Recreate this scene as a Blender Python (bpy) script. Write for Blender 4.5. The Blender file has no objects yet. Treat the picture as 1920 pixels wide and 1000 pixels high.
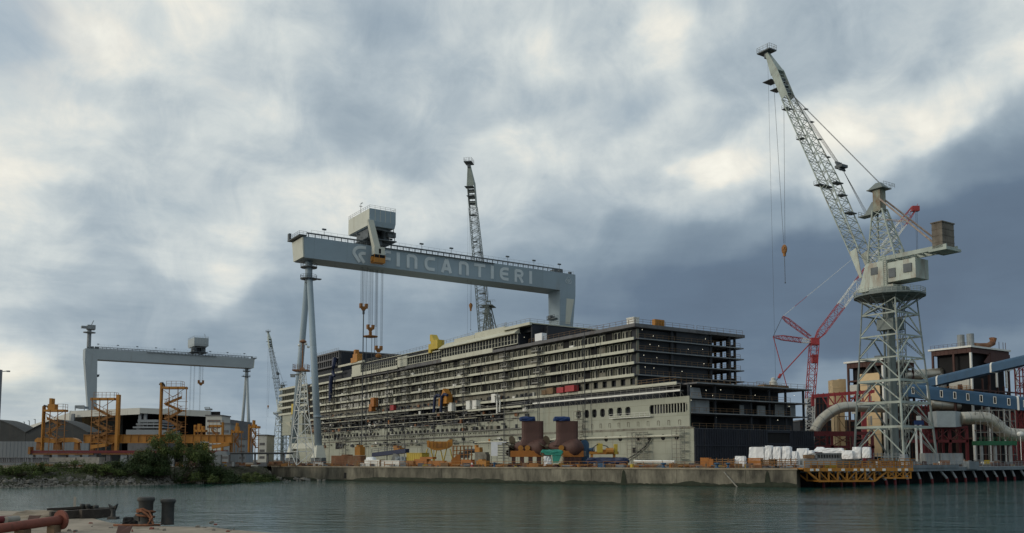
import bpy, bmesh, math, random
from mathutils import Vector, Matrix
R = math.radians
random.seed(7)
sc = bpy.context.scene
col = sc.collection

# ---------------------------------------------------------------- camera
F, PX, PY, HZ, EYE = 1680., 960., 720., 862., 5.0      # in pixels of a 1920 wide frame; eye height in metres
PITCH = math.atan((HZ - PY) / F)
cam = bpy.data.cameras.new('camera'); camo = bpy.data.objects.new('camera', cam); col.objects.link(camo)
cam.sensor_width = 36; cam.lens = F / 1920 * 36; cam.shift_y = 220 / 1920
cam.clip_start = .5; cam.clip_end = 20000
camo.location = (0, 0, EYE); camo.rotation_euler = (R(90) + PITCH, 0, 0)
sc.camera = camo

# ---------------------------------------------------------------- sun, sky, exposure
SUN_EL, SUN_AZ = R(17), R(-106)                        # azimuth from +y towards +x
sd = Vector((math.sin(SUN_AZ) * math.cos(SUN_EL), math.cos(SUN_AZ) * math.cos(SUN_EL), math.sin(SUN_EL)))
sun = bpy.data.lights.new('sun', 'SUN'); suno = bpy.data.objects.new('sun', sun); col.objects.link(suno)
sun.energy = 1.0; sun.angle = R(11); sun.color = (1.0, .9, .74)
suno.rotation_euler = (-sd).to_track_quat('-Z', 'Y').to_euler()
sc.view_settings.view_transform = 'Standard'; sc.view_settings.look = 'None'
sc.view_settings.exposure = 0.0; sc.view_settings.gamma = 1
sc.cycles.max_bounces = 6; sc.cycles.glossy_bounces = 3; sc.cycles.transparent_max_bounces = 6
sc.cycles.use_denoising = True

cp_, sp_ = math.cos(PITCH), math.sin(PITCH)
def ray(x, y):
    u, v = (x - PX) / F, (PY - y) / F
    return Vector((u, cp_ - v * sp_, sp_ + v * cp_))
def at(x, y, D):                                        # the point at depth D (metres along +y) seen at a photo pixel
    r = ray(x, y); k = D / r.y
    return Vector((r.x * k, D, EYE + r.z * k))
def ground(x, y, z):
    r = ray(x, y); k = (z - EYE) / r.z
    return Vector((r.x * k, r.y * k, z))

world = bpy.data.worlds.new('World'); sc.world = world; world.use_nodes = True
def build_world():
    nt = world.node_tree; N = nt.nodes; L = nt.links; N.clear()
    def nd(t, **k):
        n = N.new(t)
        for a, b in k.items(): setattr(n, a, b)
        return n
    def math_(op, a, b=None, c=None, clamp=False):
        n = nd('ShaderNodeMath', operation=op); n.use_clamp = clamp
        for i, v in enumerate((a, b, c)):
            if v is None: continue
            if isinstance(v, (int, float)): n.inputs[i].default_value = v
            else: L.new(v, n.inputs[i])
        return n.outputs[0]
    tc = nd('ShaderNodeTexCoord').outputs['Generated']
    sep = nd('ShaderNodeSeparateXYZ'); L.new(tc, sep.inputs[0])
    az = math_('ARCTAN2', sep.outputs[0], sep.outputs[1])
    el = math_('ARCSINE', math_('ABSOLUTE', sep.outputs[2]))
    # clouds lie in a flat layer: stretch the noise sideways towards the horizon
    st = math_('DIVIDE', 1.0, math_('ADD', el, .22))
    lay = nd('ShaderNodeCombineXYZ')
    L.new(math_('MULTIPLY', az, 2.2), lay.inputs[0]); L.new(math_('MULTIPLY', st, 1.5), lay.inputs[1])
    def noise(vec, scale, detail, rough, w=0, dist=0.0):
        n = nd('ShaderNodeTexNoise'); n.inputs['Scale'].default_value = scale; n.inputs['Detail'].default_value = detail
        n.inputs['Roughness'].default_value = rough; n.inputs['Distortion'].default_value = dist
        m = nd('ShaderNodeMapping'); m.inputs['Location'].default_value = (w, w * .7, w * .3); L.new(vec, m.inputs[0]); L.new(m.outputs[0], n.inputs['Vector'])
        return n
    flat = nd('ShaderNodeCombineXYZ'); L.new(az, flat.inputs[0]); L.new(el, flat.inputs[1])
    wn = noise(flat.outputs[0], 7.0, 4, .55, 3.1)
    off = nd('ShaderNodeVectorMath', operation='SUBTRACT'); L.new(wn.outputs['Color'], off.inputs[0]); off.inputs[1].default_value = (.5, .5, .5)
    osc = nd('ShaderNodeVectorMath', operation='MULTIPLY'); L.new(off.outputs[0], osc.inputs[0]); osc.inputs[1].default_value = (.13, .075, 0)
    P = nd('ShaderNodeVectorMath', operation='ADD'); L.new(flat.outputs[0], P.inputs[0]); L.new(osc.outputs[0], P.inputs[1])
    # brightness of the cloud layer: weighted mean of the brightness noted in many directions
    Ps = nd('ShaderNodeVectorMath', operation='MULTIPLY'); L.new(P.outputs[0], Ps.inputs[0]); Ps.inputs[1].default_value = (1, 1.7, 0)
    num = den = None
    pts = []
    for (x, y, v) in SKY_PTS:
        r = ray(x, y).normalized(); pts.append((math.atan2(r.x, r.y), math.asin(r.z), v))
    pts += [(R(a_), R(e_), v) for a_, e_, v in SKY_OUT]
    for (a0, e0, v) in pts:
        d = nd('ShaderNodeVectorMath', operation='DISTANCE'); L.new(Ps.outputs[0], d.inputs[0]); d.inputs[1].default_value = (a0, e0 * 1.7, 0)
        wt = math_('POWER', math_('MULTIPLY_ADD', d.outputs['Value'], d.outputs['Value'], .0013), -2.8)
        num = math_('MULTIPLY', wt, v) if num is None else math_('MULTIPLY_ADD', wt, v, num)
        den = wt if den is None else math_('ADD', den, wt)
    total = math_('DIVIDE', num, den)
    n1 = noise(lay.outputs[0], 2.1, 7, .52, 11.3, .25); n2 = noise(lay.outputs[0], 6.5, 7, .58, 4.7, .3)
    n3 = noise(flat.outputs[0], 13.0, 9, .62, 8.2, .6)
    v = math_('ADD', total, SKY_BASE)
    v = math_('ADD', v, math_('MULTIPLY', math_('SUBTRACT', n1.outputs['Fac'], .5), .18))
    cut = nd('ShaderNodeMapRange', interpolation_type='SMOOTHSTEP'); L.new(total, cut.inputs[0]); cut.inputs[1].default_value = .30; cut.inputs[2].default_value = .72; cut.inputs[3].default_value = .22; cut.inputs[4].default_value = 1.
    fine = math_('ADD', math_('MULTIPLY', math_('SUBTRACT', n2.outputs['Fac'], .5), .22), math_('MULTIPLY', math_('SUBTRACT', n3.outputs['Fac'], .5), .38))
    v = math_('ADD', v, math_('MULTIPLY', fine, cut.outputs[0]), clamp=True)
    ramp = nd('ShaderNodeValToRGB'); L.new(v, ramp.inputs[0])
    cr = ramp.color_ramp
    for i, (p, c) in enumerate(SKY_RAMP):
        e = cr.elements[i] if i < 2 else cr.elements.new(p)
        e.position = p; e.color = (*c, 1)
    cl = nd('ShaderNodeVectorMath', operation='SCALE'); L.new(ramp.outputs[0], cl.inputs[0]); cl.inputs['Scale'].default_value = 10.0
    sky = nd('ShaderNodeTexSky', sky_type='NISHITA'); sky.sun_disc = False; sky.sun_elevation = SUN_EL; sky.sun_rotation = SUN_AZ
    sky.air_density = 1.2; sky.dust_density = 2.0
    # thin places in the cloud where the blue shows
    holes = None
    for (x, y, rx, ry, rot, amp) in SKY_HOLES:
        r = ray(x, y).normalized(); a0, e0 = math.atan2(r.x, r.y), math.asin(r.z)
        m = nd('ShaderNodeMapping'); m.vector_type = 'TEXTURE'
        m.inputs['Location'].default_value = (a0, e0, 0); m.inputs['Rotation'].default_value = (0, 0, R(rot)); m.inputs['Scale'].default_value = (rx / F, ry / F, 1)
        L.new(P.outputs[0], m.inputs[0])
        g = nd('ShaderNodeTexGradient', gradient_type='SPHERICAL'); L.new(m.outputs[0], g.inputs[0])
        o = math_('MULTIPLY', g.outputs['Fac'], amp * 2)
        holes = o if holes is None else math_('ADD', holes, o)
    hm = math_('MULTIPLY', holes, math_('ADD', .35, n2.outputs['Fac']), clamp=True)
    mx = nd('ShaderNodeMix', data_type='RGBA'); L.new(math_('MULTIPLY', hm, .5), mx.inputs[0]); L.new(cl.outputs[0], mx.inputs[6]); sk = nd('ShaderNodeVectorMath', operation='SCALE'); L.new(sky.outputs[0], sk.inputs[0]); sk.inputs['Scale'].default_value = 1.5; L.new(sk.outputs[0], mx.inputs[7])
    bg = nd('ShaderNodeBackground'); L.new(mx.outputs[2], bg.inputs[0]); bg.inputs[1].default_value = 0.1
    out = nd('ShaderNodeOutputWorld'); L.new(bg.outputs[0], out.inputs[0])
    world.cycles.sampling_method = 'MANUAL'; world.cycles.sample_map_resolution = 512
# brightness of the cloud layer, by place in the sky: (photo x, y, half width, half height, tilt, amount)
SKY_BASE = 0.
SKY_PTS = [(20, 60, .80), (80, 150, .86), (150, 90, .90), (240, 185, .70), (330, 50, .84), (420, 110, .74), (450, 215, .78), (250, 285, .66), (170, 240, .86), (60, 300, .90), (60, 220, .82),
    (560, 40, .74), (600, 120, .63), (650, 250, .52), (560, 300, .66), (400, 290, .74), (740, 40, .58), (800, 150, .66), (880, 40, .70), (860, 115, .62), (870, 210, .58), (760, 270, .56), (990, 110, .78), (960, 190, .66), (1000, 270, .82), (900, 310, .74), (1130, 190, .62), (1080, 250, .68),
    (1230, 70, .86), (1140, 60, .68), (1290, 210, .80), (1200, 280, .76), (1180, 200, .58), (1360, 40, .64), (1430, 110, .55), (1400, 200, .62), (1320, 250, .62), (1370, 305, .97), (1500, 60, .56), (1560, 140, .54), (1460, 250, .80), (1700, 130, .66), (1620, 190, .74), (1600, 245, .97), (1720, 255, .98), (1650, 290, .78), (1800, 190, .84), (1860, 130, .80), (1880, 50, .72), (1760, 40, .62), (1680, 60, .66),
    (1900, 235, .50), (1910, 290, .30), (1830, 300, .34), (1900, 360, .20), (1700, 340, .46), (1560, 340, .70), (1500, 400, .44), (1380, 370, .66), (1250, 350, .68), (1200, 430, .44), (1350, 440, .34), (1100, 380, .62), (1050, 440, .52), (960, 380, .74), (900, 440, .62), (800, 400, .74), (700, 380, .80), (600, 350, .82), (620, 420, .80), (500, 380, .72),
    (430, 345, .62), (340, 400, .72), (440, 470, .80), (450, 530, .86), (360, 500, .74), (220, 450, .60), (120, 460, .74), (60, 400, .80), (140, 380, .66), (40, 520, .70), (200, 520, .64), (300, 560, .54), (560, 500, .58), (520, 570, .48), (620, 600, .44), (100, 610, .58), (250, 600, .52), (400, 640, .44), (300, 700, .50), (150, 690, .56), (45, 685, .98), (75, 672, .92), (25, 722, .92), (60, 715, .86), (95, 735, .66), (120, 670, .58), (60, 640, .58), (30, 760, .60), (250, 770, .54), (480, 700, .46), (480, 790, .54),
    (760, 540, .50), (760, 620, .42), (850, 480, .56), (960, 580, .36), (1000, 500, .42), (1130, 560, .30), (1250, 560, .26), (1400, 560, .22), (1400, 660, .26), (1550, 480, .24), (1600, 600, .19), (1750, 420, .17), (1750, 560, .17), (1900, 480, .19), (1880, 580, .22), (1900, 640, .33), (1550, 720, .40), (1700, 760, .36), (1900, 760, .4), (1100, 700, .36)]
SKY_OUT = [(-55, 12, .74), (-75, 25, .88), (-105, 18, .95), (-140, 20, .8), (180, 25, .62), (140, 20, .5), (95, 18, .42), (60, 12, .30), (0, 55, .72), (-60, 50, .84), (60, 50, .62), (120, 55, .6), (-120, 55, .8), (-50, 2, .56), (-90, 4, .7), (60, 3, .3)]
SKY_HOLES = [(20, 70, 170, 110, -20, .75), (30, 20, 200, 60, 0, .35), (760, 25, 200, 80, 0, .25), (400, 150, 110, 60, 0, .25), (340, 405, 130, 40, 0, .2), (1170, 210, 120, 60, 20, .22), (40, 740, 300, 90, 0, .18)]
SKY_RAMP = [(0, (.085, .115, .165)), (1, (.97, .95, .85)), (.25, (.135, .190, .262)), (.45, (.268, .342, .41)), (.62, (.43, .502, .55)), (.78, (.635, .685, .685)), (.9, (.83, .82, .75))]
build_world()

# ---------------------------------------------------------------- materials (procedural)
MATS = {}
def mat(name, c, rough=.6, metal=0., var=.22, scale=.35, dirt=None, damt=0., dscale=.5, stretch=.12, bump=0., bscale=6., plates=None, spec=.35, emit=0.):
    m = bpy.data.materials.new(name); m.use_nodes = True; MATS[name] = m
    nt = m.node_tree; N = nt.nodes; L = nt.links
    b = N['Principled BSDF']; b.inputs['Roughness'].default_value = rough; b.inputs['Metallic'].default_value = metal
    b.inputs['Specular IOR Level'].default_value = spec
    tc = N.new('ShaderNodeTexCoord'); ob = tc.outputs['Object']
    n = N.new('ShaderNodeTexNoise'); n.inputs['Scale'].default_value = scale; n.inputs['Detail'].default_value = 6; n.inputs['Roughness'].default_value = .62
    L.new(ob, n.inputs['Vector'])
    mr = N.new('ShaderNodeMapRange'); L.new(n.outputs['Fac'], mr.inputs[0]); mr.inputs[1].default_value = .25; mr.inputs[2].default_value = .75
    mr.inputs[3].default_value = 1 - var; mr.inputs[4].default_value = 1 + var
    sc_ = N.new('ShaderNodeVectorMath'); sc_.operation = 'SCALE'; sc_.inputs[0].default_value = c; L.new(mr.outputs[0], sc_.inputs['Scale'])
    cur = sc_.outputs[0]
    if plates:                                       # plate seams: (along vector, length, height)
        d = N.new('ShaderNodeVectorMath'); d.operation = 'DOT_PRODUCT'; L.new(ob, d.inputs[0]); d.inputs[1].default_value = (*plates[0], 0)
        sp = N.new('ShaderNodeSeparateXYZ'); L.new(ob, sp.inputs[0])
        cb = N.new('ShaderNodeCombineXYZ'); L.new(d.outputs['Value'], cb.inputs[0]); L.new(sp.outputs[2], cb.inputs[1])
        br = N.new('ShaderNodeTexBrick'); L.new(cb.outputs[0], br.inputs['Vector'])
        br.inputs['Scale'].default_value = 1; br.inputs['Brick Width'].default_value = plates[1]; br.inputs['Row Height'].default_value = plates[2]
        br.inputs['Mortar Size'].default_value = .035; br.inputs['Mortar Smooth'].default_value = .3; br.inputs['Bias'].default_value = 0
        br.inputs['Color1'].default_value = (1, 1, 1, 1); br.inputs['Color2'].default_value = (.88, .88, .86, 1); br.inputs['Mortar'].default_value = (.62, .6, .55, 1)
        mu = N.new('ShaderNodeMix'); mu.data_type = 'RGBA'; mu.blend_type = 'MULTIPLY'; mu.inputs[0].default_value = 1
        L.new(cur, mu.inputs[6]); L.new(br.outputs['Color'], mu.inputs[7]); cur = mu.outputs[2]
    if dirt:
        mp = N.new('ShaderNodeMapping'); mp.inputs['Scale'].default_value = (1, 1, stretch); L.new(ob, mp.inputs[0])
        n2 = N.new('ShaderNodeTexNoise'); n2.inputs['Scale'].default_value = dscale; n2.inputs['Detail'].default_value = 8; n2.inputs['Roughness'].default_value = .7
        L.new(mp.outputs[0], n2.inputs['Vector'])
        m2 = N.new('ShaderNodeMapRange'); L.new(n2.outputs['Fac'], m2.inputs[0]); m2.inputs[1].default_value = .66 - .36 * damt; m2.inputs[2].default_value = .8 - .2 * damt
        m2.inputs[3].default_value = 0; m2.inputs[4].default_value = min(1, .5 + damt * .5)
        mx = N.new('ShaderNodeMix'); mx.data_type = 'RGBA'; L.new(m2.outputs[0], mx.inputs[0]); L.new(cur, mx.inputs[6]); mx.inputs[7].default_value = (*dirt, 1)
        cur = mx.outputs[2]
    L.new(cur, b.inputs['Base Color'])
    if bump:
        n3 = N.new('ShaderNodeTexNoise'); n3.inputs['Scale'].default_value = bscale; n3.inputs['Detail'].default_value = 5; L.new(ob, n3.inputs['Vector'])
        bp = N.new('ShaderNodeBump'); bp.inputs['Strength'].default_value = bump; L.new(n3.outputs['Fac'], bp.inputs['Height']); L.new(bp.outputs[0], b.inputs['Normal'])
    if emit:
        b.inputs['Emission Color'].default_value = (*c, 1); b.inputs['Emission Strength'].default_value = emit
    return m
A = Vector((-.5500, .8352, 0)); C = Vector((.8352, .5500, 0)); UP = Vector((0, 0, 1))
RUST = (.16, .07, .035)
M_ship = mat('cream hull paint', (.345, .36, .298), .55, var=.14, scale=.12, dirt=(.2, .17, .12), damt=.30, dscale=.35, stretch=.25, plates=(A.to_2d(), 8.0, 2.9))
M_ship2 = mat('cream deck edge paint', (.50, .50, .41), .55, var=.12, scale=.2, dirt=(.25, .2, .13), damt=.22, dscale=.6)
M_wall = mat('cabin wall primer with recess shade', (.215, .212, .17), .65, var=.25, scale=.25, dirt=(.16, .13, .09), damt=.38, dscale=.5, stretch=.5)  # darkened base: shade of the balcony recess is put into it
M_mott = mat('mottled bare plating', (.21, .205, .17), .7, var=.4, scale=.5, dirt=(.09, .07, .05), damt=.62, dscale=.7, stretch=.6)
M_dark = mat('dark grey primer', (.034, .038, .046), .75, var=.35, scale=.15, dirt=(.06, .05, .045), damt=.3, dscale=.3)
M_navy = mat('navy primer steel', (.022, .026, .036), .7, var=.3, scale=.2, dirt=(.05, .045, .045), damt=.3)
M_roof = mat('grey roof steel', (.13, .13, .135), .7, var=.25, scale=.3, dirt=(.07, .05, .04), damt=.4)
M_dark_pane = mat('black pane with inner shade', (.007, .0075, .009), .4, var=.4, scale=.5, spec=.15)  # near black: darkness of the rooms behind is put into the pane colour
M_white = mat('white paint', (.70, .70, .66), .5, var=.1, scale=.6, dirt=(.4, .36, .3), damt=.25)
M_tarp = mat('white plastic wrap', (.74, .75, .76), .35, var=.08, scale=1.2, bump=.5, bscale=2.5)
M_gan = mat('pale blue grey crane paint', (.285, .36, .415), .5, var=.1, scale=.08, dirt=(.22, .22, .2), damt=.22, dscale=.25, plates=(C.to_2d(), 12.0, 20.0))
M_gan_haze = mat('crane paint with haze tint', (.33, .37, .385), .5, var=.1, scale=.08, dirt=(.22, .22, .2), damt=.22, dscale=.25)  # far crane only: distance haze is mixed into this colour
M_ganw = mat('pale grey and sunlit tone crane paint', (.52, .53, .46), .5, var=.1, scale=.15, dirt=(.3, .27, .2), damt=.25)  # pale parts, and crane faces with sunlight put into the colour
M_gand = mat('dark crane machinery', (.10, .115, .125), .6, var=.3, scale=.5)
M_let = mat('pale grey lettering paint', (.54, .595, .615), .5, var=.1, scale=.4)
M_jib = mat('weathered pale green paint', (.34, .385, .35), .6, var=.25, scale=.3, dirt=RUST, damt=.36, dscale=.5, stretch=.4)
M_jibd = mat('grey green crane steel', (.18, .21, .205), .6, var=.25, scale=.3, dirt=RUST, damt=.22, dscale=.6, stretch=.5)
M_house = mat('rust streaked pale green plate', (.44, .485, .43), .6, var=.15, scale=.3, dirt=(.20, .085, .035), damt=.5, dscale=.55, stretch=.25)
M_rust = mat('rusty plate', (.20, .095, .05), .8, var=.4, scale=.6, dirt=(.3, .25, .17), damt=.4, stretch=.5)
M_headr = mat('rust eaten green plate', (.27, .29, .235), .7, var=.3, scale=.4, dirt=(.17, .075, .03), damt=.62, dscale=.45, stretch=.5)
M_stay = mat('rust flaked pale stay', (.33, .29, .25), .7, var=.3, scale=.6, dirt=(.2, .08, .045), damt=.6, dscale=1., stretch=1.)
M_cw = mat('weathered concrete counterweight', (.17, .15, .125), .85, var=.35, scale=.5, dirt=(.075, .055, .04), damt=.45)
M_cable = mat('steel cable', (.07, .075, .08), .5, metal=.5)
M_red = mat('red crane paint', (.34, .045, .048), .5, var=.2, scale=.4)
M_red2 = mat('dark red steelwork', (.135, .021, .024), .6, var=.3, scale=.3, dirt=(.08, .03, .025), damt=.35)
M_or = mat('orange yellow paint', (.40, .175, .028), .5, var=.22, scale=.35, dirt=(.2, .1, .035), damt=.35, dscale=.6, stretch=.3)
M_ord = mat('faded orange steel', (.27, .12, .032), .6, var=.25, scale=.4, dirt=(.14, .07, .03), damt=.45)
M_yel = mat('yellow paint', (.48, .355, .05), .5, var=.15, scale=.5, dirt=(.3, .2, .05), damt=.25)
M_brick = mat('bright orange paint', (.34, .125, .022), .5, var=.2, scale=.6, dirt=(.25, .09, .03), damt=.3)
M_blue = mat('blue painted steel', (.032, .085, .16), .5, var=.18, scale=.2, dirt=(.04, .08, .12), damt=.35, dscale=.4)
M_bluet = mat('dark blue tarpaulin', (.012, .022, .065), .5, var=.35, scale=1.5, bump=.6, bscale=2.)
M_blueb = mat('bright blue cover', (.010, .032, .115), .5, var=.3, scale=1., bump=.6, bscale=3.)
M_pod = mat('red brown primer casting', (.085, .042, .034), .65, var=.2, scale=.4, dirt=(.05, .028, .024), damt=.4, dscale=.4, stretch=.5)
M_bronze = mat('dull bronze', (.10, .085, .06), .45, metal=.6, var=.2)
M_green = mat('sea green tarpaulin', (.035, .26, .19), .5, var=.2, scale=.8, bump=.5, bscale=2.)
M_greend = mat('dark green steel', (.02, .10, .05), .6, var=.3)
M_silver = mat('aluminium duct cladding', (.50, .46, .38), .38, metal=.75, var=.25, scale=.5, bump=.15, bscale=2., dirt=(.25, .19, .13), damt=.3, stretch=1.)
M_conc = mat('weathered concrete', (.27, .245, .195), .9, var=.3, scale=.25, dirt=(.055, .052, .045), damt=.6, dscale=.9, stretch=.10, bump=.3, bscale=3.)
M_concl = mat('pale concrete', (.31, .29, .25), .9, var=.25, scale=.5, dirt=(.12, .105, .085), damt=.45, dscale=.8, stretch=1., bump=.3, bscale=4.)
M_bldg = mat('grey cladding', (.215, .235, .25), .6, var=.1, scale=.1, dirt=(.15, .15, .15), damt=.25)
M_bldgl = mat('pale cladding', (.50, .50, .46), .6, var=.1, scale=.1, dirt=(.3, .28, .24), damt=.25)
M_shed = mat('dark shed roofing', (.055, .058, .058), .8, var=.3, scale=.15, dirt=(.09, .08, .07), damt=.4)
M_black = mat('near black', (.010, .010, .011), .8, var=.3)
M_brown = mat('brown steel frame', (.075, .036, .03), .7, var=.3, scale=.3, dirt=(.05, .03, .03), damt=.4)
M_beige = mat('beige panel', (.64, .48, .28), .65, var=.12, scale=.3, dirt=(.3, .2, .1), damt=.2)
M_tint = mat('grey steel', (.22, .24, .25), .55, var=.25, scale=.5, dirt=(.12, .08, .05), damt=.3)
M_steel = mat('galvanised scaffold tube', (.24, .235, .215), .5, metal=.3, var=.3, scale=.6)
M_wood = mat('weathered timber', (.18, .12, .07), .85, var=.35, scale=1.5)
M_lamp = mat("lit lamp", (1., .93, .72), emit=1.6)
M_quilt = mat('quilted grey cover', (.34, .38, .39), .5, var=.12, scale=1., bump=.6, bscale=1.5)
M_rock = mat('pale broken rock', (.20, .185, .16), .9, var=.4, scale=1.2, dirt=(.06, .055, .05), damt=.5, stretch=1., bump=.5, bscale=4.)
M_soil = mat('dark bank soil', (.055, .05, .035), .95, var=.4, scale=.8, dirt=(.03, .045, .015), damt=.6, stretch=1.)
M_leaf = mat('bush leaves', (.075, .098, .028), .7, var=.55, scale=.35, spec=.2)
M_leaf2 = mat('dark bush leaves', (.036, .056, .018), .7, var=.5, scale=.4, spec=.2)
M_bark = mat('bark', (.05, .035, .022), .9)
M_pipe = mat('red oxide pipe', (.20, .065, .045), .7, var=.25, scale=4., dirt=(.08, .04, .03), damt=.4, dscale=5., stretch=1., bump=.25, bscale=25.)
M_boll = mat('weathered cast iron', (.045, .047, .045), .7, var=.4, scale=4., dirt=(.11, .07, .045), damt=.4, dscale=5., stretch=.6, bump=.35, bscale=18.)
M_rope = mat('orange brown rope', (.20, .085, .045), .9, var=.3, scale=12., bump=.8, bscale=60.)

# ---------------------------------------------------------------- mesh builder
class MB:
    """collects shapes (given in a frame: origin o, axes ex, ey) and links them as one mesh object"""
    def __init__(s, o=(0, 0, 0), ex=(1, 0, 0), ey=(0, 1, 0), ez=(0, 0, 1)):
        s.o = Vector(o); s.ex = Vector(ex); s.ey = Vector(ey); s.ez = Vector(ez); s.v = []; s.f = []; s.mi = []; s.m = 0
    def _p(s, p): return s.o + s.ex * p[0] + s.ey * p[1] + s.ez * p[2]
    def raw(s, vs, fs):
        n = len(s.v); s.v += [s._p(p) for p in vs]; s.f += [tuple(n + i for i in f) for f in fs]; s.mi += [s.m] * len(fs); return s
    def hexa(s, p): return s.raw(p, [(0, 3, 2, 1), (4, 5, 6, 7), (0, 1, 5, 4), (1, 2, 6, 5), (2, 3, 7, 6), (3, 0, 4, 7)])
    def box(s, x0, x1, y0, y1, z0, z1):
        return s.hexa([(x0, y0, z0), (x1, y0, z0), (x1, y1, z0), (x0, y1, z0), (x0, y0, z1), (x1, y0, z1), (x1, y1, z1), (x0, y1, z1)])
    def frustum(s, b, t):                               # (x0,x1,y0,y1,z) bottom and top
        return s.hexa([(b[0], b[2], b[4]), (b[1], b[2], b[4]), (b[1], b[3], b[4]), (b[0], b[3], b[4]), (t[0], t[2], t[4]), (t[1], t[2], t[4]), (t[1], t[3], t[4]), (t[0], t[3], t[4])])
    def tube(s, p, q, r, n=4, r2=None, cap=True):
        p = Vector(p); q = Vector(q); d = q - p
        if d.length < 1e-6: return s
        d.normalize(); a = d.cross(Vector((0, 0, 1)) if abs(d.z) < .95 else Vector((1, 0, 0))).normalized(); b = d.cross(a)
        r2 = r if r2 is None else r2; vs = []; k0 = math.pi / n
        for c, rr in ((p, r), (q, r2)):
            for i in range(n):
                t = 2 * math.pi * i / n + k0; vs.append(c + a * math.cos(t) * rr + b * math.sin(t) * rr)
        fs = [(i, (i + 1) % n, n + (i + 1) % n, n + i) for i in range(n)]
        if cap: fs += [tuple(range(n))[::-1], tuple(range(n, 2 * n))]
        return s.raw(vs, fs)
    def path(s, pts, r, n=6):
        for a, b in zip(pts, pts[1:]): s.tube(a, b, r, n)
        return s
    def sweep(s, pts, r, n=10, cap=True):               # smooth pipe through points, radius may be a list
        pts = [Vector(p) for p in pts]; vs = []; fs = []
        for k, c in enumerate(pts):
            d = ((pts[min(k + 1, len(pts) - 1)] - pts[max(k - 1, 0)])).normalized()
            a = d.cross(Vector((0, 0, 1)) if abs(d.z) < .97 else Vector((1, 0, 0))).normalized(); b = d.cross(a)
            rr = r[k] if isinstance(r, (list, tuple)) else r
            for i in range(n):
                t = 2 * math.pi * i / n; vs.append(c + a * math.cos(t) * rr + b * math.sin(t) * rr)
        for k in range(len(pts) - 1):
            for i in range(n): fs.append((k * n + i, k * n + (i + 1) % n, (k + 1) * n + (i + 1) % n, (k + 1) * n + i))
        if cap: fs += [tuple(range(n))[::-1], tuple(range((len(pts) - 1) * n, len(pts) * n))]
        return s.raw(vs, fs)
    def prism(s, poly, vec):                            # polygon of 3D points pushed along vec
        n = len(poly); v = Vector(vec); vs = [Vector(p) for p in poly]; vs += [p + v for p in vs]
        return s.raw(vs, [tuple(range(n))[::-1], tuple(range(n, 2 * n))] + [(i, (i + 1) % n, n + (i + 1) % n, n + i) for i in range(n)])
    def lathe(s, c, prof, n=16):
        c = Vector(c); vs = []; fs = []
        for r, z in prof:
            for i in range(n):
                t = 2 * math.pi * i / n; vs.append(c + Vector((r * math.cos(t), r * math.sin(t), z)))
        for k in range(len(prof) - 1):
            for i in range(n): fs.append((k * n + i, k * n + (i + 1) % n, (k + 1) * n + (i + 1) % n, (k + 1) * n + i))
        fs += [tuple(range(n))[::-1], tuple(range((len(prof) - 1) * n, len(prof) * n))]
        return s.raw(vs, fs)
    def ball(s, c, r, n=8, sq=(1, 1, 1)):
        c = Vector(c); m = max(4, n // 2 + 1); vs = []; fs = []
        for k in range(m + 1):
            ph = math.pi * (k / m - .5); ph = max(-1.5, min(1.5, ph))
            for i in range(n):
                t = 2 * math.pi * i / n; vs.append(c + Vector((r * sq[0] * math.cos(ph) * math.cos(t), r * sq[1] * math.cos(ph) * math.sin(t), r * sq[2] * math.sin(ph))))
        for k in range(m):
            for i in range(n): fs.append((k * n + i, k * n + (i + 1) % n, (k + 1) * n + (i + 1) % n, (k + 1) * n + i))
        return s.raw(vs, fs + [tuple(range(n))[::-1], tuple(range(m * n, (m + 1) * n))])
    def truss(s, p, q, w0, h0, w1=None, h1=None, n=10, rc=.12, rb=.07, up=(0, 0, 1), nb=4):
        """square lattice boom from p to q"""
        p = Vector(p); q = Vector(q); w1 = w0 if w1 is None else w1; h1 = h0 if h1 is None else h1
        d = (q - p).normalized(); a = d.cross(Vector(up)).normalized(); b = a.cross(d)
        def ring(t):
            c = p.lerp(q, t); w = (w0 + (w1 - w0) * t) / 2; h = (h0 + (h1 - h0) * t) / 2
            return [c - a * w - b * h, c + a * w - b * h, c + a * w + b * h, c - a * w + b * h]
        R0, R1 = ring(0), ring(1)
        for i in range(4): s.tube(R0[i], R1[i], rc, nb)
        pr = R0
        for k in range(1, n + 1):
            cu = ring(k / n)
            for i in range(4):
                j = (i + 1) % 4
                s.tube(cu[i], cu[j], rb, nb, cap=False)
                if (k + i) % 2: s.tube(pr[i], cu[j], rb, nb, cap=False)
                else: s.tube(pr[j], cu[i], rb, nb, cap=False)
            pr = cu
        return s
    def rail(s, pts, h=1.1, gap=2.4, r=.035, bars=2):
        pts = [Vector(p) for p in pts]; up = Vector((0, 0, 1))
        for a, b in zip(pts, pts[1:]):
            n = max(1, round((b - a).length / gap))
            for k in range(n + 1):
                c = a.lerp(b, k / n); s.tube(c, c + up * h, r, 4)
            for i in range(bars): s.tube(a + up * h * (i + 1) / bars, b + up * h * (i + 1) / bars, r, 4)
        return s
    def build(s, name, m, parent=None, smooth=False):
        """m: a material, or a list of materials (switched with .m while adding shapes)"""
        me = bpy.data.meshes.new(name); base = Vector((0, 0, 0)); q = parent
        while q is not None: base = base + q.location; q = q.parent
        me.from_pydata([v - base for v in s.v], [], s.f)
        for x in (m if isinstance(m, (list, tuple)) else [m]): me.materials.append(x)
        me.polygons.foreach_set('material_index', s.mi)
        bm = bmesh.new(); bm.from_mesh(me); bmesh.ops.recalc_face_normals(bm, faces=bm.faces[:]); bm.to_mesh(me); bm.free()
        if smooth: me.polygons.foreach_set('use_smooth', [True] * len(me.polygons))
        me.update()
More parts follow.
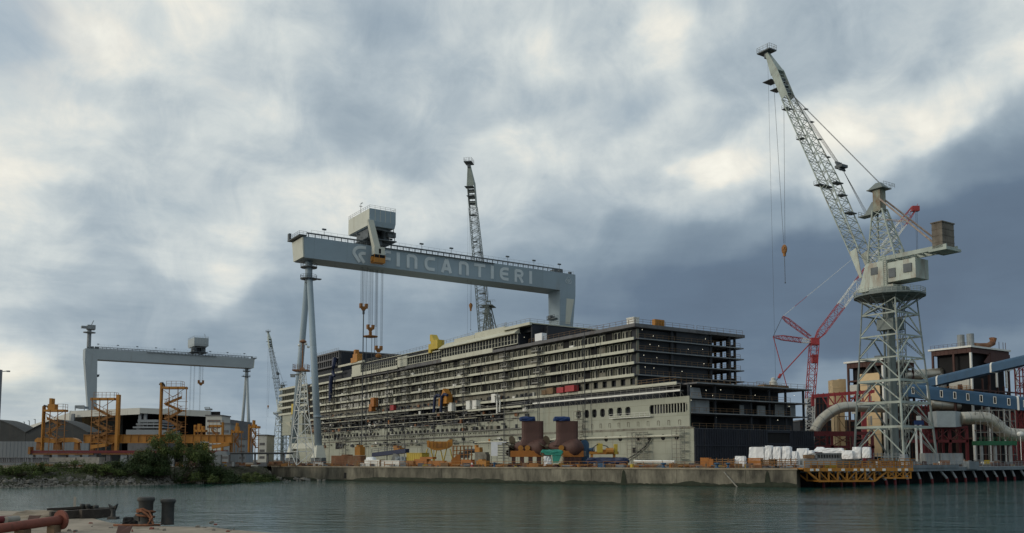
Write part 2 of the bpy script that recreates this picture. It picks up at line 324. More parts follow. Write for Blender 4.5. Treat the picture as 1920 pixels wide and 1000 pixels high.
        o = bpy.data.objects.new(name, me); col.objects.link(o)
        if parent is not None: o.parent = parent
        return o
def tag(o, label=None, cat=None, group=None, kind=None):
    if label: o['label'] = label; o['kind'] = 'thing'
    if cat: o['category'] = cat
    if group: o['group'] = group
    if kind: o['kind'] = kind
    return o
def thing(name, label, cat, loc, group=None):
    o = bpy.data.objects.new(name, None); col.objects.link(o); o.location = loc; o.empty_display_size = .5
    return tag(o, label, cat, group)
def solo(mb, name, m, label, cat, group=None, loc=None, smooth=False):
    """a thing that is one mesh, with its origin at its base"""
    if loc is None:
        xs = [v.x for v in mb.v]; ys = [v.y for v in mb.v]; zs = [v.z for v in mb.v]
        loc = Vector(((min(xs) + max(xs)) / 2, (min(ys) + max(ys)) / 2, min(zs)))
    loc = Vector(loc); mb.v = [v - loc for v in mb.v]
    o = mb.build(name, m, None, smooth); o.location = loc
    return tag(o, label, cat, group)
def setting(mb, name, m, smooth=False): return tag(mb.build(name, m, None, smooth), kind='structure')
def copy_tree(o, parent=None):
    c = o.copy(); col.objects.link(c)
    if parent is not None: c.parent = parent
    for ch in [x for x in o.children]: copy_tree(ch, c)
    return c
QZ = 3.4                                                 # level of the quays above the water
SHIP_O = Vector((39.95, 201.45, 0))
def SH(): return MB(SHIP_O, A, C)                        # ship frame: x = metres forward of the stern corner, y = metres inboard
def SW(s, w, z): return SHIP_O + A * s + C * w + UP * z

# ================================================================ water, land, quays
def water_mat():
    m = bpy.data.materials.new('harbour water'); m.use_nodes = True; nt = m.node_tree; N = nt.nodes; L = nt.links
    b = N['Principled BSDF']; b.inputs['Base Color'].default_value = (.010, .056, .048, 1); b.inputs['Roughness'].default_value = .04; b.inputs['IOR'].default_value = 1.25
    tc = N.new('ShaderNodeTexCoord')
    def layer(scale, sx, sy, rot, det):
        mp = N.new('ShaderNodeMapping'); mp.inputs['Scale'].default_value = (sx, sy, 1); mp.inputs['Rotation'].default_value = (0, 0, R(rot)); L.new(tc.outputs['Object'], mp.inputs[0])
        n = N.new('ShaderNodeTexNoise'); n.inputs['Scale'].default_value = scale; n.inputs['Detail'].default_value = det; n.inputs['Roughness'].default_value = .6; n.inputs['Distortion'].default_value = .3
        L.new(mp.outputs[0], n.inputs['Vector']); return n.outputs['Fac']
    a = layer(.55, .9, 1.15, 6, 6); c = layer(.16, .6, 1.5, -8, 4); wind = layer(.018, .6, 2.2, 5, 4)
    mr = N.new('ShaderNodeMapRange'); L.new(wind, mr.inputs[0]); mr.inputs[1].default_value = .38; mr.inputs[2].default_value = .62; mr.inputs[3].default_value = .5; mr.inputs[4].default_value = 1.5
    # a breeze ruffles the left of the basin
    mp = N.new('ShaderNodeMapping'); mp.vector_type = 'TEXTURE'; mp.inputs['Location'].default_value = (-42, 138, 0); mp.inputs['Scale'].default_value = (58, 62, 50); L.new(tc.outputs['Object'], mp.inputs[0])
    gr = N.new('ShaderNodeTexGradient'); gr.gradient_type = 'SPHERICAL'; L.new(mp.outputs[0], gr.inputs[0])
    br = N.new('ShaderNodeMath'); br.operation = 'MULTIPLY_ADD'; L.new(gr.outputs['Fac'], br.inputs[0]); br.inputs[1].default_value = 2.6; L.new(mr.outputs[0], br.inputs[2])
    mu = N.new('ShaderNodeMath'); mu.operation = 'MULTIPLY'; L.new(a, mu.inputs[0]); L.new(br.outputs[0], mu.inputs[1])
    ad = N.new('ShaderNodeMath'); ad.operation = 'MULTIPLY_ADD'; L.new(c, ad.inputs[0]); ad.inputs[1].default_value = 1.3; L.new(mu.outputs[0], ad.inputs[2])
    bp = N.new('ShaderNodeBump'); bp.inputs['Strength'].default_value = .42; bp.inputs['Distance'].default_value = .34; L.new(ad.outputs[0], bp.inputs['Height']); L.new(bp.outputs[0], b.inputs['Normal'])
    return m
w = MB(); w.raw([(-6000, -600, 0), (6000, -600, 0), (6000, 6000, 0), (-6000, 6000, 0)], [(0, 1, 2, 3)])
setting(w, 'water', water_mat())

Q0, Q1 = Vector((51.1, 161.6, 0)), Vector((-60.2, 225.45, 0))
QD = (Q1 - Q0).normalized(); QN = Vector((-QD.y, QD.x, 0));  QN = QN if QN.y > 0 else -QN     # along the quay, and inland
PD = Vector((.776, .630, 0)).normalized(); PN = Vector((-PD.y, PD.x, 0))                     # along the piled pier, and inland
shore = [Vector(p) for p in [(-420, 40, 0), (-200, 110, 0), (-125, 140, 0), (-91, 160, 0), (-83, 169, 0), (-73, 177, 0), (-67, 190, 0), (-61, 204, 0), (-58, 214, 0), (-58.5, 221.5, 0)]]
IN = Vector((-.5, .866, 0))
def flat(pts, z, name, m):
    bm = bmesh.new(); vs = [bm.verts.new((p[0], p[1], z)) for p in pts]; f = bm.faces.new(vs); bm.normal_update()
    if f.normal.z < 0: f.normal_flip()
    bmesh.ops.triangulate(bm, faces=[f]); me = bpy.data.meshes.new(name); bm.to_mesh(me); bm.free(); me.materials.append(m)
    o = bpy.data.objects.new(name, me); col.objects.link(o); return tag(o, kind='structure')
land = [Q0 + QN * 1.5, Q0 + QN * 1.5 + QD * 3, Q1 + QN * 1.5] + [p + IN * 8.5 for p in reversed(shore)]
land += [Vector((-5000, 400, 0)), Vector((-5000, 5500, 0)), Vector((5000, 5500, 0)), Q0 + PN * 7 + PD * 1500, Q0 + PN * 7 + PD * 5, Q0 + PD * 1.5 + QN * 2]
M_yard = mat('yard concrete and dust', (.15, .12, .09), .95, var=.35, scale=.08, dirt=(.09, .075, .06), damt=.5, dscale=.06, stretch=1.)
flat(land, QZ, 'ground', M_yard)
# the rough bank: from the water up to the yard
def bank():
    rows = 9; per = 8; vs = []; fs = []; pts = []
    for a, b in zip(shore, shore[1:]):
        for k in range(per): pts.append(a.lerp(b, k / per))
    pts.append(shore[-1]); rnd = random.Random(3)
    for p in pts:
        for j in range(rows):
            t = j / (rows - 1); z = -.6 + (QZ + .55) * (t ** .8) ; d = t * 9.5 - .8
            if 0 < j < rows - 1: z += rnd.uniform(-.35, .35); d += rnd.uniform(-.4, .4)
            vs.append(p + IN * d + UP * z)
    for i in range(len(pts) - 1):
        for j in range(rows - 1): fs.append((i * rows + j, (i + 1) * rows + j, (i + 1) * rows + j + 1, i * rows + j + 1))
    m = MB(); m.raw(vs, fs); setting(m, 'bank', M_soil)
bank()
# concrete quay wall in long cast bays
def quay_wall():
    ln = (Q1 - Q0).length
    t = thing('quay_wall', 'long stained concrete quay wall with dark weed along its foot', 'wall', Q0)
    Lm = M_wallq
    cuts = [0, 9.2, 22.5, 40.5, 58, 77, 96, ln]
    for a, b in zip(cuts, cuts[1:]):
        m = MB(Q0, QD, QN); n = max(2, int((b - a) / 3)); off = random.uniform(-.04, .04)
        m.box(a + .03, b - .03, off, 3., -2.5, QZ - .28 + .0); m.build('wall_bay', Lm, t)
    m = MB(Q0, QD, QN); m.box(-.15, ln, -.18, 3.1, QZ - .278, QZ + .02); m.build('coping', M_cop, t)
    m = MB(Q0, QD, QN)
    rnd = random.Random(5)
    n = 260; top = [];  v_ = .55
    for k in range(n + 1): v_ = max(.3, min(.95, v_ + rnd.uniform(-.14, .14))); top.append(v_)
    for k in range(n):
        a, b = -.1 + (ln) * k / n, -.1 + ln * (k + 1) / n; d = .13
        m.raw([(a, -d, -1), (b, -d, -1), (b, -d - .06, .25), (a, -d - .06, .25), (b, -d + .03, top[k + 1]), (a, -d + .03, top[k])], [(0, 1, 2, 3), (3, 2, 4, 5)])
    m.build('weed_fringe', M_weed, t)
    m = MB(Q0, QD, QN)
    for s, h in ((33.4, 3.0), (5.2, 2.9)):
        m.prism([(s - .75, -.09, -.5), (s + .75, -.09, -.5), (s + .28, -.09, h - .35), (s, -.09, h), (s - .25, -.09, h - .4)], (0, .07, 0))
    m.build('drain_streak', M_weed, t)
    m = MB(Q0, QD, QN); m.tube((11.0, -.25, .2), (13.2, -.2, 2.7), .13, 6); m.tube((10.6, -.3, -.2), (11.6, -.22, .9), .1, 6); m.build('broken_fender', M_concl, t)
    m = MB(Q0, QD, QN); m.box(104.2, 104.8, -.16, 0, .6, 1.9); m.build('drain_outlet', M_black, t)
M_weed = mat('dark weed', (.020, .026, .014), .8, var=.5, scale=1.2, spec=.4)
M_cop = mat('quay coping', (.30, .255, .19), .9, var=.25, scale=.4, dirt=(.12, .1, .075), damt=.45, stretch=1.)
M_wallq = mat('cast quay concrete', (.235, .215, .165), .9, var=.5, scale=.10, dirt=(.042, .039, .032), damt=.85, dscale=.30, stretch=.3, bump=.35, bscale=2.5)
quay_wall()
# near quay under the photographer's feet
nq = [(-60, 37), (-26, 31), (-18.3, 28.9), (-15.2, 28.2), (-13.9, 28.4), (-12.7, 26.4), (-11.4, 24.6), (-10.2, 23.0), (-9.3, 22.0), (-8.4, 21.75), (-7.2, 21.6), (-6.4, 20.7), (-5.3, 19.9), (-4.5, 19.5), (-2.5, 17), (3, 11), (4, -30), (-60, -30)]
def near_quay():
    m = MB(); n = len(nq); bm = bmesh.new()
    vs = [bm.verts.new((x, y, QZ)) for x, y in nq]; f = bm.faces.new(vs); bm.normal_update()
    if f.normal.z < 0: f.normal_flip()
    r = bmesh.ops.extrude_face_region(bm, geom=[f]); low = [v for v in r['geom'] if isinstance(v, bmesh.types.BMVert)]
    for v in low: v.co.z = -2
    bmesh.ops.recalc_face_normals(bm, faces=bm.faces[:])
    me = bpy.data.meshes.new('near_quay'); bm.to_mesh(me); bm.free(); me.materials.append(M_nq)
    o = bpy.data.objects.new('near_quay', me); col.objects.link(o); tag(o, kind='structure')
M_nq = mat('worn quay concrete', (.29, .245, .19), .9, var=.3, scale=.9, dirt=(.10, .085, .065), damt=.6, dscale=1.6, stretch=1., bump=.5, bscale=7.)
near_quay()

# piled pier on the right
def pier():
    t = thing('piled_pier', 'grey steel pier deck on raked dark piles beside the yellow truss jetty', 'pier', Q0 + PD * 20)
    f = lambda: MB(Q0, PD, PN)
    m = f(); m.box(4, 230, -.3, 7.5, QZ - .85, QZ - .05); m.build('deck', M_pier, t)
    m = f(); m.box(4, 230, 5.2, 5.8, -3, QZ - .85); m.build('sheet_wall', M_black, t)
    rnd = random.Random(4)
    for k in range(34):
        s = 8 + k * 5.2; m = f(); m.m = 0; d = rnd.choice((0, 0, .7, 1.6))
        m.tube((s, .3, QZ - .9), (s + d * .6, -.3 - d * .2, .9), .26, 8); m.m = 1; m.tube((s + d * .6, -.3 - d * .2, .9), (s + d * .9, -.45 - d * .3, -1.5), .27, 8); m.build('raked_pile', [M_tint, M_red2], t)
    for k in range(70):
        if k % 2: continue
        s = 6 + k * 2.6; m = f(); m.tube((s, 3.4, QZ - .9), (s, 3.4, -2), .3, 6); m.build('inner_pile', M_black, t)
    m = f(); m.rail([(27, 0, QZ - .05), (230, 0, QZ - .05)], 1.15, 2.0, .05, 3); m.build('railing', M_tint, t)
    m = f(); m.box(27, 62, -.45, -.3, QZ - .2, QZ + .5); m.box(66, 71, -.9, .4, QZ - .6, QZ + 1.2); m.box(27, 32, -.8, -.3, QZ - .75, QZ + .2); m.build('side_panel', M_pier, t)
M_pier = mat('blue grey pier steel', (.175, .20, .215), .65, var=.25, scale=.3, dirt=(.12, .09, .07), damt=.4, stretch=.4)
pier()

# ================================================================ the ship in the building dock
ship = thing('unfinished_cruise_ship', 'huge unfinished cream cruise ship with open dark stern decks', 'ship', SW(0, 0, QZ))
rs = random.Random(21)
def S_(name, m, f, lab=None):
    b = SH(); f(b); o = b.build(name, m, ship)
    if lab: o['label'] = lab
    return o
NAR = [(252, 0), (272, 3.2), (288, 10), (297, 20.5), (288, 31), (272, 38), (252, 41)]
def plan(s0, z, ins=0., top=0.): return [(s0, ins, z)] + [(s + top, w + (ins if w < 20 else -ins), z) for s, w in NAR] + [(s0, 41 - ins, z)]
# lower hull, knuckle, upper shell
S_('lower_hull', M_ship, lambda b: b.prism(plan(-1.2, QZ), (0, 0, 12.0 - QZ)))
S_('knuckle', M_mott, lambda b: (b.box(-1.3, 252, -.12, .3, 12.0, 12.28), b.box(-.3, 252, -.02, .5, 12.281, 12.5)))
S_('upper_hull', M_ship, lambda b: b.prism(plan(77, 12.5, .15), (0, 0, 4.0)), 'upper hull plating below the lifeboat recess')
def bow(b):
    a = [(s, w, 16.5) for s, w in [(262, 1.5), (274, 4.), (290, 11), (301, 20.5), (290, 30), (274, 37), (262, 39.5)]]
    c = [(s, w, 22.6) for s, w in [(262, -.2), (277, 1.), (296, 8), (311, 20.5), (296, 33), (277, 40), (262, 41.2)]]
    n = len(a); b.raw(a + c, [tuple(range(n))[::-1], tuple(range(n, 2 * n))] + [(i, (i + 1) % n, n + (i + 1) % n, n + i) for i in range(n)])
S_('bow_bulwark', M_ship2, bow)
S_('forward_house_side', M_ship, lambda b: (b.box(247, 274, .5, 40, 16.5, 26.4),))
def shell_holes(b):          # aft shell plate with the real window openings left out
    # openings: (s centre, width, z0, z1)
    ops = sorted(OPEN_S); z0, z1, zt, zb = 15.75, 17.85, 19.35, 12.5
    b.box(0, 77, 0, .35, zb, z0); b.box(0, 77, 0, .35, z1, zt)
    s = 0.
    for c, wd in ops:
        b.box(s, c - wd / 2, 0, .35, z0, z1); s = c + wd / 2
        for sx in (-1, 1):     # clipped corners
            for (za, zb_) in ((z0, z0 + .45), (z1, z1 - .45)):
                b.prism([(c + sx * wd / 2, 0, za), (c + sx * (wd / 2 - .4), 0, za), (c + sx * wd / 2, 0, zb_)], (0, .35, 0))
    b.box(s, 77, 0, .35, z0, z1)
OPEN_S = [(side, 1.95) for side in (21.1, 24.3, 27.6, 30.9, 34.2, 37.4, 40.8)] + [(7.0, 12.6)]
S_('aft_shell', M_ship, shell_holes, 'aft hull plating with a row of big rounded window openings')
# bars inside the window band near the stern
S_('band_window_mullions', M_ship2, lambda b: [b.box(s, s + .16, .05, .3, 15.75, 17.85) for s in [1.2 + .95 * k for k in range(12)]])
for c, wd in OPEN_S[:-1]:
    def fr(b, c=c): 
        b.box(c - .72, c - .64, .36, .44, 15.8, 17.8); b.box(c + .64, c + .72, .36, .44, 15.8, 17.8); b.box(c - .04, c + .04, .36, .42, 15.8, 17.8); b.box(c - .7, c + .7, .36, .42, 16.7, 16.78)
    S_('big_window', M_dark, fr)
for k in range(13):           # blanked scuttles: raised hoops below the windows
    c = 3.2 + k * 3.55
    def hoop(b, c=c): b.box(c - .42, c - .30, -.07, 0, 12.85, 14.0); b.box(c + .25, c + .37, -.07, 0, 13.0, 14.05); b.box(c - .3, c + .36, -.07, 0, 13.95, 14.1)
    S_('blanked_scuttle', M_mott, hoop)
S_('rub_rail', M_ship2, lambda b: (b.tube((2, -1.1, 10.45), (62, -1.1, 10.45), .26, 8), b.tube((64, -1.0, 10.3), (92, -1.0, 10.3), .2, 8)))
S_('hawse_hole', M_black, lambda b: [b.tube((c, -.06, 10.2), (c, .1, 10.2), .72, 12) for c in (4.2, 8.7, 13.5, 17.3, 24, 29.5, 40, 46, 53)])
S_('side_port', M_black, lambda b: (b.box(18.2, 19.6, -.06, .1, 6.6, 7.9),), 'small square open port near the quay')
S_('shell_door', M_black, lambda b: (b.box(199.2, 206, -.06, .1, 9.3, 12.4),), 'dark open shell door under the slanted windows')
S_('overflow_pipe', M_cable, lambda b: b.sweep([(12.2, -.5, 10), (14.2, -.5, 8.2), (17.6, -.6, 6.3), (22, -.8, 4.6), (26, -1.2, 3.6)], .16, 6))
# decks: solid core behind a recessed cabin wall, slabs with pale edges
DZ = [25.75, 28.7, 31.75, 34.7]
S_('core', M_dark, lambda b: (b.box(9, 77.2, .9, 40.6, 12.5, 22.2), b.box(77.2, 262, 4.2, 38, 16.5, 22.4), b.box(21, 236, 2.0, 26, 22.4, 38.0), b.box(33, 236, 26, 35.6, 22.4, 38.0), b.box(239, 274, 2.2, 35, 26.4, 39.2)), 'dark primed interior bulkheads')
S_('promenade_wall', M_mott, lambda b: (b.box(78, 236, 1.2, 1.9, 22.9, 25.2),), 'mottled unpainted wall of the promenade deck')
def sq_wall(b):
    b.box(19, 78, 1.2, 1.5, 22.9, 23.3); b.box(19, 78, 1.2, 1.5, 24.9, 25.3)
    s = 19.
    for k in range(10):
        c = 20.6 + k * 3.6; b.box(s, c - .9, 1.2, 1.5, 23.3, 24.9); s = c + .9
    b.box(s, 78, 1.2, 1.5, 23.3, 24.9)
S_('window_wall', M_wall, sq_wall, 'promenade wall with square window openings')
decks = [(22.7, 3.4, 236, 0., 'deck_edge')]
for i, z in enumerate([22.7] + DZ):
    s0 = 4. if i == 0 else 18.6
    S_('deck_edge', M_ship2, lambda b: (b.box(s0, 236, -.10, .12, z - .52, z + .17),))
    S_('deck_slab', M_roof, lambda b: (b.box(s0 + .1, 236, .12, 2.2, z - .3, z - .05),))
for i, z in enumerate(DZ):
    if i < 4:
        o = S_('cabin_wall', M_wall, lambda b: (b.box(19, 236, 1.75, 2.05, z - .3, z + 2.4), [b.box(s, s + .13, 1.25, 1.75, z - .05, z + 2.35) for s in [19.0 + 3.02 * k for k in range(72)]]))
# windows: two to a cabin; the nearest hundred are parts of their own
def win(b, s, z, wd, h, ww=1.72):
    b.m = 0; t = .13
    b.box(s - wd / 2 - t, s + wd / 2 + t, ww - .1, ww + .02, z - t, z); b.box(s - wd / 2 - t, s + wd / 2 + t, ww - .1, ww + .02, z + h, z + h + t)
    b.box(s - wd / 2 - t, s - wd / 2, ww - .1, ww + .02, z, z + h); b.box(s + wd / 2, s + wd / 2 + t, ww - .1, ww + .02, z, z + h)
    for sx in (-1, 1):
        for za, zb in ((z, z + .3), (z + h, z + h - .3)): b.prism([(s + sx * wd / 2, ww - .08, za), (s + sx * (wd / 2 - .3), ww - .08, za), (s + sx * wd / 2, ww - .08, zb)], (0, .08, 0))
    b.m = 1; b.box(s - wd / 2, s + wd / 2, ww - .03, ww + .02, z, z + h)
rest = SH(); cnt = 0
for k in range(72):
    for i, z in enumerate(DZ):
        s = 19.0 + 3.02 * k + .13
        lit = rs.random()
        specs = [(s + .80, 1.12 if k < 22 else .85, 1.8), (s + 2.15, 1.12 if lit < .5 else .6, 1.8 if lit < .5 else 2.0)]
        for (c, wd, h) in specs:
            zz = z + (.35 if h < 1.9 else .1)
            if cnt < 100 and k < 16:
                b = SH(); win(b, c, zz, wd, h); b.build('cabin_window', [M_ship2, M_dark_pane], ship); cnt += 1
            else:
                if lit > .93: continue
                win(rest, c, zz, wd, h)
o = rest.build('cabin_window', [M_ship2, M_dark_pane], ship); o['kind'] = 'stuff'
# bays at different stages: black panels for the shade inside open ones, bare plating, lined ones, and loose cables over the side
bay = [SH(), SH(), SH()]
for k in range(72):
    for z in DZ:
        q = rs.random(); s = 19.0 + 3.02 * k + .14
        if k < 3: continue
        if q < .15: bay[0].box(s, s + 2.88, 1.5, 1.6, z - .04, z + 2.35)
        elif q < .24: bay[1].box(s, s + 2.88, 1.52, 1.6, z - .04, z + rs.uniform(1., 2.3))
        elif q < .29: bay[2].box(s + .3, s + 2.2, .6, 1.2, z - .04, z + rs.uniform(.5, 1.3))
for b, m in zip(bay, (M_black, M_mott, M_white)): b.build('unfinished_bay', m, ship)['kind'] = 'stuff'
b = SH()
for k in range(70):
    s = rs.uniform(20, 234); z = rs.choice([26, 29, 32, 35, 38]); l = rs.uniform(3, 16); b.sweep([(s, -.14, z), (s + rs.uniform(-.5, .5), -.3, z - l * .5), (s + rs.uniform(-1.5, 1.5), -.25, z - l)], .055, 4)
b.build('loose_cable', M_cable, ship)['kind'] = 'stuff'
# white wrapped balcony fronts on some cabins
S_('wrapped_window', M_white, lambda b: [b.box(19.2 + 3.02 * k + d, 19.2 + 3.02 * k + d + .8, 1.5, 1.6, z + .2, z + 2.0) for k in range(44, 62) for i, z in enumerate(DZ[:2]) for d in (.3, 1.7) if rs.random() < .75], 'pale wrapped windows on two decks')
# roof band over the aft block, and the upper works
S_('roof_band', M_roof, lambda b: (b.box(18.0, 84, -.2, 26, 37.35, 38.2), b.box(84, 142, -.15, 8, 37.4, 38.5), b.box(142, 190, .6, 8, 37.4, 38.3), b.box(190, 236, -.1, 36, 37.4, 38.1)))
S_('pale_roof_edge', M_ship2, lambda b: (b.box(83, 115, -.32, 0, 37.5, 38.9), b.box(148.5, 190, -.3, 0, 38.1, 39.3), b.box(190, 236, -.2, 0, 37.5, 38.3), b.box(178, 204, -.35, .2, 43.2, 44.0), b.box(200, 236, -.2, .2, 41.0, 41.6)))
S_('upper_core', M_dark, lambda b: (b.box(70.5, 190, 1.0, 33, 38.2, 43.0), b.box(190, 236, 2, 34, 38.0, 42), b.box(64.5, 86, 3, 33, 42.2, 43.4), b.box(61.5, 70.5, 5, 34, 38.2, 43.3), b.box(204, 235, 1.5, 35, 42, 50)))
def glazed(b, s0, s1, z0, z1, step, w=.25):
    b.m = 1; b.box(s0, s1, w + .15, w + .5, z0, z1); b.m = 0
    n = round((s1 - s0) / step)
    for k in range(n + 1): c = s0 + (s1 - s0) * k / n; b.box(c - .11, c + .11, w, w + .15, z0, z1)
    b.box(s0, s1, w + .02, w + .15, z0 - .2, z0); b.box(s0, s1, w + .02, w + .15, z0 + (z1 - z0) * .42, z0 + (z1 - z0) * .42 + .07)
for (s0, s1, z0, z1, st) in ((70.2, 116, 39.0, 41.7, 1.75), (116, 141, 38.9, 41.2, 1.75), (149, 181.5, 39.3, 41.9, 1.75)):
    b = SH(); glazed(b, s0, s1, z0, z1, st); b.build('glazed_band', [M_ship2, M_dark_pane], ship)
S_('overhang', M_ship2, lambda b: (b.box(69.8, 116, -.9, 1.2, 41.75, 42.05), b.prism([(69.8, -.9, 42.05), (69.8, .9, 43.4), (69.8, .9, 42.05)], (46.2, 0, 0)), b.box(116, 150, -.3, 1, 41.25, 41.6)))
S_('white_panel', M_ship2, lambda b: (b.box(141, 148.6, -.1, .6, 38.5, 42.2), b.box(181.5, 190, -.1, .6, 38.6, 42.6)))
S_('parapet_box', M_ship2, lambda b: (b.box(77.5, 95, .6, 3, 43.0, 44.9), b.box(95.2, 108, .6, 3, 42.6, 44.4), b.box(108.2, 114, .8, 3, 42.6, 43.6)))
S_('top_roof', M_ship2, lambda b: (b.box(63.2, 77.3, -.2, .6, 43.5, 44.3), b.box(63.2, 77.3, .6, 34, 43.9, 44.2), b.box(77.3, 190, .6, 33, 42.9, 43.1)), 'small raised roof amidships')
S_('aft_dark_wall', M_navy, lambda b: (b.box(63.6, 64.2, 1.0, 34, 38.3, 43.9), b.box(69.7, 70.2, .5, 5, 38.3, 41.8), b.box(203.6, 204.2, .8, 35, 42, 50.0)), 'dark end walls of the upper works')
S_('forward_block', M_roof, lambda b: (b.box(204, 236, -.1, 35.5, 50.0, 50.6), b.box(204.3, 236, -.1, .5, 47.0, 47.7), b.box(204.3, 236, -.1, .5, 44.1, 44.7), [b.box(s, s + .5, .1, 1.4, 44, 50) for s in [204.5 + 2.4 * k for k in range(14)]]), 'grey block of open decks forward')
# decks ahead of the big block gap
for z in (26.7, 29.8, 32.8, 35.9, 38.9):
    S_('deck_edge', M_ship2, lambda b: (b.box(240, 278, -.1, .12, z - .62, z + .3), b.box(274.5, 279, .12, 30, z - .3, z + .1)))
b = SH()
for z in (26.7, 29.8, 32.8, 35.9):
    for k in range(12):
        b.box(241 + k * 3, 241.2 + k * 3, .3, 2.2, z, z + 2.4)
        b.box(242.2 + k * 3, 243.2 + k * 3, 2.05, 2.2, z + .3, z + 2.1)
b.build('forward_cabin_divider', M_wall, ship)
S_('exposed_bay', M_rust, lambda b: (b.box(236, 240, 2.5, 20, 16.5, 40), [b.box(236, 240, .5, 2.5, z, z + .2) for z in (22, 25.5, 28.6, 31.6, 34.7, 37.6)]), 'unfinished rusty bay between the blocks')
# ---- open stern
STZ = [12.1, 15.65, 19.0]
def stern_slab(b):
    for z in STZ: b.box(-.25, 9.2, .3, 41, z - .25, z)
    b.box(-.4, 19, 2, 42, 22.2, 22.55)
    for z in [22.7] + DZ: b.box(18.2, 33, 1.2, 37.4, z - .28, z)
    b.box(18.0, 33, .9, 26, 37.3, 37.36); b.box(18.0, 34, 20.5, 38.6, 37.4, 38.2)
S_('stern_deck', M_roof, stern_slab)
S_('deck_lip', M_tint, lambda b: ([b.box(-.32, -.25, .3, 36, z - .22, z - .02) for z in STZ], [b.box(18.12, 18.2, 1.2, 37.4, z - .26, z - .03) for z in DZ], b.box(-.5, -.4, 2, 42, 22.25, 22.5), b.box(4, 18, 1.5, 1.8, 22.55, 22.62)))
def stern_wall(b):
    z0, z1 = QZ, 12.0
    b.box(-1.5, -1.2, .1, 24, z0, z1); b.box(-1.5, -1.2, 24, 41, z0, 8.9); b.box(-1.5, -1.2, 32, 41, 8.9, z1); b.box(-1.5, -1.2, 24, 32, 11.4, z1)
    for k in range(52): 
        w = .6 + k * .78
        if not 23.6 < w < 32.4: b.box(-1.68, -1.5, w, w + .14, z0, z1)
        else: b.box(-1.68, -1.5, w, w + .14, z0, 8.8)
    b.box(-1.75, -1.5, .1, 41, 8.05, 8.3)
S_('stern_bulkhead', M_navy, stern_wall, 'ribbed dark blue bulkhead across the stern')
S_('opening_shade_plate', M_black, lambda b: b.box(-1.215, -1.205, 23.9, 32.1, 8.8, 11.5))  # black plate in place of the shade inside the bulkhead opening
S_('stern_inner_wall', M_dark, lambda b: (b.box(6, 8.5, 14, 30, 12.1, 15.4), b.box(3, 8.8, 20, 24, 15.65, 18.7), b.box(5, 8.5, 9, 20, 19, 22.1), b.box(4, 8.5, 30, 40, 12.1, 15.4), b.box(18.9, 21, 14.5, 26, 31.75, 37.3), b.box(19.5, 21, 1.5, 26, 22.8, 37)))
S_('pale_stern_panel', M_tint, lambda b: (b.box(1.2, 1.5, 1.0, 7.5, 15.65, 18.6), b.box(2.4, 2.6, 19, 20.4, 15.65, 18.0), b.box(1.6, 1.9, 24.2, 27.0, 15.65, 18.0), b.box(2, 2.2, 31, 38.6, 15.7, 18.6), b.prism([(0.6, .9, 19.0), (0.6, 4.6, 19.0), (1.4, 4.8, 21.4), (1.4, 1.6, 21.4)], (.15, 0, 0))), 'grey panels standing on the stern decks')
S_('panel_doorway', M_black, lambda b: (b.box(1.9, 1.98, 34.6, 36.4, 15.7, 17.9),))
for w in (.6, 9, 21.0, 27.5, 33.5, 40.2):
    S_('stern_pillar', M_dark, lambda b: [b.box(.8, 1.25, w, w + .4, z, z + 3.2) for z in STZ])
for w in (12.5, 26.2, 33.2):
    S_('stern_pillar', M_dark, lambda b: b.box(18.7, 19.3, w, w + .7, 22.7, 37.3))
def far_wall(b):
    for z in DZ:
        b.box(18.4, 33, 35.2, 35.5, z - 2.95, z - 2.25); b.box(18.4, 33, 35.2, 35.5, z - .6, z - .28)
        for s in (18.4, 21.0, 23.2, 25.4, 28, 30.4): b.box(s, s + .7, 35.2, 35.5, z - 2.25, z - .6)
    b.box(18.4, 33, 35.2, 35.5, 34.7, 35.4); b.box(18.4, 33, 35.2, 35.5, 37., 37.35)
    for s in (18.4, 21.0, 23.2, 25.4, 28, 30.4): b.box(s, s + .7, 35.2, 35.5, 35.4, 37.)
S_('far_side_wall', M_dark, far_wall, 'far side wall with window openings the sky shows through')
S_('balcony_stub', M_roof, lambda b: [b.box(18.3, 33, 35.5, 38.4, z - .3, z) for z in [22.7 + 1.2] + DZ])
rb = SH()
for z in STZ: rb.rail([(-.2, .6, z), (-.2, 34, z)], 1.1, 2.2, .045)
for z in [22.7] + DZ: rb.rail([(18.3, 1.4, z), (18.3, 37, z)], 1.1, 2.0, .045)
rb.rail([(18.0, 0, 22.75), (4.2, 0, 22.9), (3.9, 3, 22.6), (3.9, 36, 22.6)], 1.2, 2.0, .055)
rb.rail([(18.2, .2, 38.2), (18.2, 20, 38.2)], 1.1, 2.4, .04); rb.rail([(18.2, 21, 38.2), (18.2, 38, 38.2)], 1.1, 2.4, .04); rb.rail([(18.2, .1, 38.2), (64, .1, 38.2)], 1.15, 2.4, .045)
rb.rail([(-.2, 22, 22.5), (-.2, 41.8, 22.5)], 1.1, 2.4, .04)
rb.build('stern_railing', M_wood, ship)
rb = SH(); rb.rail([(63.5, 0, 44.3), (77, 0, 44.3), (77, .9, 44.9), (114, 1.0, 43.7), (150, .7, 43.1), (178, .7, 43.2)], 1.1, 2.4, .045)
rb.rail([(63.5, .3, 44.2), (63.5, 34, 44.2)], 1.1, 2.4, .045); rb.rail([(204.2, 0, 50.6), (236, 0, 50.6)], 1.0, 2.4, .045)
for z in DZ[1:]: rb.rail([(90, .2, z), (236, .2, z)], .9, 3.02, .03, 1)
rb.build('top_railing', M_steel, ship)
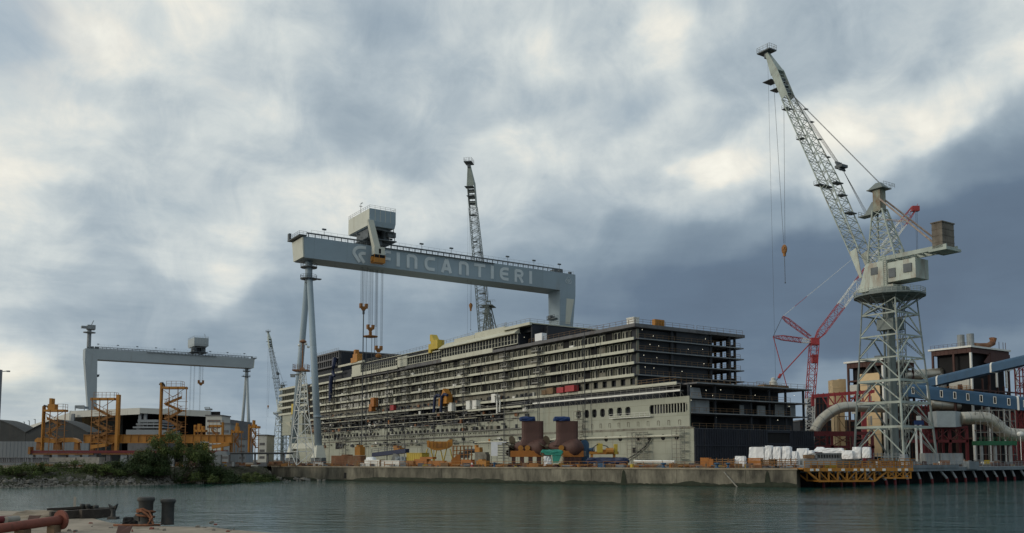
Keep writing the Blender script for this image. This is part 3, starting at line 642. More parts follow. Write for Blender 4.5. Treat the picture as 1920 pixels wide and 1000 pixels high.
for (s, w, z) in [(.8, 1.2, 21.6), (1, 6.2, 20.9), (2, 12, 21.3), (.9, 22.5, 20.4), (2.5, 29, 21.0), (.6, 1.0, 18.4), (1.5, 8.8, 19.8), (2, 36, 18.2), (3, 11.5, 14.9), (1, 30.5, 14.6), (2, 38, 21),
                  (19, 3, 36.9), (19, 6.6, 35.6), (18.8, 8.2, 33.2), (18.9, 5.4, 33.4), (19, 3.4, 30.6), (18.8, 7.5, 30.2), (19, 18.5, 33.1), (19, 23.6, 33.4), (19, 3.8, 27.7), (18.8, 6.5, 27.6), (19, 16.2, 27.3), (19, 24.7, 36.2), (18.9, 12.5, 24.3), (19, 24, 29.7),
                  (62, 6, 41.6), (62.5, 8, 41.9), (63, 2.2, 40.8), (40, 1.5, 30.5), (68, 1.1, 40.5)]:
    b = SH(); b.ball((s - .15, w, z), .068, 6); b.build('work_lamp', M_lamp, ship)
# ---- recess along the lifeboat deck
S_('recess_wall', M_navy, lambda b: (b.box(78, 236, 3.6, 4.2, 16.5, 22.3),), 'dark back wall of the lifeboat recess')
S_('recess_deck', M_roof, lambda b: (b.box(77, 240, .2, 4.2, 20.1, 20.55), b.box(77, 240, 1.6, 4.2, 16.5, 16.7)))
S_('recess_deck_edge', M_ship2, lambda b: (b.box(62, 150, -.35, .2, 20.45, 20.62), b.box(152, 240, -.35, .2, 20.4, 20.6), b.box(66, 96, -1.3, -.2, 20.0, 20.5), b.box(92, 240, -.25, .15, 17.9, 18.08), b.box(65, 92, -.5, -.2, 18.5, 18.75)))
S_('recess_bracket', M_dark, lambda b: [(b.tube((s, .0, 20.2), (s + 1.2, 2.6, 16.6), .14, 4), b.tube((s, -.15, 15.9), (s + .9, -.1, 17.3), .12, 4)) for s in [80 + 5.6 * k for k in range(28)]])
ov = SH()
for k in range(46):
    s = 80 + k * 3.15
    if rs.random() < .12: continue
    ov.prism([(s + .85 * math.cos(a), -.02, 14.55 + .62 * math.sin(a)) for a in [2 * math.pi * i / 10 for i in range(10)]], (0, .2, 0))
    for d in (.5, 1.7): ov.box(s + d, s + d + .4, -.0, .2, 13.0, 13.35)
ov.build('scuttle', M_black, ship)['kind'] = 'stuff'
S_('slanted_window', M_black, lambda b: [b.prism([(s, -.0, 13.0), (s + 2.1, -.0, 13.0), (s + 1.3, -.0, 15.6), (s - .8, -.0, 15.6)], (0, .2, 0)) for s in (199, 202.6, 206.2)])
S_('hull_pipe', M_steel, lambda b: (b.tube((66, -.7, 13.9), (200, -.7, 13.9), .17, 6), b.tube((70, -.9, 12.3), (196, -.9, 12.3), .12, 6), b.tube((95, -1.0, 10.6), (170, -1.0, 10.9), .14, 6), b.tube((60, -1.1, 18.7), (78, -1.1, 18.5), .14, 6)))
# ---- scaffolding hung along the side
sg = SH(); 
sg.box(1.5, 58, -1.3, -.25, 20.5, 20.62); 
for k in range(27):
    s = 1.5 + k * 2.3; sg.tube((s, -1.25, 19.2), (s, -1.25, 22.2), .05, 4); sg.tube((s, -.25, 19.4), (s, -1.3, 20.5), .05, 4)
for z in (21.1, 21.7, 22.2): sg.tube((1.5, -1.25, z), (62, -1.25, z), .045, 4)
sg.build('side_walkway', M_steel, ship)
sg = SH(); sg.box(1.5, 60, -1.4, -1.28, 20.45, 20.85); sg.box(12, 27, -1.0, -.2, 15.1, 15.22); sg.rail([(12, -1, 15.2), (27, -1, 15.2)], 1.0, 2, .04); sg.build('toe_board', M_white, ship)
sp = SH(); rr = random.Random(9)
for s in [62 + 3.4 * k for k in range(50)]:
    z0, z1 = rr.choice(((3.6, 20.4), (12, 21), (16, 26), (12.4, 18), (20, 26))); w = -rr.uniform(.3, 1.3)
    sp.tube((s, w, z0), (s, w, z1), .055, 4)
for k in range(90):
    s = rr.uniform(62, 225); l = rr.uniform(4, 22); z = rr.choice((12.3, 13.2, 16.4, 17.1, 18.6, 19.4, 21.0, 21.5, 23.1)); w = -rr.uniform(.3, 1.4)
    sp.tube((s, w, z), (s + l, w, z), .06, 4)
    if rr.random() < .4: sp.box(s, s + l * .5, w - .3, w + .4, z - .12, z)
sp.build('side_scaffold', M_steel, ship)['kind'] = 'stuff'
jk = [SH(), SH(), SH(), SH(), SH()]
for k in range(1300):
    s = rr.uniform(62, 236); 
    zone = rr.random()
    if zone < .55: z = rr.uniform(16.6, 20.0) if rr.random() < .7 else 20.6; w = rr.uniform(-.4, 3)
    elif zone < .8: z = 22.95; w = rr.uniform(.1, 1.0)
    else: z = rr.choice((14, 15.3, 16.5, 11, 10)) ; w = rr.uniform(-1.0, -.3)
    m = rr.choices(range(5), (6, 2.2, .8, .15, .7))[0]
    a, h, d = rr.uniform(.2, 1.9), rr.uniform(.15, 1.3), rr.uniform(.15, .7)
    if rr.random() < .45: a, h = a * 2.2, h * .2
    jk[m].box(s, s + a, w, w + d, z, z + h)
for m, mm in zip(jk, (M_dark, M_mott, M_white, M_brick, M_rust)): m.build('deck_clutter', mm, ship)['kind'] = 'stuff'
# hanging landings beside each deck, in columns
for s in (73.5, 97.5, 117, 138, 152.5, 191, 208, 56):
    for z in DZ:
        if rr.random() < .12: continue
        b = SH(); d = rr.uniform(-1, 1); b.box(s + d, s + d + 3.1, -2.0, -.15, z + .35, z + .75); b.rail([(s + d, -1.9, z + .75), (s + d + 3.1, -1.9, z + .75)], .9, 1.5, .04); b.build('landing_platform', M_steel, ship)
pl = SH()
for s in (36, 56.5, 57.2, 74, 74.6, 98, 117.4, 139, 153, 153.6, 172, 191.6, 209): pl.tube((s, -1.6, QZ), (s, -1.6, rr.choice((31, 36, 38))), .09, 4)
for s in (40, 44, 47, 63, 84, 105, 128, 145, 160, 181): pl.tube((s, -.9, rr.uniform(4, 14)), (s, -.9, rr.uniform(28, 38)), .05, 4)
pl.build('hoist_pole', M_cable, ship)
# stair towers of scaffold against the hull
def scaffold(s0, s1, z1, lab):
    t = thing('scaffold_tower', lab, 'scaffold', SW((s0 + s1) / 2, -1.8, QZ), 'scaffold towers against the ship')
    b = SH()
    for s in (s0, s1):
        for w in (-2.5, -1.1): b.tube((s, w, QZ), (s, w, z1), .06, 4)
    z = QZ + 1.
    while z < z1:
        b.tube((s0, -2.5, z), (s1, -2.5, z), .05, 4); b.tube((s0, -1.1, z), (s1, -1.1, z), .05, 4); b.tube((s0, -2.5, z), (s0, -1.1, z), .05, 4); b.tube((s1, -2.5, z), (s1, -1.1, z), .05, 4); z += 1.
    b.build('tubes', M_steel, t)
    b = SH(); z = QZ + 2.
    while z < z1: b.box(s0, s1, -2.5, -1.1, z, z + .07); z += 2.
    b.build('platform', M_wood, t)
scaffold(.6, 3.2, 12.5, 'scaffold tower at the aft corner of the cream hull')
scaffold(12.8, 15.6, 11.6, 'scaffold tower just left of the black hose on the hull')
scaffold(16.6, 18.6, 11.6, 'narrow scaffold tower beside the small square port')
scaffold(37.2, 39.6, 17.5, 'tall scaffold tower reaching the big rounded windows')
scaffold(193, 196, 14.5, 'scaffold tower beside the open shell door under the gantry leg')

# ================================================================ goliath cranes over the dock
def gantry(o, flip, trolley, label, front):
    L = 115.8; ex = -C if flip else C
    org = Vector(o) + (C * L if flip else Vector((0, 0, 0))); org.z = 0
    t = thing('gantry_crane', label, 'gantry crane', org + ex * 3.5 + UP * QZ, 'goliath cranes over the building dock')
    M_gan = globals()['M_gan'] if front else M_gan_haze
    f = lambda: MB(org, ex, A)
    g = f(); g.hexa([(0.2, .3, 73.6), (L - .04, 0, 73.62), (L - .04, 10.4, 73.62), (.2, 9.9, 73.6), (-.3, 0, 80.85), (L, 0, 80.85), (L, 10.5, 80.85), (-.3, 10.5, 80.85)])
    g.build('girder', [M_gan], t)
    g = f(); g.hexa([(-.36, .25, 73.75), (.14, .35, 73.75), (.14, 9.85, 73.75), (-.34, 9.85, 73.75), (-.8, .1, 80.6), (-.32, .1, 80.6), (-.32, 10.4, 80.6), (-.8, 10.4, 80.6)]); g.build('lit_end_face', M_ganw, t)  # same paint as the girder, with sunlight on the end put into its colour
    g = f(); g.box(-2.2, .5, -.6, 11.2, 80.9, 81.25); g.rail([(.5, -.5, 81.2), (-2.1, -.5, 81.2), (-2.1, 11.1, 81.2)], 1.2, 1.6, .05); g.box(-2.2, -1.4, 9.5, 11, 81.2, 83.6); g.build('end_platform', M_gand, t)
    # rigid leg, tapering downwards
    g = f(); g.hexa([(106.6, .6, QZ + 2), (109.2, .6, QZ + 2), (109.2, 4.8, QZ + 2), (106.6, 4.8, QZ + 2), (107.9, .02, 72.2), (115.75, .02, 72.2), (115.75, 8.2, 72.2), (107.9, 8.2, 72.2)])
    g.hexa([(107.9, .02, 72.2), (115.75, .02, 72.2), (115.75, 8.2, 72.2), (107.9, 8.2, 72.2), (107.9, .02, 73.62), (115.78, .02, 73.62), (115.78, 8.2, 73.62), (107.9, 8.2, 73.62)]); g.build('rigid_leg', M_gan, t)
    g = f(); g.box(106.2, 107.5, 1.5, 7, 62, 62.4); g.rail([(106.2, 1.5, 62.4), (106.2, 7, 62.4)], 1.2, 1.4, .07); g.box(105.9, 107.3, 4, 6, 62.4, 63.6); g.build('leg_platform', M_gand, t)
    g = f(); g.box(103, 113, -3, 13, QZ + .3, QZ + 2.2); g.build('bogie', M_ganw, t)
    # hinged A leg
    g = f(); g.tube((3.5, 5, 73.6), (3.5, 5, 66.0), 1.25, 14); g.build('hinge_column', M_gan, t, True)
    g = f()
    for z in (71.2, 67.2):
        g.lathe((3.5, 5, z), [(1.3, 0), (2.9, 0), (2.9, .3), (1.3, .3)], 12)
        g.rail([(3.5 + 2.8 * math.cos(a), 5 + 2.8 * math.sin(a), z + .3) for a in [2 * math.pi * k / 12 for k in range(13)]], 1.2, 1.5, .05)
    g.box(5.8, 7.6, 3.4, 5, 67.3, 67.6); g.build('hinge_platform', M_gand, t)
    for sgn in (-1, 1):
        g = f(); b1 = 5 + sgn * 12.2; g.tube((3.5, 5 + sgn * .95, 67.6), (3.5, b1, 8.6), 1.02, 16, 1.22); g.build('leg_tube', M_gan, t, True)
        g = f(); g.lathe((3.5, 5 + sgn * 10.9, 19.0), [(1.25, 0), (1.42, .05), (1.42, .5), (1.25, .55)], 16); g.build('leg_collar', M_gan, t)
        g = f(); g.frustum((1.7, 5.3, b1 - 2.4, b1 + 2.4, QZ + 2.2), (2.4, 4.6, b1 - 1.3, b1 + 1.3, 9.6)); g.build('leg_shoe', M_ganw, t)
        g = f()
        for k in range(6): g.tube((2.6, b1 - 4.2 + k * 1.65, QZ + .75), (4.4, b1 - 4.2 + k * 1.65, QZ + .75), .7, 12)
        g.box(2.7, 4.3, b1 - 4.8, b1 + 4.8, QZ + 1.2, QZ + 2.2); g.build('wheel_bogie', M_gand, t)
    g = f(); g.box(2.5, 4.5, -5.8, 15.8, 8.7, 10.6); g.build('tie_beam', M_ganw, t)
    # rails, lamps and walkways on top
    g = f()
    for b in (.9, 9.6): g.box(1, L - 6, b - .22, b + .22, 82.1, 82.55); 
    for k in range(46):
        for b in (.9, 9.6): g.box(1.5 + k * 2.4, 1.75 + k * 2.4, b - .12, b + .12, 80.85, 82.1)
    g.box(28, 76, -.75, .0, 80.5, 80.7); g.build('trolley_rail', M_gand, t)
    g = f(); g.rail([(.5, .1, 80.85), (L - 1, .1, 80.85)], 1.2, 2.4, .04); g.rail([(4, 4.5, 82.6), (L - 8, 4.5, 82.6)], 1.9, 2.4, .035); g.build('top_railing', M_steel, t)
    for k in range(9):
        g = f(); s = 7 + k * 12.6; g.tube((s, .3, 80.9), (s, .3, 84.2), .06, 4); g.box(s - .7, s + .7, 0, .6, 84.0, 84.5); g.build('floodlight', M_gand, t)
    g = f(); g.box(107, 109.2, 3, 6, 80.9, 82.6); g.box(110, 111.6, 3, 6, 80.9, 82.8); g.box(113.5, 114.6, 1, 2, 80.9, 82.0); g.build('top_locker', [M_gand], t)
    # trolley
    a, b_ = trolley, trolley + 10.1
    g = f(); g.frustum((a + .3, b_ - .3, -2.9, 15.3, 87.3), (a, b_, -3.2, 15.6, 89.0)); g.box(a, b_, -3.2, 15.6, 89.0, 93.4); g.build('trolley_house', M_gan, t)
    g = f(); g.box(a - .12, a - .02, -3.0, 15.4, 87.5, 93.3)  # side sheet over the house paint, its sunlight put into the paler colour
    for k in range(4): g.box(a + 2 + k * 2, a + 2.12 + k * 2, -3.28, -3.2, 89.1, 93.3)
    g.build('house_ribs_lit_side', M_ganw, t)
    g = f(); g.box(a + 1, a + 3.2, .2, 10.2, 82.6, 87.3); g.box(b_ - 3, b_ - 1, .2, 10.2, 82.6, 87.3); g.box(a + 3, b_ - 2, 3, 9, 83.5, 86.5); g.box(a - .3, b_ + 1.3, -1.6, 11.5, 83.0, 83.35)
    g.box(b_ - 2, b_ + 1, -1.5, 0, 84.6, 86.4); g.box(a + 4.4, a + 6, -.8, .2, 81.2, 83.2); g.tube((a + 1, -2, 86.8), (b_, -2, 86.2), .3, 6); g.tube((b_ - .6, -2.6, 87.3), (b_ + .6, -1.4, 83.3), .15, 4); g.tube((a + 3.6, 1, 87.3), (a + 3.6, 1, 83), .5, 8)
    g.build('hoist_machinery', M_gand, t)
    g = f(); g.rail([(a, -3.1, 93.4), (b_, -3.1, 93.4), (b_, 15.5, 93.4), (a, 15.5, 93.4), (a, -3.1, 93.4)], 1.2, 1.9, .045); g.tube((a + .4, 5.6, 93.4), (a + .4, 5.6, 97.2), .09, 5); g.tube((a - .2, 5.6, 96.2), (a + 1, 5.6, 96.2), .12, 5); g.tube((a + .4, 5.6, 97.2), (a + 1.1, 5.6, 97.6), .16, 5); g.build('house_railing', M_steel, t)
    if front:
        g = f(); g.hexa([(a - 1.2, -4.4, 88.9), (a + 1.0, -4.4, 88.9), (a + 1.0, -3.25, 88.9), (a - 1.2, -3.25, 88.9), (a + 1.2, -4.9, 79.6), (a + 3.4, -4.9, 79.6), (a + 3.4, -2.6, 79.6), (a + 1.2, -2.6, 79.6)])
        g.box(a + 1.2, a + 5.2, -4.9, -2.6, 76.75, 79.598); g.build('cab_arm', M_ganw, t)
        g = f(); g.m = 0; g.box(a + 1.0, a + 5.3, -5.2, -2.3, 73.9, 75.6); g.m = 1; g.box(a + 1.1, a + 5.2, -5.1, -2.4, 75.6, 76.75); g.box(a + 2.9, a + 3.7, -4.97, -4.9, 77.2, 78.9); g.m = 0
        for s in (1.0, 2.9, 5.15): g.box(a + s, a + s + .16, -5.22, -5.1, 75.6, 76.75)
        g.box(a + .6, a + 1.0, -4.6, -3, 74.4, 76.0); g.build('operator_cab', [M_or, M_dark_pane], t)
    # ropes and hook blocks
    g = f(); mid = a + 5
    sets = [(mid - 5.0, 3.0, 60.3), (mid - 3.2, 3.0, 60.3), (mid - .6, 6.0, 53.2), (mid + .4, 6.0, 53.2), (mid + 1.6, 4.5, 46.0), (mid + 3.6, 4.5, 46.0), (mid - 2.6, 7.0, 60.3), (mid + 2.4, 7, 53)]
    for (x, b, z) in sets if front else [(mid - 3.4, 4, 62), (mid - 1, 4, 62), (mid + 2, 6, 18), (mid + 4.6, 6, 18), (mid - 2.4, 6, 18)]:
        for d in (-.28, .12, .4): g.tube((x + d, b, 84), (x + d * 1.0, b, z), .05, 4, cap=False)
    g.build('hoist_rope', M_cable, t)
    def block(x, b, z, s=1.):
        g = f(); g.box(x - 1.7 * s, x + 1.7 * s, b - .5, b + .5, z, z + .8 * s); g.box(x - 1.7 * s, x - .7 * s, b - .6, b + .6, z + .7 * s, z + 2.0 * s); g.box(x + .7 * s, x + 1.7 * s, b - .6, b + .6, z + .7 * s, z + 2.0 * s)
        g.frustum((x - .5 * s, x + .5 * s, b - .3, b + .3, z - 1.0 * s), (x - 1.1 * s, x + 1.1 * s, b - .4, b + .4, z)); g.build('hook_block', M_ord, t)
    if front:
        block(mid - 4.1, 3, 58.6, .85); block(mid + .0, 6, 51.8, .8); block(mid + 2.6, 4.5, 44.2, .8)
        g = f(); g.lathe((mid, 6, 48.6), [(.3, 0), (2.6, .35), (2.7, .7), (.3, 1.1)], 14); g.box(mid - .5, mid + .5, 5.7, 6.3, 49.7, 50.9); g.build('spreader_disc', M_ord, t)
        g = f(); g.lathe((mid + 2.6, 4.5, 41.4), [(.3, 0), (1.0, .3), (1.2, 1), (.5, 1.6)], 10); g.build('lower_hook', M_ord, t)
        g = f(); g.tube((mid - 4.1, 3, 57.8), (mid - 4.1, 3, 8.5), .2, 6); g.tube((mid - 4.1, 3, 56.5), (mid - 4.1, 3, 58), .4, 8)
        for d, z in ((-1.5, 12), (.6, 28), (1.7, 41)): g.tube((mid + d, 6, 49), (mid + d, 6, z), .1, 4)
        for d in (-.6, .1, .7): g.tube((mid + 2.6 + d, 4.5, 41.5), (mid + 2.6 + d, 4.5, 24), .07, 4)
        g.build('sling', M_cable, t)
    else:
        block(mid - 2.2, 4, 60.4, 1.3); block(mid - 1.5, 6, 16.2, 1.1); block(mid + 3.6, 6, 16.2, 1.1)
    return t, f
G1O = (-70.6, 300., 0)
g1, gf = gantry(G1O, False, 22.4, 'huge pale grey goliath crane with large lettering on its girder, straddling the ship', True)
# the lettering on the girder's face, each letter painted plate by plate
def letter(strokes, name='letter', w=1.35):
    g = gf()
    for k, st in enumerate(strokes):
        pts = [Vector((p[0], 0, p[1])) for p in st]
        for i, (a, b) in enumerate(zip(pts, pts[1:])):
            d = (b - a).normalized(); n = Vector((-d.z, 0, d.x)) * w / 2
            y = -.03 - .004 * ((i + k * 3) % 5)
            e0 = d * (.0 if i == 0 else .12); e1 = d * (.0 if i == len(pts) - 2 else .12)
            g.prism([tuple((p + Vector((0, y, 0)))) for p in (a - n - e0, b - n + e1, b + n + e1, a + n - e0)], (0, .025, 0))
    return g.build(name, M_let, g1)
def arc(cx, cz, rx, rz, a0, a1, n=7): return [(cx + rx * math.cos(R(a0 + (a1 - a0) * k / n)), cz + rz * math.sin(R(a0 + (a1 - a0) * k / n))) for k in range(n + 1)]
zb, zt = 74.6, 79.75; zm = (zb + zt) / 2
letter([[(32.3, zt - .4), (30.5, zt - .4), (29.2, zt - 1.5), (29.2, zb)], [(29.4, zm - .3), (32.2, zm - .3)]], w=1.0)
letter([[(35.2, zb), (35.2, zt)]])
def arch(x0, x1): return [[(x0 + .6, zb), (x0 + .6, zt - .55), (x0 + 1.9, zt - .55)] + arc(x1 - 2.0, zt - 1.9, 1.4, 1.4, 80, 0) + [(x1 - .6, zb)]]
letter(arch(38.6, 43.0), w=1.2)
letter([[(50.3, zt - .6), (48.4, zt - .6)] + arc(48.3, zm + .45, 1.8, 1.6, 100, 180, 4) + arc(48.3, zm - .45, 1.8, 1.6, 180, 260, 4) + [(50.2, zb + .55)]], w=1.2)
letter([[(53.4, zb), (55.1, zt)], [(55.3, zt), (57.0, zb)], [(54.2, zb + 1.5), (56.2, zb + 1.5)]], w=1.25)
letter(arch(60.5, 64.9), w=1.2)
letter([[(67.2, zt - .55), (72.2, zt - .55)], [(69.7, zt - .7), (69.7, zb)]], w=1.2)
letter([[(75.4, zb), (75.4, zt)]])
letter([[(82.9, zt - .55), (81.1, zt - .55)] + arc(81.0, zm + .5, 1.6, 1.5, 100, 180, 4) + arc(81.0, zm - .5, 1.6, 1.5, 180, 260, 4) + [(82.9, zb + .55)], [(79.6, zm), (82.7, zm)]], w=1.15)
letter([[(86.3, zb), (86.3, zt - .55), (88.2, zt - .55)] + arc(88.2, zt - 1.6, 1.2, 1.05, 90, -90, 6) + [(86.4, zm)], [(88.0, zm - .2), (89.6, zb)]], w=1.15)
letter([[(93.4, zb), (93.4, zt)]])
letter([[(22.6, zt), (20.6, zt)] + arc(20.6, zt - 2.2, 2.6, 2.2, 95, 190, 6) + [(20.3, zb - .25)], [(22.5, zt - 2.1), (21.5, zt - 2.1)] + arc(21.5, zt - 3.1, 1.3, 1.0, 100, 180, 4) + [(22.0, zb - .3)]], 'emblem', w=1.15)
g = gf()
for a in (90, 210, 330):
    cx, cz = 112.2 + .62 * math.cos(R(a)), 77.9 + .62 * math.sin(R(a)); p = arc(cx, cz, .85, .85, 0, 360, 14)
    for q, r_ in zip(p, p[1:]): g.tube((q[0], -.03, q[1]), (r_[0], -.03, r_[1]), .09, 4)
g.build('knot_emblem', M_let, g1)
g = gf(); g.hexa([(111.0, -.06, 58.6), (112.9, -.06, 58.6), (112.9, -.02, 58.6), (111.0, -.02, 58.6), (111.0, -.06, 71.), (114.9, -.06, 71.), (114.9, -.02, 71.), (111.0, -.02, 71.)])
# small unlabelled patch plate follows the leg's face
gp = gf(); gp.hexa([(110.6, .06, 60.), (112.9, .06, 60.), (112.9, .3, 60.), (110.6, .3, 60.), (111.2, -.03, 70.5), (115.0, -.03, 70.5), (115.0, .2, 70.5), (111.2, .2, 70.5)]); gp.build('repainted_patch', M_ganw, g1)
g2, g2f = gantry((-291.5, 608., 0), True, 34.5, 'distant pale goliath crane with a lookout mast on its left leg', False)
g = g2f(); s = 113; g.tube((s, 5, 80.8), (s, 5, 94.5), 1.35, 10); g.lathe((s, 5, 92.2), [(1.2, 0), (4.0, 0), (4.0, .5), (1.2, .5)], 12); g.box(s - 3.4, s + 1.6, 2, 8, 94.5, 97.5); g.box(s - 1, s + 5.2, 3, 7, 95.2, 96.6); g.tube((s - 1, 5, 97.5), (s - 2.4, 5, 101), .25, 5); g.build('lookout_mast', M_tint, g2)

# ================================================================ slewing jib cranes on lattice towers
def jib_crane(cx, cy, ax, label, tower_ax=A, hook=True, det=True, fall=(62., 1.5)):
    base = Vector((cx, cy, QZ)); t = thing('jib_crane', label, 'crane', base, 'slewing jib cranes on lattice towers')
    ta = Vector(tower_ax).normalized(); tc_ = Vector((ta.y, -ta.x, 0))
    T = lambda: MB((cx, cy, 0), ta, tc_)
    ax = Vector(ax).normalized(); cc = Vector((ax.y, -ax.x, 0))
    U = lambda: MB((cx, cy, 0), ax, cc)
    hw = lambda z: 6.5 + (4.45 - 6.5) * (z - 6) / 36.
    LV = [6.0, 12.6, 18.3, 23.5, 29.0, 34.3, 39.6]
    # four legs
    for i, (sa, sb) in enumerate(((-1, -1), (1, -1), (1, 1), (-1, 1))):
        g = T(); p = lambda z: (sa * hw(z), sb * hw(z), z)
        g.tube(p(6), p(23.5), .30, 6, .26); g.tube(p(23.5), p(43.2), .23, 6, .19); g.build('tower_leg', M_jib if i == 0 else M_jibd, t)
        g = T(); x, y, z = p(6); g.frustum((x - 1.1, x + 1.1, y - 1.1, y + 1.1, QZ), (x - .6, x + .6, y - .6, y + .6, 6.2)); g.build('plinth', M_tint, t)
    def beam(g, a, b, r):
        g.tube(a, b, r, 4)
    g = T(); br = T(); lt = T()
    for k, z in enumerate(LV[1:]):
        h = hw(z); c = [(-h, -h, z), (h, -h, z), (h, h, z), (-h, h, z)]
        for i in range(4):
            a, b = Vector(c[i]), Vector(c[(i + 1) % 4]); r = .28 if z in (18.3, 12.6, 23.5) else .17
            d = (b - a).normalized(); n = Vector((d.y, -d.x, 0)) * r * .6
            g.prism([a - n - UP * r, a + n - UP * r, a + n + UP * r, a - n + UP * r], b - a)
            # inverted V down to the corners below
            mid = (a + b) / 2; zl = LV[k]; hl = hw(zl); sg = lambda v: math.copysign(hl, v)
            la, lb = Vector((sg(a.x), sg(a.y), zl + .3)), Vector((sg(b.x), sg(b.y), zl + .3))
            m_ = mid - UP * .2
            if k < 5 and det and i in (1, 2):
                for off in (-.22, .22): 
                    dv = UP * off
                    br.tube(m_ + dv, la + dv, .10, 4); br.tube(m_ + dv, lb + dv, .10, 4)
                for q in range(1, 10):
                    for e in (la, lb): w_ = m_.lerp(e, q / 10); br.tube(w_ + UP * .26, w_ - UP * .26, .07, 4)
            else:
                beam(br if i in (1, 2) else lt, m_, la, .16); beam(br if i in (1, 2) else lt, m_, lb, .16)
    h0, h1 = hw(39.6), hw(43.2)
    for i, (sa, sb) in enumerate(((-1, -1), (1, -1), (1, 1), (-1, 1))):
        sa2, sb2 = ((1, -1), (1, 1), (-1, 1), (-1, -1))[i]
        lt.tube((sa * h0, sb * h0, 39.6), (sa2 * h1, sb2 * h1, 43), .16, 4); lt.tube((sa2 * h0, sb2 * h0, 39.6), (sa * h1, sb * h1, 43), .16, 4)
        lt.tube((sa * h0, sb * h0, 39.6), (sa * 1.5, sb * 1.5, 43.5), .2, 4)
    g.build('tower_beam', M_jib, t); lt.build('face_bracing', M_jib, t); br.build('laced_bracing', M_jibd, t)
    g = T(); g.tube((0, 0, QZ), (0, 0, 44), 1.0, 10); g.tube((1.4, -.6, QZ), (1.4, -.6, 44), .22, 6); g.tube((-.4, -1.5, QZ), (-.4, -1.5, 44), .25, 6)
    g.truss((-1.7, 1.6, QZ), (-1.7, 1.6, 43), 1.4, 1.4, n=16, rc=.09, rb=.06, up=(1, 0, 0)); g.box(-2.2, 2.2, -2.2, 2.2, 36.0, 38.6); g.build('central_shaft', M_jibd, t)
    # slewing platform
    n = 16; g = U(); rg = [(8.3 * math.cos(2 * math.pi * k / n), 7.2 * math.sin(2 * math.pi * k / n), 44.4) for k in range(n + 1)]
    g.lathe((0, 0, 44.0), [(4.2, 0), (8.2, 0), (8.2, .4), (4.2, .4)], n); g.lathe((0, 0, 42.8), [(3.6, .6), (4.6, .8), (4.6, 3.2), (4.2, 3.2)], 20)
    for k in range(n): a = 2 * math.pi * k / n; g.tube((7.8 * math.cos(a), 7.8 * math.sin(a), 44), (3.2 * math.cos(a), 3.2 * math.sin(a), 41), .12, 4)
    g.build('slewing_platform', M_jibd, t)
    g = U(); g.rail([(8.1 * math.cos(2 * math.pi * k / n), 8.1 * math.sin(2 * math.pi * k / n), 44.4) for k in range(n + 1)], 1.2, 1.2, .05, 3); g.build('platform_railing', M_jib, t)
    # machinery house, cab front, jib foot
    g = U(); g.box(-8.7, -1.4, -2.6, 2.6, 47.2, 51.9); g.box(-1.38, 4.2, -2.75, 2.6, 46.6, 52.6); g.hexa([(4.2, -2.7, 46.6), (6.4, -2.7, 46.6), (6.4, 2.6, 46.6), (4.2, 2.6, 46.6), (4.2, -2.7, 52.4), (4.4, -2.7, 52.4), (4.4, 2.6, 52.4), (4.2, 2.6, 52.4)]); g.box(-3, 6.6, -2.9, 2.8, 45.9, 46.6); g.build('machinery_house', M_house, t)
    g = U()
    for (a, b, z0, z1) in ((1.0, 2.9, 49.6, 51.4), (-3.6, -1.8, 48.2, 50.4), (-7.8, -5.7, 48.8, 50.8)): g.box(a, b, -2.82, -2.58 if a < 0 else -2.7, z0, z1)
    g.build('louvre', M_gand, t)
    g = U()
    for x in (-1.35, -.55): g.tube((x, -2.95, 46.2), (x, -2.95, 53), .07, 4)
    for k in range(14): g.tube((-1.35, -2.95, 46.4 + k * .48), (-.55, -2.95, 46.4 + k * .48), .05, 4)
    g.rail([(-1, -2.6, 52.6), (4.2, -2.6, 52.6)], 1.1, 1.3, .05); g.build('ladder', M_jib, t)
    # rear arm and counterweight
    g = U(); 
    for y in (-2.2, 2.2): g.box(-16.2, 1, y - .2, y + .2, 52.7, 53.7)
    for k in range(9): g.box(-16 + k * 1.9, -15.8 + k * 1.9, -2, 2, 52.9, 53.3); g.tube((-16 + k * 1.9, -2, 52.9), (-14.1 + k * 1.9, 2, 52.9), .1, 4)
    g.box(-16.6, -12.3, -3.0, 3.0, 52.3, 52.9); g.tube((-3.6, 0, 53.3), (-3.6, 0, 55), .7, 10); g.build('rear_arm', M_jib, t)
    g = U(); g.box(-15.4, -12.9, -2.4, 2.4, 52.9, 59.0)
    for z in (54.4, 55.9, 57.4): g.box(-15.46, -12.84, -2.46, 2.46, z, z + .12)
    g.box(-15.6, -12.7, -2.6, 2.6, 58.9, 59.15); g.build('counterweight', M_cw, t)
    # mast
    g = U(); q = [(-3.6, -2.4), (4.0, -2.4), (4.0, 2.4), (-3.6, 2.4)]; p = [(.5, -1.05), (3.1, -1.05), (3.1, 1.05), (.5, 1.05)]
    P_ = lambda i, k: Vector((q[i][0] + (p[i][0] - q[i][0]) * k, q[i][1] + (p[i][1] - q[i][1]) * k, 52.6 + 13.4 * k))
    for i in range(4):
        g.tube(P_(i, 0), P_(i, 1), .24, 6)
        for k in range(6):
            j = (i + 1) % 4; g.tube(P_(i, k / 6), P_(j, (k + 1) / 6), .1, 4); g.tube(P_(j, k / 6), P_(i, (k + 1) / 6), .1, 4); g.tube(P_(i, (k + 1) / 6), P_(j, (k + 1) / 6), .1, 4)
    g.build('mast', M_jib if det else M_jibd, t)
    g = U()
    if det: g.box(.8, 2.8, -1.15, 1.15, 65.6, 71.0)
    else:
        for y in (-.9, .9): g.tube((.5, y, 66), (1.4, y, 71), .16, 4); g.tube((3.1, y, 66), (2.2, y, 71), .16, 4); g.tube((1, y - .2, 68.4), (1, y + .2, 68.4), .8, 10)
        g.box(-2.6, 5, -2.4, 2.4, 68.9, 69.2)
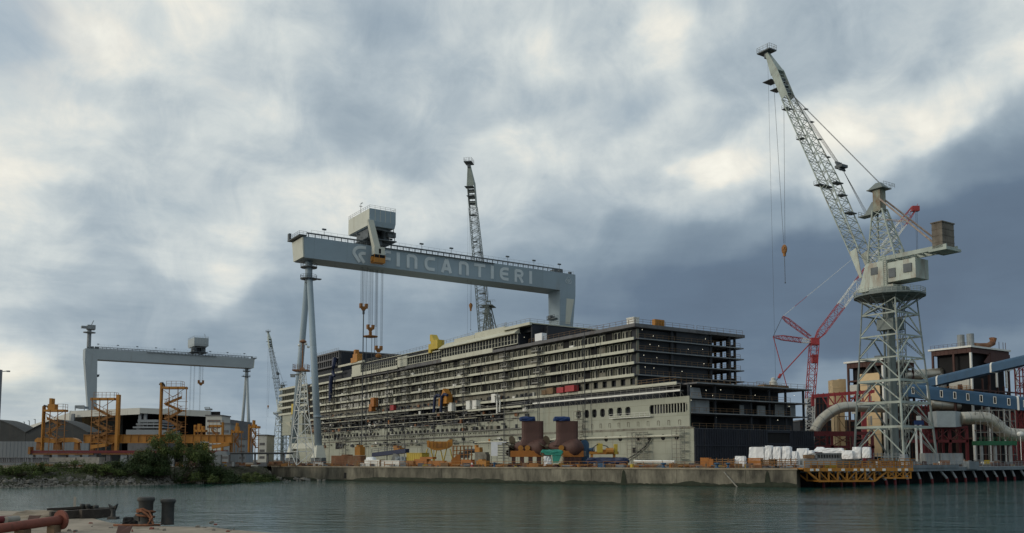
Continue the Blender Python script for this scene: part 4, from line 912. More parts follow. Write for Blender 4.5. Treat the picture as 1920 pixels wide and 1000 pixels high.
    g.build('mast_head', M_headr if det else M_jibd, t)
    g = U(); g.frustum((-.1, 3.7, -1.7, 1.7, 71.2), (1.2, 2.4, -.5, .5, 72.8)) if det else g.box(1.2, 2.4, -1, 1, 70.8, 71.3); g.box(-.4, 4.0, -1.9, 1.9, 71.0, 71.2) if det else 0; g.hexa([(2.82, -1.0, 65.4), (5.4, -1.0, 65.4), (5.4, 1.0, 65.4), (2.82, 1.0, 65.4), (2.82, -1.0, 68.2), (3.2, -1.0, 68.2), (3.2, 1.0, 68.2), (2.82, 1.0, 68.2)]); g.box(2.82, 7.0, -1.3, 1.3, 65.1, 65.4); g.rail([(6.9, -1.2, 65.4), (6.9, 1.2, 65.4)], 1.1, 1.2, .05)
    g.rail([(-1, -2.3, 71.2), (-1, 2.3, 71.2), (4.5, 2.3, 71.2)], 1.0, 1.2, .04); g.build('mast_cap', M_jibd, t)
    g = U()
    for y in (-1.9, 1.9): g.tube((1.0, y * .6, 68.5), (-12.9, y, 54.6), .22, 6); g.tube((-6, y, 61.3), (1.2, y * .6, 63.5), .1, 4)
    g.build('backstay', M_stay if det else M_jibd, t)
    # jib
    foot, tip = Vector((6.0, 0, 49.6)), Vector((36.2, 0, 118.8)); d = (tip - foot).normalized(); nrm = Vector((-d.z, 0, d.x)); L = (tip - foot).length
    P2 = lambda k, up=0., y=0.: foot + d * (L * k) + nrm * up + Vector((0, y, 0))
    g = U()
    for y in (-2.3, 2.3): g.prism([P2(0, .3, y - .12), P2(0, -.3, y - .12), P2(.10, -.05, y - .12), P2(.10, 2.2, y - .12)], (0, .24, 0))
    g.build('jib_foot', M_house, t)
    g = U(); N = 17; k0, k1 = .085, .775
    def ring(k):
        s = (k - k0) / (k1 - k0); hh = 3.3 - .9 * abs(2 * s - .9) if s < .45 else 3.3 - 1.3 * (s - .45) / .55; ww = 4.6 - 1.6 * s
        return [P2(k, 0, -ww / 2), P2(k, 0, ww / 2), P2(k, hh, ww / 2), P2(k, hh, -ww / 2)]
    pr = ring(k0)
    for i in range(N):
        cu = ring(k0 + (k1 - k0) * (i + 1) / N)
        md = [pr[j].lerp(cu[j], .5) for j in range(4)]
        for j in range(4):
            m_ = (j + 1) % 4; g.tube(pr[j], cu[j], .17, 4); g.tube(cu[j], cu[m_], .08, 4)
            g.tube(pr[j], md[m_], .075, 4); g.tube(md[m_], cu[j], .075, 4)
            if j == 0 : g.tube(pr[m_], md[j], .06, 4)
        pr = cu
    g.build('jib_lattice', M_jib if det else M_jibd, t)
    for k, up, ww in ((.74, -.6, 2.2), (.6, -.5, 1.6), (.385, -.2, 5.6), (.36, 3.4, 3.0), (.31, 3.2, 2.4), (.235, 3.2, 3.2)): g = U(); c = P2(k, up); g.box(c.x - .9, c.x + .9, -ww / 2, ww / 2, c.z - .12, c.z + .12); g.rail([(c.x - .9, -ww / 2, c.z), (c.x + .9, -ww / 2, c.z)], 1., 1., .04); g.build('jib_platform', M_gand, t)
    for k in (.48, .56, .64, .7): g = U(); c = P2(k, 3.2, 1.9); g.box(c.x - .5, c.x + .3, 1.2, 2.4, c.z, c.z + .15); g.build('jib_bracket', M_gand, t)
    g = U(); w = 1.5
    for y in (-w, w - .2): g.prism([P2(.775, 0, y), P2(.775, 2.2, y), P2(.90, 2.5, y), P2(.90, .2, y)], (0, .2, 0))
    for k in range(7): g.tube(P2(.785 + .018 * k, .3, -w), P2(.785 + .018 * k, .3, w), .14, 4); g.tube(P2(.785 + .018 * k, 2.0, -w), P2(.79 + .018 * k, 2.0, w), .14, 4)
    g.hexa([P2(.89, 0, -w), P2(.89, 0, w), P2(.89, 2.5, w), P2(.89, 2.5, -w), P2(1.0, .55, -.45), P2(1.0, .55, .45), P2(1.0, 1.35, .45), P2(1.0, 1.35, -.45)])
    g.build('jib_head', M_jib, t)
    for k in (.80, .83, .86): g = U(); g.tube(P2(k, 1.2, -1.25), P2(k, 1.2, 1.25), .75, 12); g.build('sheave', M_gand, t)
    g = U()
    c = P2(.88, -.6); g.box(c.x - .4, c.x + 2.6, -1.7, 1.7, c.z - .15, c.z); c2 = P2(.835, -.4); g.build('jib_bracket', M_gand, t); g = U(); g.box(c2.x - .4, c2.x + 1.9, -1.4, 1.4, c2.z - .15, c2.z)
    c = P2(1.0, .9); g.box(c.x - 2.2, c.x + 2.3, -1.5, 1.5, c.z, c.z + .35); g.frustum((c.x - .6, c.x + .6, -.5, .5, c.z - 1.6), (c.x - .6, c.x + .6, -.5, .5, c.z)); g.tube((c.x - .3, 0, c.z + .3), (c.x - .3, 0, c.z + 2.6), .08, 4)
    g.build('head_platform', M_gand, t)
    g = U(); g.rail([(c.x - 2.2, -1.5, c.z + .35), (c.x + 2.3, -1.5, c.z + .35), (c.x + 2.3, 1.5, c.z + .35), (c.x - 2.2, 1.5, c.z + .35), (c.x - 2.2, -1.5, c.z + .35)], 1.3, 1.1, .04); g.build('tip_railing', M_steel, t)
    # luffing ropes
    g = U(); lb = P2(.40, 6.3)
    for y in (-1.0, -.3, .4, 1.0): g.tube(P2(.775, 2.3, y), lb + Vector((.6, y * .7, .6)), .055, 4); g.tube(lb, (5.5, y * .7, 66), .04, 4)
    for y in (-.25, .25): g.tube(P2(.775, 2.4, y), (1.6, y, 72.8), .06, 4)
    g.build('luffing_rope', M_cable, t)
    g = U(); g.hexa([lb + Vector((a, b, c_)) for c_ in (-.35, .35) for a, b in ((-1.1, -1.2), (1.1, -1.2), (1.1, 1.2), (-1.1, 1.2))]); 
    for y in (-1.0, -.35, .35, 1.0): g.tube(lb + Vector((-.3, y, -1)), lb + Vector((.9, y, 1.4)), .3, 6)
    g.build('luffing_block', M_gand, t)
    if hook:
        g = U(); a, b = P2(.885, .2, -.9), P2(.82, .2, .9); hx = a.x - fall[1]; hz = fall[0]
        g.tube(a, (hx, -.2, hz + 1.6), .045, 4); g.tube(b, (hx - .1, .2, hz + 1.6), .045, 4); g.tube(P2(.99, .6, .3), (P2(.99).x - .5, .3, 8), .03, 4); g.tube((hx, 0, hz - 1), (hx, 0, hz - 9), .07, 4); g.ball((hx, 0, hz - 9.2), .2, 6); g.build('hoist_rope', M_cable, t)
        g = U(); g.ball((hx, 0, hz), 1.25, 10, (.72, .45, 1.1)); g.box(hx - .25, hx + .25, -.3, .3, hz - 1.9, hz - 1.1); g.tube((hx, -.62, hz + .3), (hx, .62, hz + .3), .5, 10); g.build('hook_block', M_ord, t)
    return t
jib_crane(91.2, 214., A, 'tall weathered green jib crane on a lattice tower at the quay corner')
jib_crane(-9.6, 373., (-.20, -.98, 0), 'grey jib crane standing behind the ship, its boom rising over the goliath girder', det=False, fall=(64., 1.0))
jib_crane(-197., 770., (-.62, .78, 0), 'faint distant jib crane beyond the bow', det=False, fall=(52., 1.0))

# ================================================================ red lattice crawler crane
def crawler():
    D = 300.; P = lambda x, y, d=0.: at(x, y, D + d)
    t = thing('crawler_crane', 'red and white lattice crawler crane with jib and struts, behind the stern', 'crawler crane', Vector((P(1520, 860).x, D, QZ)))
    q = P(1527, 640)
    def tr(name, a, b, w0, h0, w1, h1, n, m, rc=.13, rb=.09): g = MB(); g.truss(a, b, w0, h0, w1, h1, n, rc * .75, rb * .7, up=(0, 1, 0)); g.build(name, m, t)
    tr('mast', P(1519, 748), P(1526.5, 646), 2.6, 2.2, 2.6, 2.2, 9, M_red, .2, .12); tr('mast_base', P(1516, 830), P(1519, 748), 2.8, 2.4, 2.6, 2.2, 7, M_white, .2, .12)
    a, b = P(1529, 638), P(1714, 390); seg = [(0, .06, M_red), (.06, .255, M_red), (.255, .43, M_white), (.43, .53, M_red), (.53, .88, M_white), (.88, 1.0, M_red)]
    for k, (s, e, m) in enumerate(seg):
        if k == 0: tr('jib_section', a.lerp(b, s), a.lerp(b, e), .8, .8, 2.4, 2.2, 2, m, .2, .12)
        else: tr('jib_section', a.lerp(b, s), a.lerp(b, e), 2.4, 2.2, 2.4 if e < 1 else 1.6, 2.2 if e < 1 else 1.4, max(2, int((e - s) * 22)), m, .17, .1)
    g = MB(); c = P(1716, 392); g.box(c.x - 1.2, c.x + 1.2, c.y - .8, c.y + .8, c.z - .8, c.z + .9); g.tube(c, c + Vector((1, 0, 1.8)), .1, 4); g.build('jib_tip', M_red, t)
    g = MB(); g.box(q.x - 1.3, q.x + 1.4, q.y - 1, q.y + 1, q.z - 1.4, q.z + 1.1); g.box(q.x - 1.0, q.x + .8, q.y - .9, q.y + .9, q.z - 7.5, q.z - 4.6); g.build('mast_head', M_red, t)
    for p1, w in ((P(1467, 594), 1.5),): 
        tr('strut', P(1526, 638).lerp(p1, .12), P(1526, 638).lerp(p1, .85), 1.0, 1.0, 1.3, 1.3, 8, M_red); tr('strut', P(1526, 638).lerp(p1, .85), p1, 1.3, 1.3, .5, .5, 2, M_red)
    p1 = P(1449.5, 631.5); s0 = P(1523, 641)
    tr('rear_strut', s0.lerp(p1, .05), s0.lerp(p1, .26), 1.0, 1.0, 1.5, 1.5, 3, M_white); tr('rear_strut', s0.lerp(p1, .26), s0.lerp(p1, .78), 1.5, 1.5, 1.5, 1.5, 7, M_red); tr('rear_strut', s0.lerp(p1, .78), p1, 1.4, 1.4, .4, .4, 3, M_red)
    g = MB()
    for d in (-.7, .7): g.tube(P(1467, 594, d), P(1449.5, 631.5, d), .1, 4)
    g.tube(P(1462, 706), P(1446, 722), .09, 4); g.tube(P(1463, 706), P(1449, 722, 1), .09, 4); g.build('pendant', M_cable, t)
    g = MB(); 
    for d in (-.5, .6): g.tube(P(1450, 632, d), P(1478, 735, d), .16, 4)
    g.tube(P(1521, 642), P(1462, 706), .2, 5); g.tube(P(1464, 702), P(1460, 709), .5, 6); g.build('guy_bar', M_red, t)
    g = MB(); g.m = 0; g.tube(P(1467, 594), P(1490, 575), .09, 4); g.tube(P(1513, 556), P(1540, 534), .09, 4); g.m = 1; g.tube(P(1490, 575), P(1513, 556), .1, 4); g.m = 0; g.tube(P(1540, 534), P(1712, 392), .08, 4); g.build('jib_pendant', [M_white, M_red], t)
    g = MB(); 
    for d in (0, 1.1): g.tube(P(1717 + d * 2.2, 396), P(1719 + d * 2.2, 500), .05, 4)
    g.build('hoist_rope', M_cable, t)
    g = MB(); c = P(1516, 862); g.box(c.x - 4.5, c.x + 4.5, D - 5, D - 3.6, QZ, QZ + 1.6); g.box(c.x - 4.5, c.x + 4.5, D + 3.6, D + 5, QZ, QZ + 1.6); g.box(c.x - 5.5, c.x + 3, D - 2, D + 2, QZ + 1.7, QZ + 4.5); g.build('crawler_base', M_red2, t)
crawler()

# ================================================================ placing helpers
def PB(g, x0, y0, x1, y1, D, dep=1.0):
    """box facing the viewer's side, its front at depth D"""
    a, b = at(x0, y1, D), at(x1, y0, D); g.box(a.x, b.x, D, D + dep, a.z, b.z); return g
def PT(g, pts, D, r, n=5, dd=None):
    p = [at(x, y, D + (dd[i] if dd else 0)) for i, (x, y) in enumerate(pts)]
    for a, b in zip(p, p[1:]): g.tube(a, b, r, n)
    return g
def qat(x, y, inl):
    r = ray(x, y); o = Q0 + QN * inl; k = (o.x * QN.x + o.y * QN.y) / (r.x * QN.x + r.y * QN.y)
    return Vector((r.x * k, r.y * k, EYE + r.z * k))
def QB(g, x0, y0, x1, y1, inl, dep=1.5, top=None):
    """box standing parallel to the quay edge, its front inl metres behind it; y1 None stands it on the quay"""
    yb = 866 if y1 is None else y1
    a, b = qat(x0, yb, inl), qat(x1, yb, inl); m = qat((x0 + x1) / 2, y0, inl); z0 = QZ if y1 is None else a.z; z1 = m.z; e = QN * dep
    f = lambda p, z, d=Vector((0, 0, 0)): (p.x + d.x, p.y + d.y, z)
    g.hexa([f(a, z0), f(b, z0), f(b, z0, e), f(a, z0, e), f(a, z1), f(b, z1), f(b, z1, e), f(a, z1, e)]); return g
def lump(c, size, rnd, ex=None, tap=.8, rough=.08, n=5):
    """a soft box: wrapped goods, covered heaps, rocks; returns an MB"""
    ex = Vector(ex) if ex else Vector((1, 0, 0)); ey = Vector((-ex.y, ex.x, 0)); g = MB(c, ex, ey); vs = {}; fs = []; L = []
    def vid(i, j, k):
        key = (i, j, k)
        if key not in vs:
            x, y, z = i / n * 2 - 1, j / n * 2 - 1, k / n
            q = max(abs(x), abs(y), abs(2 * z - 1)); l = math.sqrt(x * x + y * y + (2 * z - 1) ** 2) or 1
            f = 1 - .15 * (l - q) / .73; t = 1 - (1 - tap) * z
            s_ = max(size) * rough
            L.append((x * f * t * size[0] / 2 + rnd.uniform(-s_, s_), y * f * t * size[1] / 2 + rnd.uniform(-s_, s_), z * size[2] * (1 if z < .5 else (.92 + .08 * f)) + (rnd.uniform(-s_, s_) if z > 0 else 0)))
            vs[key] = len(L) - 1
        return vs[key]
    for a in range(n):
        for b in range(n):
            for w in (0, n):
                fs.append((vid(a, b, w), vid(a + 1, b, w), vid(a + 1, b + 1, w), vid(a, b + 1, w)))
                fs.append((vid(a, w, b), vid(a + 1, w, b), vid(a + 1, w, b + 1), vid(a, w, b + 1)))
                fs.append((vid(w, a, b), vid(w, a + 1, b), vid(w, a + 1, b + 1), vid(w, a, b + 1)))
    g.raw(L, fs); return g

# ================================================================ yellow lifting towers and what lies round them (left)
DY = 215.
def lift_frame(D, post, top, side, ytop, base, levels, label, plat=None, cap=None, flip=False):
    """post: x range of the heavy column; side: x of the far upright; levels: y of the stair landings"""
    cx = at((post[0] + side) / 2, 860, D)
    t = thing('lifting_tower', label, 'lifting tower', Vector((cx.x, D + 1, QZ)), 'yellow lifting towers in the yard')
    g = MB(); PB(g, post[0], top, post[1], base, D, 1.2); g.build('column', M_or, t)
    g = MB(); g2 = MB(); w = .16
    xs = [side] + [post[0] + (side - post[0]) * k for k in (.35, .68)]
    for x in xs: 
        for d in (0, 2.2): a, b = at(x, base, D + d), at(x, ytop if x == side else ytop + 1, D + d); g.box(a.x - w / 2, a.x + w / 2, a.y, a.y + w, a.z, b.z)
    g.build('upright', M_ord, t)
    g = MB()
    inner = post[1] if side > post[0] else post[0]
    lo, hi = (inner, side) if side > post[0] else (side, inner)
    PB(g, lo, ytop, hi, ytop + 4, D, 2.4); g.build('top_platform', M_or, t)
    if plat:
        g = MB(); a, b = at(plat[0], ytop, D), at(plat[1], ytop, D); g.rail([(a.x, D, a.z), (b.x, D, a.z), (b.x, D + 2.3, a.z)], 1.3, 1.0, .05); g.build('railing', M_ord, t)
    g = MB(); h = MB(); fl = flip
    for ya, yb in zip(levels, levels[1:]):
        x0, x1 = (lo + 4, hi - 3) if fl else (hi - 3, lo + 4)
        xa, xb = x0 + (x1 - x0) * .06, x0 + (x1 - x0) * .86
        for d in (.2, 1.2):
            a, b = at(xa, ya, D + d), at(xb, yb, D + d); n_ = Vector((0, 0, .34)); g.prism([a - n_, a + n_, b + n_, b - n_], (0, .14, 0))
        a, b = at(xb, yb, D), at(x1, yb, D); g.box(min(a.x, b.x), max(a.x, b.x), D, D + 2, a.z - .15, a.z + .12)
        a, b = at(xa, ya, D + .2), at(xb, yb, D + .2); h.tube(a + UP * 1.1, b + UP * 1.1, .06, 4)
        for q in range(6): c = a.lerp(b, q / 5); h.tube(c, c + UP * 1.1, .05, 4)
        fl = not fl
        a, b = at(lo, yb, D), at(hi, yb, D); h.tube((a.x, D + 2.2, a.z + .6), (b.x, D + 2.2, b.z + .6), .06, 4); h.tube((a.x, D, a.z + 1.1), (b.x, D, b.z + 1.1), .04, 4)
    g.build('stair', M_ord, t); h.build('handrail', M_ord, t)
    g = MB(); a, b = at(lo, ytop + 4, D + 2.2), at((lo + hi) / 2, levels[0], D + 2.2); c = at(hi, ytop + 4, D + 2.2); g.tube(a, b, .07, 4); g.tube(c, b, .07, 4); g.build('brace', M_ord, t)
    if cap:
        g = MB()
        for c in cap: PB(g, *c, D + .2, 1.6)
        g.build('jack_head', M_or, t)
    return t
lift_frame(DY, (75.5, 81.5), 762, 119, 768, 846, (784, 796, 812, 828), 'leftmost yellow lifting tower, with a stepped block on its top', (108, 118), [(89, 758, 103, 768), (92, 747, 97, 758)], True)
lift_frame(DY, (214, 223), 740, 169, 746, 846, (764, 780, 792, 808, 820, 832), 'yellow lifting tower with zigzag stairs right beside the pale leg of the distant goliath', (176, 214), None, True)
lift_frame(DY, (296, 303), 718, 346, 725, 846, (745, 757, 770, 785, 800, 815), 'tallest yellow lifting tower, with zigzag stairs and a curved hose at its top', (312, 339), None, False)
lift_frame(DY + 40, (414, 418), 792, 391, 797, 850, (806, 818, 830), 'small yellow lifting tower in front of the cream hall end wall', (392, 414), None, True)
lift_frame(DY + 45, (432, 435), 806, 452, 808, 850, (815, 826, 838), 'small yellow lifting tower with a pointed top in front of the plain grey shed', None, [(440, 800, 447, 808), (442, 793, 445, 800)], False)
lift_frame(DY + 25, (464, 468), 796, 484, 799, 850, (806, 817, 828, 839), 'slim yellow lifting tower beside the feet of the distant goliath crane', None, [(472, 796, 479, 800), (473, 788, 476, 796)], True)
lift_frame(DY + 40, (362, 365), 800, 384, 806, 850, (815, 826, 838), 'low yellow lifting tower with three short jacks on top', None, [(363, 797, 367, 806), (370, 795, 375, 806), (377, 799, 381, 806)], False)
g = MB(); c = at(299, 724, DY + .6); g.sweep([at(299, 722, DY + .6), at(301, 718.5, DY + .6), at(305, 718, DY + .6), at(308, 722, DY + .6), at(309, 727, DY + .6)], .22, 8); solo(g, 'hose', M_cable, 'dark curved hose hanging over the top of the tallest lifting tower', 'hose')
g = MB(); g.sweep([at(80, 764, DY + .6), at(83, 760.5, DY + .6), at(88, 762, DY + .6), at(91, 766, DY + .6)], .2, 8); solo(g, 'hose', M_cable, 'dark curved hose on top of the leftmost lifting tower', 'hose')
# long beams
def ybeam(x0, y0, x1, y1, D, dep, name, label, feet=(), m=None):
    t = thing(name, label, 'beam', Vector((at((x0 + x1) / 2, y1, D).x, D, at(x0, y1, D).z)), None)
    g = MB(); PB(g, x0, y0, x1, y1, D, dep); a, b = at(x0, y0, D), at(x1, y1, D); g.box(a.x - .1, b.x + .1, D - .25, D + dep + .2, a.z - .003, a.z + .14); g.box(a.x - .1, b.x + .1, D - .25, D + dep + .2, b.z - .14, b.z + .003); g.build('girder', m or M_or, t)
    g = MB(); n = max(3, int((x1 - x0) / 14))
    for k in range(n + 1): p = at(x0 + (x1 - x0) * k / n, y0, D); g.box(p.x - .06, p.x + .06, D - .2, D, b.z + .14, a.z)
    g.build('stiffener', M_ord, t)
    for (xa, ya, xb, yb) in feet:
        g = MB(); PB(g, xa, ya, xb, yb, D + .3, 1.0); g.build('foot', M_ord, t)
    return t
ybeam(158, 816.5, 435, 830, DY + 1.5, 1.4, 'lifting_beam', 'long yellow lifting beam lying across the frames behind the bush', [(170, 830, 176, 846), (208, 830, 218, 846), (345, 830, 350, 846), (430, 830, 434, 850)])
def saddle():
    t = thing('saddle_beam', 'wavy yellow saddle beam on three squat feet in front of the sheds', 'beam', at(107, 844, DY + .5), None)
    up = [(65, 825), (70, 821), (90, 821), (98, 824), (107, 823), (118, 821), (136, 821), (144, 824), (148, 829)]; lo = [(148, 831), (136, 829), (112, 830), (98, 831), (65, 829)]
    g = MB(); g.prism([at(x, y, DY + .5) for x, y in up + lo], (0, 1.6, 0)); g.build('saddle', M_or, t)
    for a, b in ((67, 76), (99, 113), (138, 147)):
        g = MB(); p = [at(a + 1.5, 829, DY + .8), at(b - 1.5, 829, DY + .8), at(b, 844, DY + .8), at(a, 844, DY + .8)]; g.prism(p, (0, 1.2, 0)); g.build('foot', M_ord, t)
saddle()
def sled():
    t = thing('skid_track', 'long dark red skid track with a yellow lower edge, carried on stools along the bank', 'track', Vector((at(240, 850, DY - 1).x, DY - 1, QZ)))
    g = MB(); PB(g, 53, 845, 425, 849, DY - 1, 1.2); PB(g, 53, 849.2, 425, 850.2, DY - 1.2, 1.4); g.build('beam', M_red2, t)
    g = MB(); PB(g, 60, 850.4, 175, 852.8, DY - 1.1, 1); PB(g, 190, 850.4, 260, 852.4, DY - 1.1, 1); PB(g, 52, 838, 57, 852, DY - 1.3, 1.5); g.build('edge_plate', M_ord, t)
    for k in range(13):
        g = MB(); x = 58 + k * 29; a = at(x, 853, DY - .8); w_ = .5 + .5 * ((k * 7) % 5) / 4; g.box(a.x - w_, a.x + w_, a.y, a.y + 1.2, QZ, a.z + .3); g.build('stool', M_roof if k % 3 else M_tint, t)
sled()
for (x0, y0, x1, y1, lab) in ((397, 831, 429, 842, 'short tilted yellow beam under the right end of the long lifting beam'), (170, 832, 200, 842, 'short tilted yellow beam under the left end of the long lifting beam')):
    g = MB(); a, b = (x0, y1 - 3), (x1, y0); g.prism([at(x0, y1 - 7, DY), at(x1, y0 - 1, DY), at(x1, y0 + 5, DY), at(x0, y1, DY)], (0, 1.2, 0)); solo(g, 'short_beam', M_or, lab, 'beam', 'short tilted beams', None)
g = MB(); g.m = 0; PB(g, 376, 830, 386, 849, DY - 6, 1.6); g.m = 1; PB(g, 375.5, 828.5, 386.5, 830, DY - 6.2, 2.0); PB(g, 375.5, 829, 377.6, 849, DY - 6.2, .2); solo(g, 'equipment_cabinet', [M_yel, M_white], 'yellow cabinet with a pale top beside the large bush', 'cabinet', None)
g = MB(); g.prism([at(402, 851, DY - 10), at(404, 847.5, DY - 10), at(410, 846, DY - 10), at(424, 846.5, DY - 10), at(425, 853, DY - 10), at(402, 853, DY - 10)], (0, 2.5, 0)); solo(g, 'covered_skip', M_bldg, 'grey rounded skip cover right of the large bush', 'skip')
g = MB(); PB(g, 425, 848.5, 545, 850, DY - 5, 3); PB(g, 425, 850, 545, 852, DY - 4.6, 2.4)
for x in (428, 452, 476, 500, 530): PB(g, x, 852, x + 3, 869, DY - 4.4, .5)
solo(g, 'loading_stage', M_roof, 'low flat loading stage with a pale edge behind the quay end', 'stage')
for k, (x0, y0, x1) in enumerate(((92, 858, 141), (143, 857.5, 186))):
    g = MB(); PB(g, x0, y0, x1, 871, DY - 9, 3); o = solo(g, 'concrete_block', M_concl, ('long weathered concrete block on the bank under the left of the skid track', 'weathered concrete block right of the longer one on the bank')[k], 'concrete block', 'concrete blocks on the bank')
def dark_fence():
    t = thing('yard_fence', 'dark fence of old planks and posts along the top of the left bank', 'fence', at(48, 872, DY - 12))
    g = MB(); rr = random.Random(2)
    for k in range(26): x = -12 + k * 4; PB(g, x, 858 + rr.uniform(-1, 1), x + rr.uniform(2, 3.4), 868, DY - 12, .2)
    g.build('board', M_roof, t)
    g = MB(); PB(g, -12, 858, 94, 859, DY - 12.3, .2); PB(g, -12, 867, 130, 869, DY - 13, 1); g.build('rail', M_roof, t)
dark_fence()
# sheds, wall, hall, far things
def shed(x0, x1, yb, pk, D, dep, label):
    dep = 12; t = thing('storage_shed', label, 'shed', Vector((at((x0 + x1) / 2, 860, D).x, D + dep / 2, QZ)), 'dark storage sheds')
    a, b = at(x0, yb, D), at(x1, yb, D); m = at((x0 + x1) / 2, pk, D)
    n = 14; top = [Vector((a.x + (b.x - a.x) * k / n, D, a.z + (m.z - a.z) * (1 - abs(2 * k / n - 1) ** 1.5))) for k in range(n + 1)]
    g = MB(); g.prism([Vector((a.x, D, QZ))] + top + [Vector((b.x, D, QZ))], (0, dep, 0)); g.build('end_wall', M_shed, t)
    g = MB()
    for p, q in zip(top, top[1:]): g.prism([p + Vector((0, -.4, .02)), q + Vector((0, -.4, .02)), q + Vector((0, -.4, .35)), p + Vector((0, -.4, .35))], (0, dep + .6, 0))
    g.build('roof', M_shed, t)
shed(-70, 48, 812, 788, 330, 70, 'dark storage shed cut off by the photo edge, beside the grey tower'); shed(48.5, 165, 812, 788.5, 330, 70, 'dark storage shed behind the leftmost lifting tower')
g = MB(); PB(g, -260, 828, 166, 860, 262, .5); 
for k in range(60): x = -255 + k * 7; PB(g, x, 828.2, x + .3, 860, 261.96, .04)
a = at(0, 870, 262); g.box(at(-260, 860, 262).x, at(166, 860, 262).x, 262.02, 262.48, QZ, at(0, 859.9, 262).z)
solo(g, 'boundary_wall', M_bldg, 'plain pale grey panel wall in front of the dark sheds', 'wall')
def grey_tower():
    t = thing('grey_tower', 'tall plain grey tower cut off by the photo edge', 'tower', Vector((at(-15, 860, 250).x, 252, QZ)))
    g = MB(); a, b = at(-40, 694, 250), at(4.8, 694, 256); g.box(a.x, b.x, 250, 256, QZ, b.z); g.build('shaft', M_bldg, t)
    g = MB(); PT(g, [(3, 697), (9, 696.5), (13, 696)], 250.5, .12); PB(g, 12, 695, 17, 697.5, 250.2, .6); g.build('lamp_arm', M_tint, t)
grey_tower()
def hall():
    D = 520.; t = thing('assembly_hall', 'big pale assembly hall with an open dark front', 'hall', Vector((at(265, 860, D).x, D + 40, QZ)))
    P = lambda x, y, d=0: at(x, y, D + d)
    g = MB(); a, b = at(134, 780, D), at(262, 766, D - 30); 
    g.prism([at(133, 771, D), at(262, 765, D - 20), at(262, 777, D - 20), at(133, 783, D)], (0, 1.5, 0)); g.prism([at(262.2, 765, D - 20), at(394, 770.5, D - 10), at(394, 782, D - 10), at(262.2, 775, D - 20)], (0, 1.5, 0)); g.build('fascia', M_bldgl, t)
    g = MB(); g.prism([at(133, 772, D + .2), at(262, 766.5, D - 18), at(394, 771.5, D - 8), at(394, 772, D + 90), at(133, 772, D + 90)], (0, 0, -.8)); g.build('roof', M_bldg, t)
    g = MB(); q = at(133, 771, D); g.box(q.x - 1, q.x, D + .2, D + 90, QZ, q.z + .2); p = at(131, 860, D); g.build('side_wall', M_bldgl, t)
    g = MB(); a, b = at(134, 783, D + 70), at(394, 783, D + 70); g.box(a.x, b.x + 6, D + 70, D + 72, QZ, at(200, 772, D + 70).z); g.build('back_wall', M_black, t)
    g = MB(); q = at(392, 782, D - 8); g.box(q.x, q.x + 2, D - 8, D + 70, QZ, q.z); 
    g.build('side_wall', M_roof, t)
    for x in (136, 262, 272, 392):
        g = MB(); a = at(x, 783, D - (18 if 200 < x < 300 else 4)); g.box(a.x - .8, a.x + .8, a.y, a.y + 1.4, QZ, at(x, 776, a.y).z); g.build('pillar', M_bldg, t)
    g = MB(); PB(g, 137, 780, 158, 812, D + 14, 20); g.build('inner_panel', M_beige, t)
    g = MB(); PB(g, 142, 762, 158, 766, D + 30, 6); PT(g, [(141, 770), (141, 761), (158, 761), (158, 770)], D + 30, .3); g.build('roof_plant', M_tint, t)
    for x in (46, 55, 66):
        g = MB(); PT(g, [(x + 80 - 80, 802), (x, 792 - (x - 46) * .25)], D + 60, .25); PB(g, x - 3, 791 - (x - 46) * .25, x, 792 - (x - 46) * .25, D + 60, .5); g.build('roof_lamp', M_tint, t)
    g = MB(); a = at(41, 803, D + 60); b = at(133, 773, D + 2); g.prism([Vector((a.x, a.y, QZ)), Vector((b.x, b.y, QZ)), b, a], (0, 1, 0)); g.build('long_side_wall', M_bldgl, t)
hall()
def ship_block():
    D = 485.; t = thing('hull_block', 'pale stepped ship section standing in the mouth of the assembly hall', 'ship section', Vector((at(300, 860, D).x, D, QZ)), None)
    g = MB()
    for (x0, y0, x1, y1) in ((236, 806, 312, 815), (258, 787, 296, 792), (255, 794, 300, 797), (249, 800, 306, 803)): PB(g, x0, y0, x1, y1, D, 20)
    g.build('deck', M_bldg, t)
    g = MB(); PB(g, 256, 797, 296, 806, D + 8, 10); PB(g, 238, 815, 310, 872, D + 3, 16); g.build('inner_block', M_roof, t)
    for x in (262, 268, 275, 287):
        g = MB(); PB(g, x, 787, x + 2, 803, D + .5, 1); g.build('pillar', M_bldg, t)
ship_block()
for (x0, y0, x1, y1, D, m, nm, lab) in ((386, 780, 416, 870, 470, M_bldgl, 'end_wall_building', 'low cream building right of the assembly hall'), (415, 795, 432, 870, 440, M_bldg, 'plain_shed', 'plain grey shed between two small lifting towers'), (484, 817, 500, 870, 430, M_bldgl, 'site_office', 'stack of pale site offices left of the bow'), (447, 824, 462, 870, 500, M_bldg, 'low_store', 'low pale store behind the feet of the distant goliath crane')):
    t = thing(nm, lab, 'building', Vector((at((x0 + x1) / 2, 860, D).x, D + 6, QZ)))
    g = MB(); a, b = at(x0, y0, D), at(x1, y0, D); g.box(a.x, b.x, D, D + 14, QZ, a.z); g.build('wall', m, t)
    g = MB(); g.box(a.x - .4, b.x + .4, D - .4, D + 14.4, a.z + .003, a.z + .5); g.build('roof', M_roof, t)
    g = MB(); z = QZ + 2
    while z < a.z - 3:
        g.box(a.x + .8, b.x - .8, D - .06, D + .05, z, z + 1.2); z += 3.2
    g.build('window_strip', M_roof, t)
g = MB(); PB(g, 384, 766, 394, 769, 500, 4); PT(g, [(384, 766), (384, 764), (393, 764), (393, 766)], 500, .2); solo(g, 'roof_unit', M_tint, 'small grey plant unit on the right end of the hall roof', 'roof unit')

